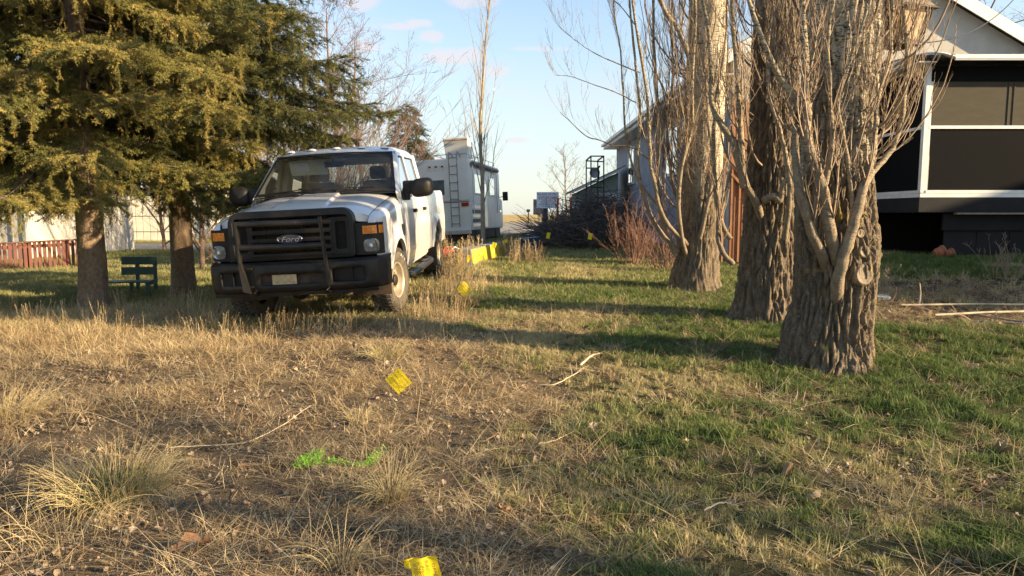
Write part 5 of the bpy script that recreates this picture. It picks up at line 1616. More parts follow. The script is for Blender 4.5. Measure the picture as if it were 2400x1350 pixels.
for s in (-1, 1):
    xe = AX + s*((HX1-HX0)/2 + OV); ze = AZ - ((HX1-HX0)/2+OV)*SL
    m = MB(); m.prism([hs((AX, HY0-FO, AZ+.10)), hs((xe, HY0-FO, ze+.10)), hs((xe, HY0-FO, ze+.22)), hs((AX, HY0-FO, AZ+.22))], (0, HY1-HY0+2*FO, 0)); rf = m.build('roof', M_shingle, house)
    m = MB(); m.prism([hs((AX, HY0-FO-.03, AZ-.10)), hs((xe, HY0-FO-.03, ze-.10)), hs((xe, HY0-FO-.03, ze+.20)), hs((AX, HY0-FO-.03, AZ+.20))], (0, .03, 0)); m.build('fascia', M_wpaint, rf)
    # soffit boards under the rake
    n_ = 18
    for k in range(n_):
        a0 = k/n_; a1 = (k+.93)/n_
        xa, xb = AX + (xe-AX)*a0, AX + (xe-AX)*a1; za, zb = AZ + (ze-AZ)*a0, AZ+(ze-AZ)*a1
        m = MB(); m.prism([hs((xa, HY0-FO, za+.06)), hs((xb, HY0-FO, zb+.06)), hs((xb, HY0-FO, zb+.08)), hs((xa, HY0-FO, za+.08))], (0, FO-.002, 0)); m.build('soffit_panel', M_wpaint, rf)
    # eave: fascia, gutter and flat soffit
    xw = HX0 if s < 0 else HX1
    m = MB(); m.box(hs((min(xe, xe-s*.03), HY0-FO, ze-.14)), hs((max(xe, xe-s*.03), HY1+FO, ze+.12))); m.build('eave_fascia', M_wpaint, rf)
    m = MB(); m.box(hs((min(xe+s*.01, xe+s*.13), HY0-FO, ze+.0)), hs((max(xe+s*.01, xe+s*.13), HY1+FO, ze+.11)), bev=.02); m.build('gutter', M_wpaint, rf)
    m = MB(); m.box(hs((min(xe, xw), HY0-FO+.01, ze-.12)), hs((max(xe, xw), HY1+FO, ze-.10))); m.build('eave_soffit', M_wpaint, rf)
for (y0, y1, z0, z1) in ((30.3, 31.7, 2.95, 4.35), (22.4, 24.0, 2.9, 4.3)):
    m = MB(); x_ = HX0-.03
    m.box(hs((x_-.02, y0-.08, z0-.10)), hs((x_+.03, y1+.08, z0))); m.box(hs((x_-.015, y0-.08, z1)), hs((x_+.03, y1+.08, z1+.08)))
    m.box(hs((x_-.015, y0-.08, z0)), hs((x_+.03, y0, z1))); m.box(hs((x_-.015, y1, z0)), hs((x_+.03, y1+.08, z1))); m.box(hs((x_-.012, (y0+y1)/2-.03, z0)), hs((x_+.03, (y0+y1)/2+.03, z1)))
    w_ = m.build('window', M_wpaint, house)
    m = MB(); m.box(hs((x_+.005, y0, z0)), hs((x_+.02, y1, z1))); m.build('pane', M_winglass, w_)

# ---- screened porch
PX0, PX1, PY0, PY1 = 8.05, 14.5, 14.0, 16.95
PB, PT = 1.98, 4.42
porch = empty('screened_porch', (PX0, PY0, GZ), label='black screened porch with white frame at the right edge, raised on dark boards', cat='porch')
def ps_(v): return (v[0]-PX0, v[1]-PY0, v[2]-GZ)
def pbox(lo, hi, name, mat, par=None, bev=0): m = MB(); m.box(ps_(lo), ps_(hi), bev=bev); return m.build(name, mat, par or porch)
pbox((PX0, PY0, PB), (PX0+.085, PY0+.10, PT), 'corner_post', M_wpaint)
pbox((PX0+.09, PY0+.005, PB), (PX0+.13, PY0+.07, PT-.30), 'post_trim', M_wpaint)
pbox((PX0+.10, PY0-.012, PB-.01), (PX1, PY0+.08, PB+.05), 'front_rail', M_wpaint); pbox((PX0-.01, PY0-.02, PB-.09), (PX1, PY0+.07, PB-.015), 'front_sill', M_wpaint)
pbox((PX0+.10, PY0+.0, 3.22), (PX1, PY0+.06, 3.28), 'front_rail', M_wpaint)
pbox((PX0+.0, PY0+.10, PB-.01), (PX0+.08, PY1, PB+.05), 'side_rail', M_wpaint); pbox((PX0-.012, PY0+.07, PB-.09), (PX0+.07, PY1, PB-.015), 'side_sill', M_wpaint)
pbox((PX0+.0, PY0+.10, 3.22), (PX0+.06, PY1, 3.28), 'side_rail', M_wpaint); pbox((PX0, PY1-.12, PB), (PX0+.1, PY1, PT), 'wall_post', M_wpaint)
pbox((PX0+.16, PY0+.030, PB+.05), (PX1, PY0+.036, 3.22), 'screen', M_screen); pbox((PX0+.16, PY0+.030, 3.28), (PX1, PY0+.036, PT-.30), 'screen', M_lit_tan)  # lit upper and shaded lower screen told apart by colour
pbox((PX0+.03, PY0+.10, PB+.05), (PX0+.036, PY1, 3.22), 'screen', M_screen); pbox((PX0+.03, PY0+.10, 3.28), (PX0+.036, PY1, PT-.02), 'screen', M_screen)
pbox((PX0+.10, PY0+.02, PT-.295), (PX1, PY0+.06, PT), 'valance', M_screen)
for x_ in (PX0+1.62, PX0+1.72):
    pbox((x_, PY0+.018, 3.28), (x_+.03, PY0+.030, PT-.30), 'screen_batten', M_lit_tan)
pbox((PX0-.03, PY0-.03, 1.60), (PX1, PY0+.05, PB-.09), 'rim_board', M_blackboard); pbox((PX0-.03, PY0+.05, 1.60), (PX0+.05, PY1, PB-.09), 'rim_board', M_blackboard)
pbox((PX0+.3, PY0+.06, 1.62), (PX1, PY1-.02, 1.68), 'deck', M_blackboard)
for k in range(9):
    x_ = PX0 + .62 + k*.66
    pbox((x_, PY0+.16, .4), (x_+.645, PY0+.19, 1.60), 'skirt_board', M_blackboard)  # near black colour stands for the shaded void under the deck
pbox((PX0+.04, PY1-.10, .4), (PX1, PY1-.06, 1.60), 'rear_skirt', M_blackboard)
pbox((PX0+.55, PY0+.10, 1.24), (PX0+2.2, PY0+.15, 1.56), 'skirt_patch', M_blackboard)
pbox((PX0+.66, PY0-.16, 1.555), (PX1, PY0-.035, 1.59), 'loose_plank', pm('weathered_plank', (.26,.20,.15), (.18,.14,.11), 6, .85, .3, 60))
pbox((PX0+.07, PY0+.3, PT+.0), (PX1, PY1, PT+.02), 'ceiling', M_wpaint)
# roof of the porch, ribbed tin sloping to the front, curved white trim at the corner
m = MB()
xs_ = np.linspace(PX0-.35, PX1, 190)
m.grid(lambda x, t: ps_((x, PY0-.38 + (PY1-PY0+.38)*t, PT+.12 + .30*t + .022*(abs(((x*5.2) % 1)-.5)*2)**2)), xs_, [0, .5, 1]); m.build('tin_roof', M_tinroof, porch, smooth=True, solid=.01)
pbox((PX0+.28, PY0-.40, PT+.02), (PX1, PY0-.37, PT+.125), 'roof_fascia', M_wpaint); pbox((PX0+.28, PY0-.415, PT+.045), (PX1, PY0-.402, PT+.075), 'fascia_rib', M_wpaint)
m = MB(); m.tube(smooth_path([ps_((PX0+.28, PY0-.39, PT+.07)), ps_((PX0+.02, PY0-.33, PT+.16)), ps_((PX0-.20, PY0-.10, PT+.18)), ps_((PX0-.34, PY0+.25, PT+.14))], 16), .055, 8, squash=.5); m.build('curved_trim', M_wpaint, porch, smooth=True)
pbox((PX0-.37, PY0+.25, PT+.03), (PX0-.33, PY1, PT+.17), 'side_fascia', M_wpaint)
pbox((PX0-.34, PY0-.30, PT+.0), (PX0+.0, PY1, PT+.02), 'side_soffit', M_wpaint)
# terracotta pots in the dark below
M_terra = pm('terracotta', (.34,.12,.055), (.25,.09,.04), 9, .8)
for (dx, dy, k) in ((.14, .35, 1.0), (.46, .18, .8)):
    lab = {1.0: 'terracotta pot lying in the dark beside the porch corner', .8: 'smaller terracotta pot under the porch edge, right of the other'}[k]
    p0 = Vector((PX0+dx, PY0-dy, Hf(PX0+dx, PY0-dy)))
    po = MB(); po.lathe([(.001, 0), (.07*k, 0), (.10*k, .16*k), (.115*k, .16*k), (.115*k, .19*k), (.10*k, .19*k), (.09*k, .05), (.001, .04)], 18, Matrix.Rotation(R(70), 4, 'Y'), 'z')
    o = po.build('flower_pot', M_terra, None, smooth=R(40), loc=p0 + Vector((0, 0, .10*k))); tag(o, lab, 'flower pot')

# ---- cedar boarded stair wing between the trunks
wing = empty('boarded_stairway', (4.75, 14.3, .6), label='orange cedar boarded stairway seen in the gap between the second and third trunks', cat='stairway')
for k in range(9):
    m = MB(); x_ = -.36 + k*.125; m.box((x_, 0, -.1), (x_+.118, .03, 3.3 - .06*k), bev=.004); m.build('board', M_cedar, wing)
m = MB(); m.bar((-.55, -.05, 2.15), (.25, -.05, 1.35), .05, .08); m.build('stair_rail', M_cedar, wing)
m = MB(); m.bar((-.55, -.05, 1.95), (.25, -.05, 1.15), .05, .05); m.build('stair_rail', M_cedar, wing)
for k in range(5):
    m = MB(); m.bar((-.5+.16*k, -.05, .0), (-.5+.16*k, -.05, 2.05-.16*k), .035, .035); m.build('baluster', M_cedar, wing)
m = MB(); m.box((.8, .5, 0), (.9, .6, 3.6)); m.build('post', M_cedar, wing)

# ---- neighbouring house outside the right edge: it throws the evening shade over the garden bed and the lower porch
nb_ = empty('house', (24.5, 9.2, .5), label='neighbouring gabled house standing outside the right edge of the photo', cat='house')
m = MB(); m.box((-4.2, -4.6, -.3), (4.2, 4.6, 4.3)); m.build('wall', M_stucco, nb_)
for y_ in (-4.6, 4.4):
    m = MB(); m.prism([(-4.2, y_+.002, 4.3), (4.2, y_+.002, 4.3), (0, y_+.002, 6.1)], (0, .19, 0)); m.build('gable', M_stucco, nb_)
for s in (-1, 1):
    m = MB(); m.prism([(0, -5.0, 6.15), (s*4.7, -5.0, 4.13), (s*4.7, -5.0, 4.28), (0, -5.0, 6.32)], (0, 10, 0)); m.build('roof', M_shingle, nb_)
for y_ in (-2.6, 1.4):
    m = MB(); m.box((-4.25, y_, 1.3), (-4.205, y_+1.3, 2.6)); w_ = m.build('window', M_wpaint, nb_)
    m = MB(); m.box((-4.27, y_+.08, 1.38), (-4.252, y_+1.22, 2.52)); m.build('pane', M_winglass, w_)

# ---- hanging wooden lantern box at the right of the nearest trunk
LY = 6.9
lp = pt(2112, 58, LY)
lan = empty('bird_house', tuple(lp), (0, 0, R(18)), label='brown wooden lantern shaped bird house hanging beside the nearest trunk', cat='bird house')
M_brown = pm('brown_wood', (.085,.050,.032), (.055,.034,.024), 9, .7, .4, 40, stretch=(3,3,.5)); M_tan = pm('tan_panel', (.42,.29,.15), (.30,.20,.11), 6, .6)
def frus(m, w0, w1, z0, z1): m.add([(-w0,-w0,z0),(w0,-w0,z0),(w0,w0,z0),(-w0,w0,z0),(-w1,-w1,z1),(w1,-w1,z1),(w1,w1,z1),(-w1,w1,z1)], [(0,3,2,1),(4,5,6,7),(0,1,5,4),(1,2,6,5),(2,3,7,6),(3,0,4,7)])
m = MB(); frus(m, .112, .165, -.17, .11); m.build('panel_box', M_tan, lan)
for (sx, sy) in ((-1,-1),(1,-1),(1,1),(-1,1)):
    m = MB(); m.bar((sx*.118, sy*.118, -.18), (sx*.172, sy*.172, .12), .035, .035); m.build('corner_stile', M_brown, lan)
m = MB(); frus(m, .132, .128, -.205, -.165); m.build('base_board', M_brown, lan)
m = MB(); frus(m, .225, .19, .115, .135); frus(m, .20, .09, .136, .27); m.build('hood_roof', pm('grey_shake', (.20,.17,.13), (.13,.11,.09), 8, .85, .4, 40), lan)
m = MB(); m.box((-.21, -.02, -.19), (-.17, .02, .5)); m.build('hanging_board', M_brown, lan)
m = MB(); m.box((-.22, -.02, .42), (.1, .02, .47)); m.build('bracket', M_brown, lan)

# ---- utility cable across the gable
m = MB()
a, b_ = Vector((5.6, 6.4, 4.0)), pt(2420, -60, 16.2)
a = pt(1995, 82, 6.6)
pts = [a.lerp(b_, t) + Vector((0, 0, -.55*4*t*(1-t))) for t in np.linspace(0, 1, 24)]
m.tube(pts, .009, 6); tag(m.build('overhead_cable', M_black, None, smooth=True), 'black overhead cable sagging from the nearest trunk to the gable roof', 'cable')

# ---- shed with green siding beyond the brush pile
SX0, SY0 = 4.05, 31.0
shed = empty('garden_shed', (SX0, SY0, .5), label='small shed with pale green siding and white door left of the blue grey wall', cat='shed')
M_green = pm('pale_green_siding', (.30,.34,.29), (.25,.29,.25), 3, .8)
W0, W1 = 340/FPX, 0
def sx_(px, Y): return (px-1200)/FPX*Y
xl, xr = sx_(1352, SY0), sx_(1446, SY0)
m = MB(); m.box((xl-SX0, 0, 0), (xr-SX0, 3, 1.9)); m.build('shed_body', M_green, shed)
for k in range(13):
    m = MB(); z_ = .02+k*.145; m.add([(xl-SX0, -.004, z_+.14), (xl-SX0, -.03, z_), (xr-SX0, -.03, z_), (xr-SX0, -.004, z_+.14)], [[0,1,2,3]]); m.build('siding_board', M_green, shed)
    m = MB(); m.add([(xl-SX0-.004, 0, z_+.14), (xl-SX0-.03, 0, z_), (xl-SX0-.03, 3, z_), (xl-SX0-.004, 3, z_+.14)], [[0,1,2,3]]); m.build('siding_board', M_green, shed)
zl = pt(1338, 452, SY0).z - .5; zr = pt(1440, 402, SY0).z - .5
xa = sx_(1338, SY0)-SX0; xb = sx_(1446, SY0)-SX0
m = MB(); m.prism([(xl-SX0, -.002, 1.85), (xb, -.002, 1.85), (xb, -.002, zr-.05), (xl-SX0, -.002, zl)], (0, 3, 0)); m.build('gable', M_green, shed)
m = MB(); m.prism([(xa, -.25, zl), (xb+.3, -.25, zr+.15), (xb+.3, -.25, zr+.27), (xa, -.25, zl+.10)], (0, 3.5, 0)); m.build('roof', M_shingle, shed)
m = MB(); m.prism([(xa, -.28, zl-.03), (xb+.3, -.28, zr+.12), (xb+.3, -.28, zr+.22), (xa, -.28, zl+.07)], (0, .03, 0)); m.build('fascia', M_wpaint, shed)
for k in range(3):
    x_ = sx_(1402+14*k, SY0)-SX0
    m = MB(); m.box((x_, -.05, .1), (x_+.25, -.032, 2.0)); m.build('door_panel', M_wpaint, shed)

# ---- white building across the road at the left
wb = empty('white_building', (-24, 41, 0), label='long low white metal building across the road behind the spruces', cat='building')
M_cream = pm('cream_metal_siding', (.74,.70,.57), (.66,.62,.50), 2, .6)
bx0, bx1 = sx_(62, 41)+24, sx_(420, 41)+24
m = MB(); m.box((bx0, 0, -.6), (bx1, 12, 3.0)); m.build('wall', M_cream, wb)
n_ = 22
for k in range(n_):
    x_ = bx0 + (bx1-bx0)*k/n_
    m = MB(); m.box((x_+.02, -.035, -.3), (x_+(bx1-bx0)/n_-.02, -.002, 2.95), bev=.008); m.build('siding_panel', M_cream, wb)
for z_ in (.55, 1.45):
    m = MB(); m.box((bx0, -.05, z_), (bx1, -.037, z_+.03)); m.build('girt', M_lit_tan, wb)
m = MB(); m.box((bx0-.2, -.4, 3.0), (bx1+.2, 12.3, 3.18)); m.build('roof', M_wpaint, wb)
m = MB(); m.box((sx_(318,41)+24, -.07, -.25), (sx_(345,41)+24, -.05, -.02)); v_ = m.build('basement_window', M_blackboard, wb)
for k in range(2):
    m = MB(); x_ = sx_(318+14*k, 41)+24; m.box((x_, -.085, -.28), (x_+.33, -.072, -.24)); m.build('window_sill', M_wpaint, v_)
m = MB(); m.box((sx_(110,41)+24, -.08, -.3), (sx_(128,41)+24, -.05, 1.6)); m.build('door', M_stucco2, wb)

# ---- stucco corner at the far left
cb = empty('stucco_building', (sx_(0, 24), 24, 0), label='pale grey stucco wall at the far left edge behind the red fence', cat='building')
m = MB(); m.box((-8, 0, -.4), (sx_(58, 24)-sx_(0, 24), 7, 5.2)); m.build('wall', M_stucco, cb)
m = MB(); m.box((sx_(58, 24)-sx_(0, 24)+.004, -.06, -.4), (sx_(66, 24)-sx_(0, 24), .06, 5.2)); m.build('corner_post', M_stucco2, cb)
m = MB(); m.tube([(sx_(36,24)-sx_(0,24), -.05, -.3), (sx_(35,24)-sx_(0,24), -.05, 3.6)], .025, 6); m.build('pipe', M_stucco2, cb)

# ---- red picket fence on a low concrete wall
FA, FB = pt(-40, 574, 19.3), pt(242, 560, 21.6)
fen = empty('picket_fence', (FA.x, FA.y, 0), label='red brown picket fence on a low concrete wall at the left edge', cat='fence')
M_red = pm('red_brown_stain', (.125,.034,.020), (.080,.024,.015), 7, .7, .5, 30, c3=(.20,.060,.034), c3scale=2, stretch=(2,2,.6))
M_conc = pm('old_concrete', (.27,.25,.215), (.20,.18,.15), 6, .9, .6, 40)
dv = Vector((FB.x-FA.x, FB.y-FA.y, 0)); Lf = dv.length; dv.normalize(); nrm = Vector((dv.y, -dv.x, 0))
def fz(px, py, Y): return pt(px, py, Y).z
t0, t1 = fz(-40, 574, 19.3), fz(242, 560, 21.6); b0, b1 = fz(-40, 652, 19.3), fz(242, 630, 21.6)
n_ = int(Lf/.118)
for k in range(n_+1):
    t = k/n_; p = dv*(Lf*t); zt = t0+(t1-t0)*t; zb = b0+(b1-b0)*t
    m = MB(); m.bar((p.x, p.y, zb), (p.x, p.y, zt), .082, .022, up=tuple(nrm)); m.build('picket', M_red, fen)
for f in (.12, .88):
    m = MB(); m.bar((nrm.x*-.03, nrm.y*-.03, b0+(t0-b0)*f), (dv.x*Lf-nrm.x*.03, dv.y*Lf-nrm.y*.03, b1+(t1-b1)*f), .04, .09); m.build('rail', M_red, fen)
m = MB(); m.bar((0, 0, t0+.02), (dv.x*Lf, dv.y*Lf, t1+.02), .14, .035); m.build('cap_rail', M_red, fen)
for t in (0, .33, .66, 1):
    p = dv*(Lf*t); m = MB(); m.bar((p.x-nrm.x*.08, p.y-nrm.y*.08, b0+(b1-b0)*t-.3), (p.x-nrm.x*.08, p.y-nrm.y*.08, t0+(t1-t0)*t), .10, .10); m.build('post', M_red, fen)
m = MB(); m.bar((-.3*dv.x, -.3*dv.y, b0-.35), (dv.x*Lf, dv.y*Lf, b1-.35), .22, .62); m.build('base_wall', M_conc, fen)
# ================================================================== BARE TREES AND SHRUBS
bare_tree('poplar_sapling', 'slender bare poplar standing in front of the camper, its top leaving the picture', sx_(1133, 24.5), 24.5, 9.2, .085, 71, nb=30, spread=.26, up=.10, z_first=.14, tw=1, nsub=6, wig=.045, Lb=.42, thin=.7, mat=pm('pale_young_bark', (.34,.28,.19), (.22,.18,.13), 3, .8))
RMIN = .0042
M_shrub = pm('greyish_twigs', (.19,.125,.09), (.12,.085,.065), 4, .85)
bare_tree('bare_tree', 'spreading bare tree with dense brown twigs above the truck cab', -6.6, 27.5, 9.4, .13, 72, nb=24, spread=1.1, up=-.005, z_first=.10, tw=2, nsub=10, wig=.14, Lb=.66, thin=.55, mat=M_shrub)
bare_tree('bare_tree', 'bare tree with curling twigs just right of the dark spruce crown', -6.9, 33.0, 9.6, .13, 73, nb=24, spread=1.0, up=.01, z_first=.12, tw=2, nsub=10, wig=.14, Lb=.62, thin=.55, mat=M_shrub)
bare_tree('bare_tree', 'bare thicket tree seen behind the bench and the left mirror of the truck', -8.6, 19.5, 5.2, .08, 74, nb=26, spread=.75, up=.03, z_first=.05, tw=2, nsub=8, wig=.13, Lb=.8, mat=M_shrub)
bare_tree('bare_tree', 'low bare thicket between the spruce trunks at the far left', -14.8, 30, 5.0, .08, 75, nb=24, spread=.9, up=.0, z_first=.05, tw=2, nsub=8, wig=.13, Lb=.8, mat=M_shrub)
bare_tree('bare_tree', 'small bare tree rising behind the campground sign', 3.6, 46, 5.2, .07, 76, nb=18, spread=.8, up=.03, z_first=.1, tw=2, nsub=7, wig=.12, Lb=.7, mat=M_shrub)
bare_tree('bare_tree', 'bare tree behind the black steel rack, right of the sign', 5.6, 40, 4.6, .07, 77, nb=18, spread=.75, up=.03, z_first=.1, tw=2, nsub=7, wig=.12, Lb=.7, mat=M_shrub)
bare_tree('bare_tree', 'bare brown tree showing above the gable roof in the top right corner', 19.5, 30, 13.5, .3, 78, nb=22, spread=.9, up=.0, z_first=.3, tw=2, nsub=10, wig=.13, Lb=.5, thin=.6, mat=M_shrub)
bare_tree('bare_tree', 'distant bare tree by the spruce behind the camper', -3.6, 46, 6.5, .10, 79, nb=16, spread=.7, up=.03, z_first=.1, tw=2, nsub=7, wig=.12, Lb=.6, mat=M_shrub)
# trees of the same row beyond the right edge of the frame; their shadows dapple the lawn
bare_tree('bare_tree', 'bare poplar outside the right edge whose branches dapple the near lawn', 13.5, -1.3, 10.5, .17, 81, nb=34, spread=.6, up=.04, z_first=.10, tw=2, nsub=8, wig=.10, Lb=.5, thin=.7)

def shrub(label, x, y, n, h, seed, mat, lean=.8, rr=.25, tw=1, name='twiggy_shrub', r0=.008):
    root = empty(name, (x, y, Hf(x, y)), label=label, cat='shrub'); r = random.Random(seed); tb = TB()
    for i in range(n):
        a = r.uniform(0, 6.283); b0_ = Vector((math.cos(a)*r.uniform(0, rr), math.sin(a)*r.uniform(0, rr), 0))
        d = Vector((math.cos(a)*r.uniform(0, lean), math.sin(a)*r.uniform(0, lean), 1))
        q = path(b0_, d, h*r.uniform(.5, 1.1), 8, .10, .02, r=r); ra = r0*r.uniform(.6, 1.2)
        tb.tube(q, np.linspace(ra, ra*.3, 9), 4)
        shoots(tb, q, ra, r, tw, 5, (.15*h, .45*h), .05, .12, .7, .15, .6)
    tag(tb.build('stems', mat, root), kind='stuff'); return root
RMIN = .0022
M_redtw = pm('red_twigs', (.22,.105,.070), (.17,.095,.065), 4, .7, c3=(.28,.20,.13), c3scale=1)
shrub('red twigged bush left of the third trunk, before the brush pile', 2.5, 14.6, 46, 1.45, 91, M_redtw, .75)
shrub('low red twigged bush with leaf litter caught at its foot, nearer the third trunk', 2.9, 13.2, 40, .9, 92, M_redtw, .9)
RMIN = .0055
M_pink = pm('pinkish_twigs', (.25,.155,.12), (.17,.11,.085), 4, .85)
shrub('tall brown thicket of arching twigs behind the truck cab, left part', -7.1, 25.5, 84, 7.4, 95, M_pink, 1.0, 1.0, 2, 'twiggy_shrub', .022)
shrub('tall brown thicket of arching twigs behind the truck cab, right part', -7.4, 29.0, 70, 7.4, 96, M_pink, 1.2, 1.1, 2, 'twiggy_shrub', .022)
RMIN = .003
shrub('bare bush behind the left wheel of the truck, beside the second spruce trunk', -6.3, 16.2, 50, 2.4, 93, M_shrub, .7, .4)
shrub('bare bush at the right of the second spruce trunk, near the truck mirror', -5.6, 18.4, 46, 2.3, 94, M_shrub, .7, .5)
M_cornst = pm('dead_stalks', (.30,.24,.17), (.22,.17,.12), 5, .85)
for i, (px, py, Y_, lab) in enumerate([(2085, 690, 10.4, 'dead plant stalks at the left end of the garden bed'), (2195, 690, 10.6, 'tangle of dead stalks in the middle of the garden bed'),
                                       (2345, 640, 11.6, 'standing dead stalk clump at the far right of the garden bed'), (2372, 640, 11.4, 'tall bent dead stalk nearest the right edge'), (2250, 700, 10.2, 'low dead stalk clump right of the middle of the bed')]):
    shrub(lab, sx_(px, Y_), Y_, 9, .42 + (.25 if i in (2, 3) else 0), 300+i, M_cornst, .9, .12, 1, 'dead_plant', .006)

# ---- brush pile
bp_root = empty('brush_pile', (2.45, 22.5, Hf(2.45, 22.5)), label='big dark pile of cut branches before the shed and steel rack', cat='brush pile')
r = random.Random(5); tb = TB()
for i in range(2000):
    a = r.uniform(0, 6.283); q_ = math.sqrt(r.random()); x_ = math.cos(a)*q_*1.75; y_ = math.sin(a)*q_*1.6
    top = 1.5*max(0, 1-(x_/2.0)**2*.75-(y_/1.8)**2*.8)*(1+.25*math.sin(x_*2.1+.5)); z_ = r.uniform(.0, 1)**.6*top
    d = Vector((r.gauss(0,1), r.gauss(0,.8), r.gauss(.1,.35)))
    q = path((x_, y_, z_), d, r.uniform(.3, 1.3), 5, .16, .01, r=r)
    ra = r.uniform(.005, .018); tb.tube(q, np.linspace(ra, ra*.35, 6), 4)
for i in range(90):
    a = r.uniform(0, 6.283); x_ = r.uniform(-1.5, 1.6); top = 1.4*max(0.1, 1-(x_/2.0)**2*.8)
    q = path((x_, r.uniform(-1, .6), top*.8), (r.gauss(0,.6), r.gauss(0,.4), 1), r.uniform(.3, .9), 5, .16, .0, r=r); tb.tube(q, np.linspace(.009, .003, 6), 4)
tag(tb.build('branches', pm('old_branch', (.13,.105,.088), (.085,.07,.06), 4, .9), bp_root), kind='stuff')
for px, lab in ((1307, 'orange marker stake at the right edge of the campground sign'), (1338, 'orange marker stake on top of the brush pile, right of the other stake')):
    p = pt(px, 476, 23.6); m = MB(); m.tube([(0, 0, -1.3), (0, 0, -.1), (.01, 0, .16)], .035, 8); tag(m.build('marker_stake', pm('orange_plastic', (.75,.10,.03), (.6,.08,.03), 5, .5), None, smooth=True, loc=p), lab, 'stake')

# ---- black steel rack with a dish
ry = 26.5
rk = empty('steel_rack', (sx_(1402, ry), ry, 0), label='tall black steel frame with a round dish standing behind the brush pile', cat='steel frame')
M_steel = pm('black_steel', (.018,.018,.020), (.03,.028,.026), 8, .5)
def rb_(a, b, w=.045, name='frame_bar'):
    A = pt(a[0], a[1], ry + a[2]) - rk.location; B = pt(b[0], b[1], ry + b[2]) - rk.location
    m = MB(); m.bar(A, B, w, w); m.build(name, M_steel, rk)
for a, b in [((1385,366,0),(1385,490,0)), ((1415,366,0),(1415,500,0)), ((1385,366,0),(1415,366,0)), ((1374,376,1.),(1374,490,1.)), ((1401,376,1.),(1401,480,1.)), ((1374,377,1.),(1415,379,1.)),
             ((1374,394,1.),(1401,394,1.)), ((1385,426,0),(1415,426,0)), ((1374,438,1.),(1415,440,1.)), ((1390,476,0),(1428,474,0)), ((1393,480,0),(1393,505,0)), ((1428,474,0),(1428,505,0)), ((1374,490,.5),(1430,500,.5)), ((1385,366,0),(1374,376,1.)), ((1415,366,0),(1401,376,1.))]:
    rb_(a, b)
p = pt(1394, 405, ry) - rk.location
m = MB(); m.lathe([(.001, .06), (.12, .04), (.19, 0), (.195, .01), (.12, .055), (.001, .075)], 20, Matrix.Translation(p), 'y'); m.build('dish', pm('grey_dish', (.30,.31,.32), (.2,.2,.2), 4, .5), rk, smooth=True)
m = MB(); m.tube([p + Vector((.13,0,-.25)), p + Vector((.15,-.05,0)), p + Vector((.11,-.1,.15)), p + Vector((.17,-.1,.25))], .035, 8); m.build('hook', M_steel, rk, smooth=True)
# gas canister with a black knob beside the rack
p = pt(1424, 482, 25.5); m = MB(); m.lathe([(.001,-.22),(.14,-.2),(.16,-.1),(.16,.1),(.10,.2),(.001,.22)], 18, None, 'z'); o = m.build('gas_bottle', M_wpaint, None, smooth=True, loc=p); tag(o, 'white gas bottle at the foot of the steel frame', 'gas bottle')
# blue bin
bb = gp(1240, 560); m = MB()
o = empty('storage_bin', (sx_(1241, 20.5), 20.5, Hf(.5, 20.5)), (0, 0, R(12)), label='dark blue plastic bin left of the brush pile, lid tilted', cat='bin')
M_blue = pm('blue_plastic', (.020,.055,.10), (.015,.04,.075), 4, .5)
m = MB(); m.add([(-.22,-.17,0),(.22,-.17,0),(.22,.17,0),(-.22,.17,0),(-.27,-.22,.36),(.27,-.22,.36),(.27,.22,.36),(-.27,.22,.36)], [(0,3,2,1),(0,1,5,4),(1,2,6,5),(2,3,7,6),(3,0,4,7)]); m.build('bin_body', M_blue, o, solid=.01)
m = MB(); m.box((-.30, -.25, .37), (.30, .25, .40), Matrix.Rotation(R(-6), 4, 'Y'), bev=.01); m.build('bin_lid', M_blue, o)

# ---- campground sign
SYD = 38.0
A = pt(1258, 450, SYD); B = pt(1309, 488, SYD)
sg = empty('campground_sign', ((A.x+B.x)/2, SYD, .55), label='white village campground sign on a dark post by the road', cat='sign')
w_, h_ = B.x-A.x, A.z-B.z; cz_ = (A.z+B.z)/2 - .55
m = MB(); m.box((-w_/2, -.02, cz_-h_/2), (w_/2, .02, cz_+h_/2), bev=.006); brd = m.build('board', pm('sign_white', (.82,.83,.86), (.76,.77,.80), 3, .6), sg)
m = MB(); m.box((-.22, .03, -.3), (.02, .17, cz_+h_/2-.05)); m.build('post', pm('navy_post', (.035,.045,.085), (.025,.03,.06), 4, .6), sg)
m = MB(); m.box((-.29, .03, -.3), (-.225, .12, cz_)); m.build('post_edge', M_conc, sg)
M_red_t = pm('sign_red', (.50,.03,.03)); M_nav_t = pm('sign_navy', (.02,.035,.10)); M_gr_t = pm('sign_grey', (.18,.17,.20))
def st(txt, z_, size, mat, nm, sx=1.0):
    text_obj(nm, txt, size, mat, brd, Matrix.Translation((0, -.024, cz_+z_)) @ Matrix.Rotation(math.pi/2, 4, 'X'), .002, sx=sx)
st('VILLAGE OF MILO', h_*.36, .165, M_nav_t, 'heading', .92); st('CAMPGROUND', h_*.17, .180, M_red_t, 'title', .95)
rq = random.Random(9)
for k, (z_, wd) in enumerate(((.07, .40), (-.015, .25), (-.11, .34), (-.19, .30), (-.28, .40), (-.37, .30))):   # lines too small to read in the photograph
    x_ = -w_*wd
    m = MB()
    while x_ < w_*wd:
        l_ = rq.uniform(.03, .12); m.box((x_, -.024, cz_+z_*h_-.018), (min(x_+l_, w_*wd), -.021, cz_+z_*h_+.018)); x_ += l_+.03
    tag(m.build('small_print', M_red_t if k == 2 else M_gr_t, brd), kind='stuff')
A = pt(1250, 467, 41); B = pt(1272, 503, 41)
o = empty('notice_board', ((A.x+B.x)/2, 41, .55), label='dark navy board seen edge on behind the campground sign', cat='sign')
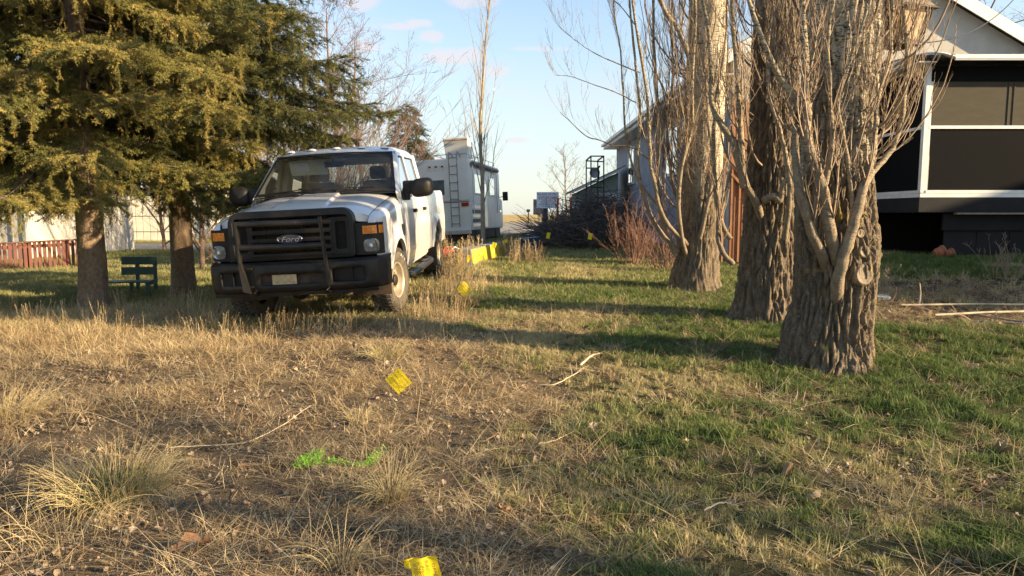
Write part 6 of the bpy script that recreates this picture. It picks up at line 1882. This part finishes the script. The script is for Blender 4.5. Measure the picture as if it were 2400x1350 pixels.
m = MB(); m.box((-(B.x-A.x)/2, 0, B.z-.55), ((B.x-A.x)/2, .08, A.z-.55), bev=.01); m.build('panel', pm('navy_panel', (.03,.035,.065), (.022,.026,.05), 4, .6), o)
m = MB(); m.box((.02, .09, -.2), (.12, .19, B.z-.4)); m.build('post', M_conc, o)
o = empty('road_post', (sx_(1238, 80), 80, .55), label='tiny marker post standing far off on the golden field', cat='post')
m = MB(); m.box((-.06, -.06, 0), (.06, .06, 1.6)); m.box((-.2, -.05, 1.3), (.2, .05, 1.6)); m.build('marker', M_blackboard, o)

# ================================================================== CAMPER
RD = 26.0
rv = empty('camper', (sx_(1107, RD), RD, .42), (R(0), R(-2.6), R(-9.6)), label='old white camper with rear ladder and rooftop box parked beyond the truck', cat='camper')
M_rv = pm('rv_white', (.80,.77,.69), (.74,.71,.63), 2, .45, c3=(.62,.57,.48), c3scale=3, c3thr=(.6,.8)); M_alu = pm('aluminium', (.60,.60,.60), (.5,.5,.5), 6, .3, metal=.9); M_rvwin = pm('curtained_window', (.15,.17,.165), (.10,.115,.115), 3, .12, coat=.5); M_lad = pm('dull_aluminium', (.30,.29,.27), (.22,.21,.2), 6, .5, metal=.3); M_stripe = pm('brown_stripe', (.16,.10,.07), (.10,.08,.07), 4, .6)
RW, RL, RH = 2.42, 6.0, 3.20
rr_ = MB()
rr_.box((-RW, 0, .55), (0, RL, RH), bev=.07); rr_.build('body', M_rv, rv, smooth=R(40))
m = MB(); m.box((-RW+.05, .03, .20), (-.05, RL, .55)); m.build('skirt', M_dark, rv)
def rbx(lo, hi, name, mat, par=None, bev=0, smooth=False):
    m = MB(); m.box(lo, hi, bev=bev); return m.build(name, mat, par or rv, smooth=smooth)
w_ = rbx((-1.86, -.022, 1.86), (-.90, -.002, 2.48), 'window_frame', M_rv, bev=.009); rbx((-1.83, -.032, 1.90), (-.94, -.024, 2.44), 'window', M_rvwin, w_)
rbx((-RW+.02, -.012, 1.60), (-.02, -.002, 1.63), 'belt_line', M_stripe); rbx((-RW+.02, -.012, 1.66), (-.02, -.002, 1.675), 'belt_line', M_stripe)
rbx((-1.6, -.016, 2.80), (-.92, -.002, 3.02), 'lamp_panel', M_rv, bev=.006)
for x_ in (-1.46, -1.22, -.98): rbx((x_-.045, -.045, 2.90), (x_+.045, -.017, 2.96), 'clearance_lamp', M_redl, bev=.01)
for x_ in (-2.30, -.30): rbx((x_-.02, -.05, 1.45), (x_+.25, -.015, 1.58), 'tail_lamp', M_redl, bev=.01)
rbx((-RW-.02, -.15, .42), (.0, .0, .56), 'bumper', M_alu, bev=.02)
ld = empty('ladder', (0, 0, 0)); ld.parent = rv
for x_ in (-.70, -.40):
    m = MB(); m.tube(smooth_path([(x_, -.10, .70), (x_, -.12, 1.5), (x_, -.12, 3.0), (x_, -.10, 3.38), (x_, .15, 3.42), (x_, .5, 3.30)], 20), .021, 7); m.build('stile', M_lad, ld, smooth=True)
for k in range(9):
    m = MB(); z_ = .82+k*.30; m.tube([(-.70, -.12, z_), (-.40, -.12, z_)], .018, 6); m.build('rung', M_lad, ld)
rk2 = empty('roof_rack', (0, 0, 0)); rk2.parent = rv
for a, b in [((-1.3,.1,3.36),(-.05,.1,3.36)), ((-.05,.1,3.36),(-.05,5.2,3.36)), ((-1.3,.1,3.36),(-1.3,3,3.36)), ((-.05,.1,3.2),(-.05,.1,3.36)), ((-.05,2.0,3.2),(-.05,2.0,3.36)), ((-.05,4.0,3.2),(-.05,4.0,3.36)), ((-1.3,.1,3.2),(-1.3,.1,3.36)), ((-.05,5.2,3.2),(-.05,5.2,3.36)), ((-1.3,2,3.36),(-.05,2,3.36))]:
    m = MB(); m.tube([a, b], .016, 6); m.build('rack_rail', M_alu, rk2)
# open roof box: a lid standing up
m = MB(); m.add([(-1.02,.75,3.26),(-.14,.75,3.26),(-.12,1.35,3.26),(-1.0,1.35,3.26),(-1.06,.55,4.02),(-.10,.55,4.02),(-.08,1.15,4.02),(-1.04,1.15,4.02)], [(0,3,2,1),(4,5,6,7),(0,1,5,4),(1,2,6,5),(2,3,7,6),(3,0,4,7)])
bx_ = m.build('roof_box', M_rv, rv, bevel=.03); rbx((-.98, .52, 3.40), (-.22, .60, 3.42), 'box_rib', M_stripe, bx_) ; rbx((-1.05, .50, 3.90), (-.12, .54, 3.93), 'box_rim', M_stripe, bx_)
rbx((-1.9, 2.2, 3.2), (-1.2, 3.0, 3.45), 'roof_vent', M_rv, bev=.05)
# right side: awning, windows, door, reflective panels, mirror and the cab beyond
m = MB(); m.tube([(.09, .25, 3.02), (.09, 5.2, 3.02)], .075, 12); aw = m.build('awning_roll', pm('awning_brown', (.16,.12,.10), (.30,.28,.26), 5, .8, thr=(.45,.55)), rv, smooth=True)
for y_ in (.35, 5.0):
    m = MB(); m.tube([(.07, y_, 3.0), (.06, y_, 1.2)], .022, 6); m.build('awning_arm', M_alu, aw)
for (y0, y1, z0, z1) in ((.8, 1.9, 1.95, 2.65), (3.6, 4.6, 1.95, 2.65)):
    w_ = rbx((.002, y0-.05, z0-.05), (.022, y1+.05, z1+.05), 'window_frame', M_rv, bev=.006); rbx((.024, y0, z0), (.032, y1, z1), 'window', M_winglass, w_)
d_ = rbx((.003, 2.3, .62), (.024, 3.0, 2.55), 'door', M_alu, bev=.006); rbx((.026, 2.4, 1.8), (.032, 2.9, 2.35), 'door_window', M_winglass, d_)
for k in range(5): rbx((.002, .3, .68+.17*k), (.012, 2.15, .80+.17*k), 'side_stripe', M_alu if k % 2 == 0 else M_stripe)
for y_ in (1.25, 5.2):
    m = MB(); m.lathe([(.38, -.25), (.38, -.02), (.34, 0), (.2, .0), (.001, -.02)], 22, Matrix.Translation((-.02, y_, .40)), 'x'); m.build('wheel', M_rubber, rv, smooth=R(40))
rbx((-2.25, RL, .5), (-.15, RL+1.5, 1.9), 'cab', M_rv, bev=.15, smooth=True); rbx((-2.2, RL, 2.0), (-.2, RL+1.2, 3.1), 'overcab', M_rv, bev=.15, smooth=True)
rbx((-.16, RL+.1, 1.25), (-.14, RL+1.0, 1.8), 'cab_window', M_winglass)
m = MB(); m.bar((-.15, RL+.3, 1.9), (.16, RL+.2, 1.95), .03, .03); mr_ = m.build('mirror_arm', M_black, rv); rbx((.10, RL+.14, 1.75), (.34, RL+.22, 2.15), 'mirror_head', M_black, mr_, bev=.03)

# ================================================================== SMALL THINGS
# red fuel can behind the truck's rear wheel
p = Vector((sx_(1050, 15.5), 15.5, Hf(-1.4, 15.5)))
o = empty('fuel_can', tuple(p), (0, 0, R(20)), label='red plastic fuel can with pale spout behind the rear wheel of the truck', cat='fuel can')
M_rp = pm('red_plastic', (.62,.030,.035), (.5,.025,.03), 4, .4)
m = MB(); m.box((-.14, -.09, 0), (.14, .09, .30), bev=.03); m.build('can_body', M_rp, o, smooth=True)
m = MB(); m.tube([(-.08,0,.30), (-.05,0,.36), (.06,0,.36), (.09,0,.30)], .014, 8); m.build('handle', M_rp, o, smooth=True)
m = MB(); m.tube([(.06,0,.28), (.16,0,.36), (.26,0,.30)], .018, 8); m.build('spout', M_wpaint, o, smooth=True)

# concrete kerb block painted yellow on its right side
A, B = Vector((sx_(1110, 14.3), 14.3, 0)), Vector((sx_(1188, 18.2), 18.2, 0))
kb = empty('kerb_block', (A.x, A.y, Hf(A.x, A.y)), (0, 0, math.atan2(B.y-A.y, B.x-A.x) - math.pi/2), label='long concrete kerb block with yellow painted side in dead weeds beyond the truck', cat='kerb block')
M_yel = pm('yellow_paint', (.68,.52,.02), (.50,.38,.02), 5, .6, .3, 30, c3=(.45,.38,.22), c3scale=9, c3thr=(.60,.68))
Lk = (B-A).length; Hk = .36
m = MB(); m.add([(-.42,0,-.1),(0,0,-.1),(0,Lk,-.1),(-.42,Lk,-.1),(-.36,.05,Hk),(-.06,.05,Hk),(-.06,Lk,Hk),(-.36,Lk,Hk)], [(0,3,2,1),(4,5,6,7),(0,1,5,4),(1,2,6,5),(2,3,7,6),(3,0,4,7)]); m.build('block', M_conc, kb, bevel=.02)
m = MB(); m.add([(.004,.01,-.08),(.004,Lk-.01,-.08),(-.052,Lk-.01,Hk-.02),(-.052,.06,Hk-.02)], [(0,1,2,3)]); m.build('painted_side', M_yel, kb)
m = MB(); m.add([(-.40,-.004,-.02),(-.27,-.004,-.02),(-.33,.03,.27)], [(0,1,2)]); m.build('painted_mark', M_yel, kb)

# bench
by = 14.6
bn = empty('park_bench', (sx_(322, by), by, Hf(sx_(322, by), by)-.05), (0, 0, R(8)), label='green wooden park bench between the two spruce trunks', cat='bench')
M_bgreen = pm('bench_green', (.060,.125,.115), (.045,.095,.09), 6, .6, .3, 40)
zb = pt(322, 655, by).z - bn.location.z
for k, dz in enumerate((.10, .31)):
    m = MB(); m.box((-.33, -.02+.03*k, zb+dz-.0), (.36, .02+.03*k, zb+dz+.16), bev=.006); m.build('back_slat', M_bgreen, bn)
for k in range(3):
    m = MB(); m.box((-.74, -.06-.15*k-.13, zb-.03), (.36, -.06-.15*k, zb), bev=.006); m.build('seat_slat', M_bgreen, bn)
for x_ in (-.05, .30):
    m = MB(); m.bar((x_, .06, zb-.5), (x_, .10, zb+.44), .06, .06, up=(1,0,0)); m.build('back_post', M_bgreen, bn)
for x_ in (-.60, -.02, .30):
    m = MB(); m.bar((x_, -.42, zb-.5), (x_, -.34, zb-.03), .06, .06, up=(1,0,0)); m.build('leg', M_bgreen, bn)
m = MB(); m.box((.285, -.46, zb-.09), (.325, .08, zb-.035)); m.build('seat_bearer', M_bgreen, bn)

# locate flags
M_flag = pm('flag_yellow', (.95,.74,.02), (.90,.68,.02), 8, .5, trans=.35); M_ink = pm('flag_ink', (.05,.045,.03), rough=.7); M_wire = pm('flag_wire', (.10,.095,.085), rough=.5, metal=.5)
def flag(px, py, Y, label, w=.125, h=.10, roll=0, text=True, wirelen=None, crumple=.0035, lean=0, yaw=0, seed=0, rows=None):
    c = pt(px, py, Y); g_ = Hf(c.x, c.y)
    rt_ = empty('marker_flag', (c.x, c.y, g_), label=label, cat='flag')
    zc = c.z - g_
    M = Matrix.Translation((0, 0, zc)) @ Matrix.Rotation(R(yaw), 4, 'Z') @ Matrix.Rotation(R(roll), 4, 'Y')
    r_ = random.Random(seed); m = MB(); nx, nz = 9, 7
    ph = r_.uniform(0, 6)
    def f(u, v):
        return tuple(M @ Vector(((u-.5)*w, crumple*math.sin(u*7+v*3+ph) + crumple*.7*math.sin(v*9+ph), (v-.5)*h)))
    m.grid(f, np.linspace(0, 1, nx), np.linspace(0, 1, nz)); fl = m.build('flag_sheet', M_flag, rt_, smooth=True)
    hk = M @ Vector((-w/2, 0, 0)); 
    top = M @ Vector((-w/2, 0, h/2)); bot = M @ Vector((-w/2, 0, -h/2))
    if top.z < bot.z: top, bot = bot, top
    m = MB(); m.tube(smooth_path([top, bot, Vector((bot.x*.6+lean, bot.y*.5, max(.0, bot.z*.5))), Vector((bot.x*.4+lean, 0, -.03))], 14), .0009, 5); m.build('wire', M_wire, rt_, smooth=True)
    if text:
        rows = rows or ['WARNING', 'BURIED GAS LINE', 'DANGER', 'BURIED GAS LINE']
        for k, t_ in enumerate(rows):
            Mt_ = M @ Matrix.Translation((0, -crumple*1.9-.001, h*(.32-.22*k))) @ Matrix.Rotation(math.pi/2, 4, 'X')
            text_obj('flag_print', t_, h*.17, M_ink, fl, Mt_, .0004, sx=.92 if len(t_) > 9 else 1.3)
    return rt_
flag(934, 893, 4.35, 'yellow gas line flag with print, alone on the track in the near middle',   .130, .112, 50, yaw=12, seed=1, lean=.05)
flag(1088, 678, 7.0, 'yellow printed flag in the weeds to the right of the front wheel', .125, .11, 48, yaw=22, seed=2)
flag(1000, 1346, 2.55, 'crumpled yellow printed flag cut off by the bottom edge', .135, .105, 78, yaw=8, seed=3, crumple=.010, rows=['DANGER', 'BURIED GAS LINE', 'DANGER', 'BURIED GAS LINE'])
flag(975, 1322, 2.60, 'second yellow flag half hidden behind the one at the bottom edge', .10, .05, -8, yaw=-10, seed=4, crumple=.010, text=False)
flag(1158, 575, 15.2, 'small yellow flag above the middle of the kerb block', .09, .12, 20, text=False, seed=5)
flag(1184, 566, 17.2, 'small yellow flag at the far end of the kerb block', .08, .13, 70, text=False, seed=6)
flag(1098, 606, 14.0, 'small yellow flag at the near left end of the kerb block', .08, .14, 15, text=False, seed=7)
flag(1285, 552, 19.6, 'yellow flag before the left part of the brush pile', .10, .17, 12, text=False, seed=8)
flag(1383, 554, 19.4, 'yellow flag before the right part of the brush pile', .11, .18, 8, text=False, seed=9)

# dry grass clumps that stand out
def clump(label, px, py, n, h, sp, seed, w=.004, tint=.72, green=0):
    p = gp(px, py)
    o = empty('grass_clump', tuple(p), label=label, cat='grass clump')
    tb_ = TB(); r_ = random.Random(seed)
    for i in range(n):
        a = r_.uniform(0, 6.283); q_ = math.sqrt(r_.random())*sp; ll = h*r_.uniform(.45, 1.1)
        d = Vector((math.cos(a)*r_.uniform(0, 1.0), math.sin(a)*r_.uniform(0, 1.0), 1))
        P = [Vector((math.cos(a)*q_, math.sin(a)*q_, -.01))]; d.normalize(); dr = r_.uniform(.02, .32)
        for s in range(7):
            P.append(P[-1] + d*ll/7); d = (d + Vector((math.cos(a)*.06, math.sin(a)*.06, -dr))).normalized()
            if P[-1].z < .004: P[-1].z = .004
        tb_.tube(P, np.linspace(w*.5, w*.16, 8), 3)
    tag(tb_.build('blades', M_straw, o), kind='stuff')
    if green: 
        tb_ = TB()
        for i in range(green):
            a = r_.uniform(0, 6.283); q_ = math.sqrt(r_.random())*sp*1.1; ll = h*r_.uniform(.25, .5)
            tb_.tube(path((math.cos(a)*q_, math.sin(a)*q_, 0), (r_.gauss(0,.3), r_.gauss(0,.3), 1), ll, 4, .1, -.05, r=r_), np.linspace(w*.6, w*.15, 5), 3)
        tag(tb_.build('green_blades', M_gblade, o), kind='stuff')
    return o
M_straw = pm('straw', (.60,.50,.26), (.46,.36,.18), 6, .7, trans=.25); M_gblade = pm('fresh_blades', (.14,.19,.05), (.20,.22,.07), 8, .7, trans=.3)
clump('largest pale dry grass clump, at the lower left with green shoots in it', 270, 1165, 520, .36, .24, 1, green=300)
clump('dry grass clump at the left edge, halfway down', 10, 985, 300, .36, .22, 2)
clump('upright pale dry grass clump right of the spray paint mark', 915, 1172, 190, .30, .07, 3)
clump('low dry grass clump between the truck and the lone flag', 905, 838, 200, .24, .16, 4, green=60)
clump('small dry grass clump left below the lone flag', 838, 990, 110, .17, .06, 5)
clump('straggly dry grass tuft near the bottom edge, left of the flags', 800, 1335, 60, .30, .06, 6)
clump('long pale blades of grass fallen across the lower left', 150, 1270, 40, .5, .2, 7)

# fallen sticks
def stick(label, pts, r0, mat, twigs=0, seed=1):
    P = []
    for (px, py, dz) in pts:
        g_ = gp(px, py); P.append(g_ + Vector((0, 0, dz)))
    c = P[0].copy(); o = empty('fallen_stick', tuple(c), label=label, cat='stick')
    Q = smooth_path([p - c for p in P], 16); r_ = random.Random(seed)
    Q = [q + Vector((0, 0, r_.uniform(-.002, .004))) for q in Q]
    m = MB(); m.tube(Q, np.linspace(r0, r0*.4, 17), 6); m.build('stem', mat, o, smooth=True)
    for k in range(twigs):
        p, d = at_path(Q, r_.uniform(.35, .85)); m = MB(); m.tube(path(p, d + Vector((r_.gauss(0,.6), r_.gauss(0,.6), .3)), .14, 5, .15, -.03, r=r_), np.linspace(r0*.5, r0*.2, 6), 5); m.build('side_twig', mat, o, smooth=True)
    return o
M_pale = pm('bleached_wood', (.60,.50,.34), (.46,.36,.23), 9, .75); M_brst = pm('brown_stick', (.26,.16,.09), (.18,.11,.07), 9, .8)
stick('pale forked stick on the lawn edge, right of the lone flag', [(1262, 910, .02), (1300, 910, .03), (1330, 900, .05), (1362, 890, .07)], .0062, M_pale, 3)
stick('short pale stick propped near the forked one', [(1360, 862, .02), (1385, 848, .05), (1405, 846, .07)], .012, M_pale)
stick('long pale stalk lying across the track, left of the green paint', [(400, 1062, .03), (470, 1056, .03), (570, 1046, .02), (650, 1014, .03), (730, 975, .08)], .0042, M_pale)
stick('thin pale stick at the edge of the lawn below the forked one', [(1262, 1048, .02), (1300, 1040, .02), (1355, 1018, .03)], .005, M_pale)
stick('brown stick lying beside the largest grass clump', [(560, 1098, .012), (620, 1096, .014), (655, 1092, .014)], .012, M_brst)
stick('curved brown twig between the lone flag and the lawn', [(1060, 1045, .01), (1110, 1046, .015), (1150, 1035, .02), (1168, 1020, .02)], .007, M_brst)
stick('brown twig near the bottom, left of the upright clump', [(730, 1176, .01), (770, 1172, .015), (815, 1162, .02)], .007, M_brst)
stick('crooked pale twig on the right hand lawn near the bottom', [(1650, 1212, .03), (1690, 1202, .05), (1730, 1206, .04)], .005, M_pale, 1)
stick('short upright cut stem standing in the garden bed', [(2154, 716, .0), (2156, 712, .14), (2153, 711, .27)], .012, M_pale)
# bundle of pale poles by the garden bed
M_pole = pm('white_conduit', (.46,.40,.28), (.24,.20,.14), 5, .75, thr=(.4,.6))
for lab, a, b, r0, mt in [('upper of the two bright pale poles lying at the right edge', (2110, 727, .06), (2440, 726, .06), .014, M_pole), ('lower of the two bright pale poles lying at the right edge', (2190, 749, .05), (2440, 741, .06), .015, M_pole),
                          ('grey pole lying aslant below the bright poles', (2200, 738, .05), (2420, 768, .05), .013, M_conc), ('thin grey rod nearest the camera in the pole heap', (2270, 758, .03), (2440, 770, .03), .010, M_conc), ('weathered board end at the left of the pole heap', (2085, 716, .03), (2180, 738, .03), .028, M_brst)]:
    A = gp(a[0], a[1]) + Vector((0,0,a[2])); B = gp(b[0], b[1]) + Vector((0,0,b[2]))
    m = MB(); m.tube([Vector((0,0,0)), (B-A)*.5 + Vector((0,0,.01)), B-A], r0, 10); tag(m.build('pole', mt, None, smooth=True, loc=A), lab, 'pole')
p = gp(2058, 698); m = MB(); m.add([(math.cos(a)*.16*(1+.2*math.sin(3*a)), math.sin(a)*.22, .03) for a in np.linspace(0, 6.283, 15)[:-1]] + [(math.cos(a)*.15, math.sin(a)*.2, -.03) for a in np.linspace(0, 6.283, 15)[:-1]], [list(range(14))] + [[i, (i+1) % 14, 14+(i+1) % 14, 14+i] for i in range(14)])
tag(m.build('stepping_stone', pm('pale_stone', (.45,.46,.46), (.36,.36,.36), 8, .8), None, loc=p), 'flat pale stone at the foot of the nearest trunk, right side', 'stone')
# bark chip standing in the lawn
p = gp(1838, 1112); m = MB(); m.box((-.035, -.012, -.01), (.035, .012, .075), Matrix.Rotation(R(25), 4, 'Y') @ Matrix.Rotation(R(50), 4, 'Z'), bev=.006); tag(m.build('bark_chip', M_brst, None, loc=p), 'dark bark chip standing upright in the right hand lawn', 'bark')
# big curled leaf
def bigleaf(label, px, py, s, rz, mat, tilt=.3):
    p = gp(px, py); V, F, Q = leaf(int(px)); V = V*s
    o = np_mesh('fallen_leaf', V, None, mat, None, True, quads=Q); o.location = p + Vector((0,0,.02)); o.rotation_euler = (tilt, .2, rz); tag(o, label, 'leaf')
M_ol = pm('orange_leaf', (.46,.24,.10), (.34,.17,.08), 30, .7, .5, 60); M_gl = pm('grey_leaf', (.36,.28,.19), (.26,.20,.14), 30, .7, .5, 60)
bigleaf('large orange brown leaf near the bottom edge at the left', 445, 1298, 3.0, .5, M_ol, .35)
bigleaf('big curled grey leaf in the leaf hollow at the right', 2345, 1068, 2.6, 1.0, M_gl, .5)
bigleaf('reddish leaf cluster on the dry lawn near the bottom centre', 1175, 1215, 2.0, 2.0, M_ol, .5)
bigleaf('pale leaf leaning in the lawn near the bottom right', 1905, 1180, 1.6, 2.6, M_gl, .8)
bigleaf('pale leaf at the lawn edge below the thin stick', 1390, 1008, 1.5, .2, M_gl, .9)
bigleaf('small upright leaf left of the nearest trunk', 1710, 848, 1.6, 1.2, M_gl, 1.3)

# bright green spray paint mark: painted stones and straw
M_spray = pm('spray_green', (.36,.78,.03), (.26,.60,.03), 30, .6, .4, 80)
rg2 = np.random.default_rng(12)
c0 = gp(735, 1085); V = []; Q = []; c = 0
pl = [gp(*q) for q in ((700, 1094), (722, 1078), (748, 1072), (740, 1090), (700, 1098), (760, 1092), (800, 1092), (836, 1100), (866, 1094), (880, 1082), (890, 1068))]
wts = [1.2, 1.6, 1.3, 1.2, .8, .6, .5, .6, 1.0, 1.1, .8]
for i in range(len(pl)-1):
    for k in range(int(200*wts[i])):
        t = rg2.uniform(); p = pl[i].lerp(pl[i+1], t) + Vector((rg2.normal(0, .016), rg2.normal(0, .026)*wts[i], 0)); z = Hf(p.x, p.y) + rg2.uniform(.010, .034)
        a = rg2.uniform(0, 6.28); l = rg2.uniform(.004, .016); w = rg2.uniform(.0012, .004); dx, dy = math.cos(a), math.sin(a); dz = rg2.normal(0, .4)
        base = Vector((p.x, p.y, z)) - c0
        V += [base + Vector((-dx*l-dy*w, -dy*l+dx*w, -dz*l)), base + Vector((-dx*l+dy*w, -dy*l-dx*w, -dz*l)), base + Vector((dx*l+dy*w, dy*l-dx*w, dz*l)), base + Vector((dx*l-dy*w, dy*l+dx*w, dz*l))]
        Q.append((c, c+1, c+2, c+3)); c += 4
o = np_mesh('spray_paint_mark', np.array([tuple(v) for v in V]), None, M_spray, None, quads=Q); o.location = c0
tag(o, 'bright green spray paint line over stones and straw on the track', 'paint mark', kind='stuff')

# ================================================================== GROUPS OF LIKE THINGS
GR = {'flag': 'yellow utility marker flags', 'grass clump': 'dry grass clumps on the track', 'stick': 'fallen sticks on the ground', 'pole': 'poles lying by the garden bed',
      'leaf': 'large fallen leaves', 'stake': 'orange marker stakes', 'flower pot': 'terracotta pots under the porch'}
GN_ = {'poplar_tree': 'old poplar trunks in a row on the lawn', 'spruce_tree': 'spruces on the left', 'bare_tree': 'bare deciduous trees in the distance and off frame',
       'twiggy_shrub': 'leafless shrubs', 'dead_plant': 'dead plants in the garden bed', 'picket_fence': None}
for o in list(COL.objects):
    if o.parent or 'category' not in o: continue
    g_ = GR.get(o['category']) or GN_.get(o.name.split('.')[0])
    if g_: o['group'] = g_
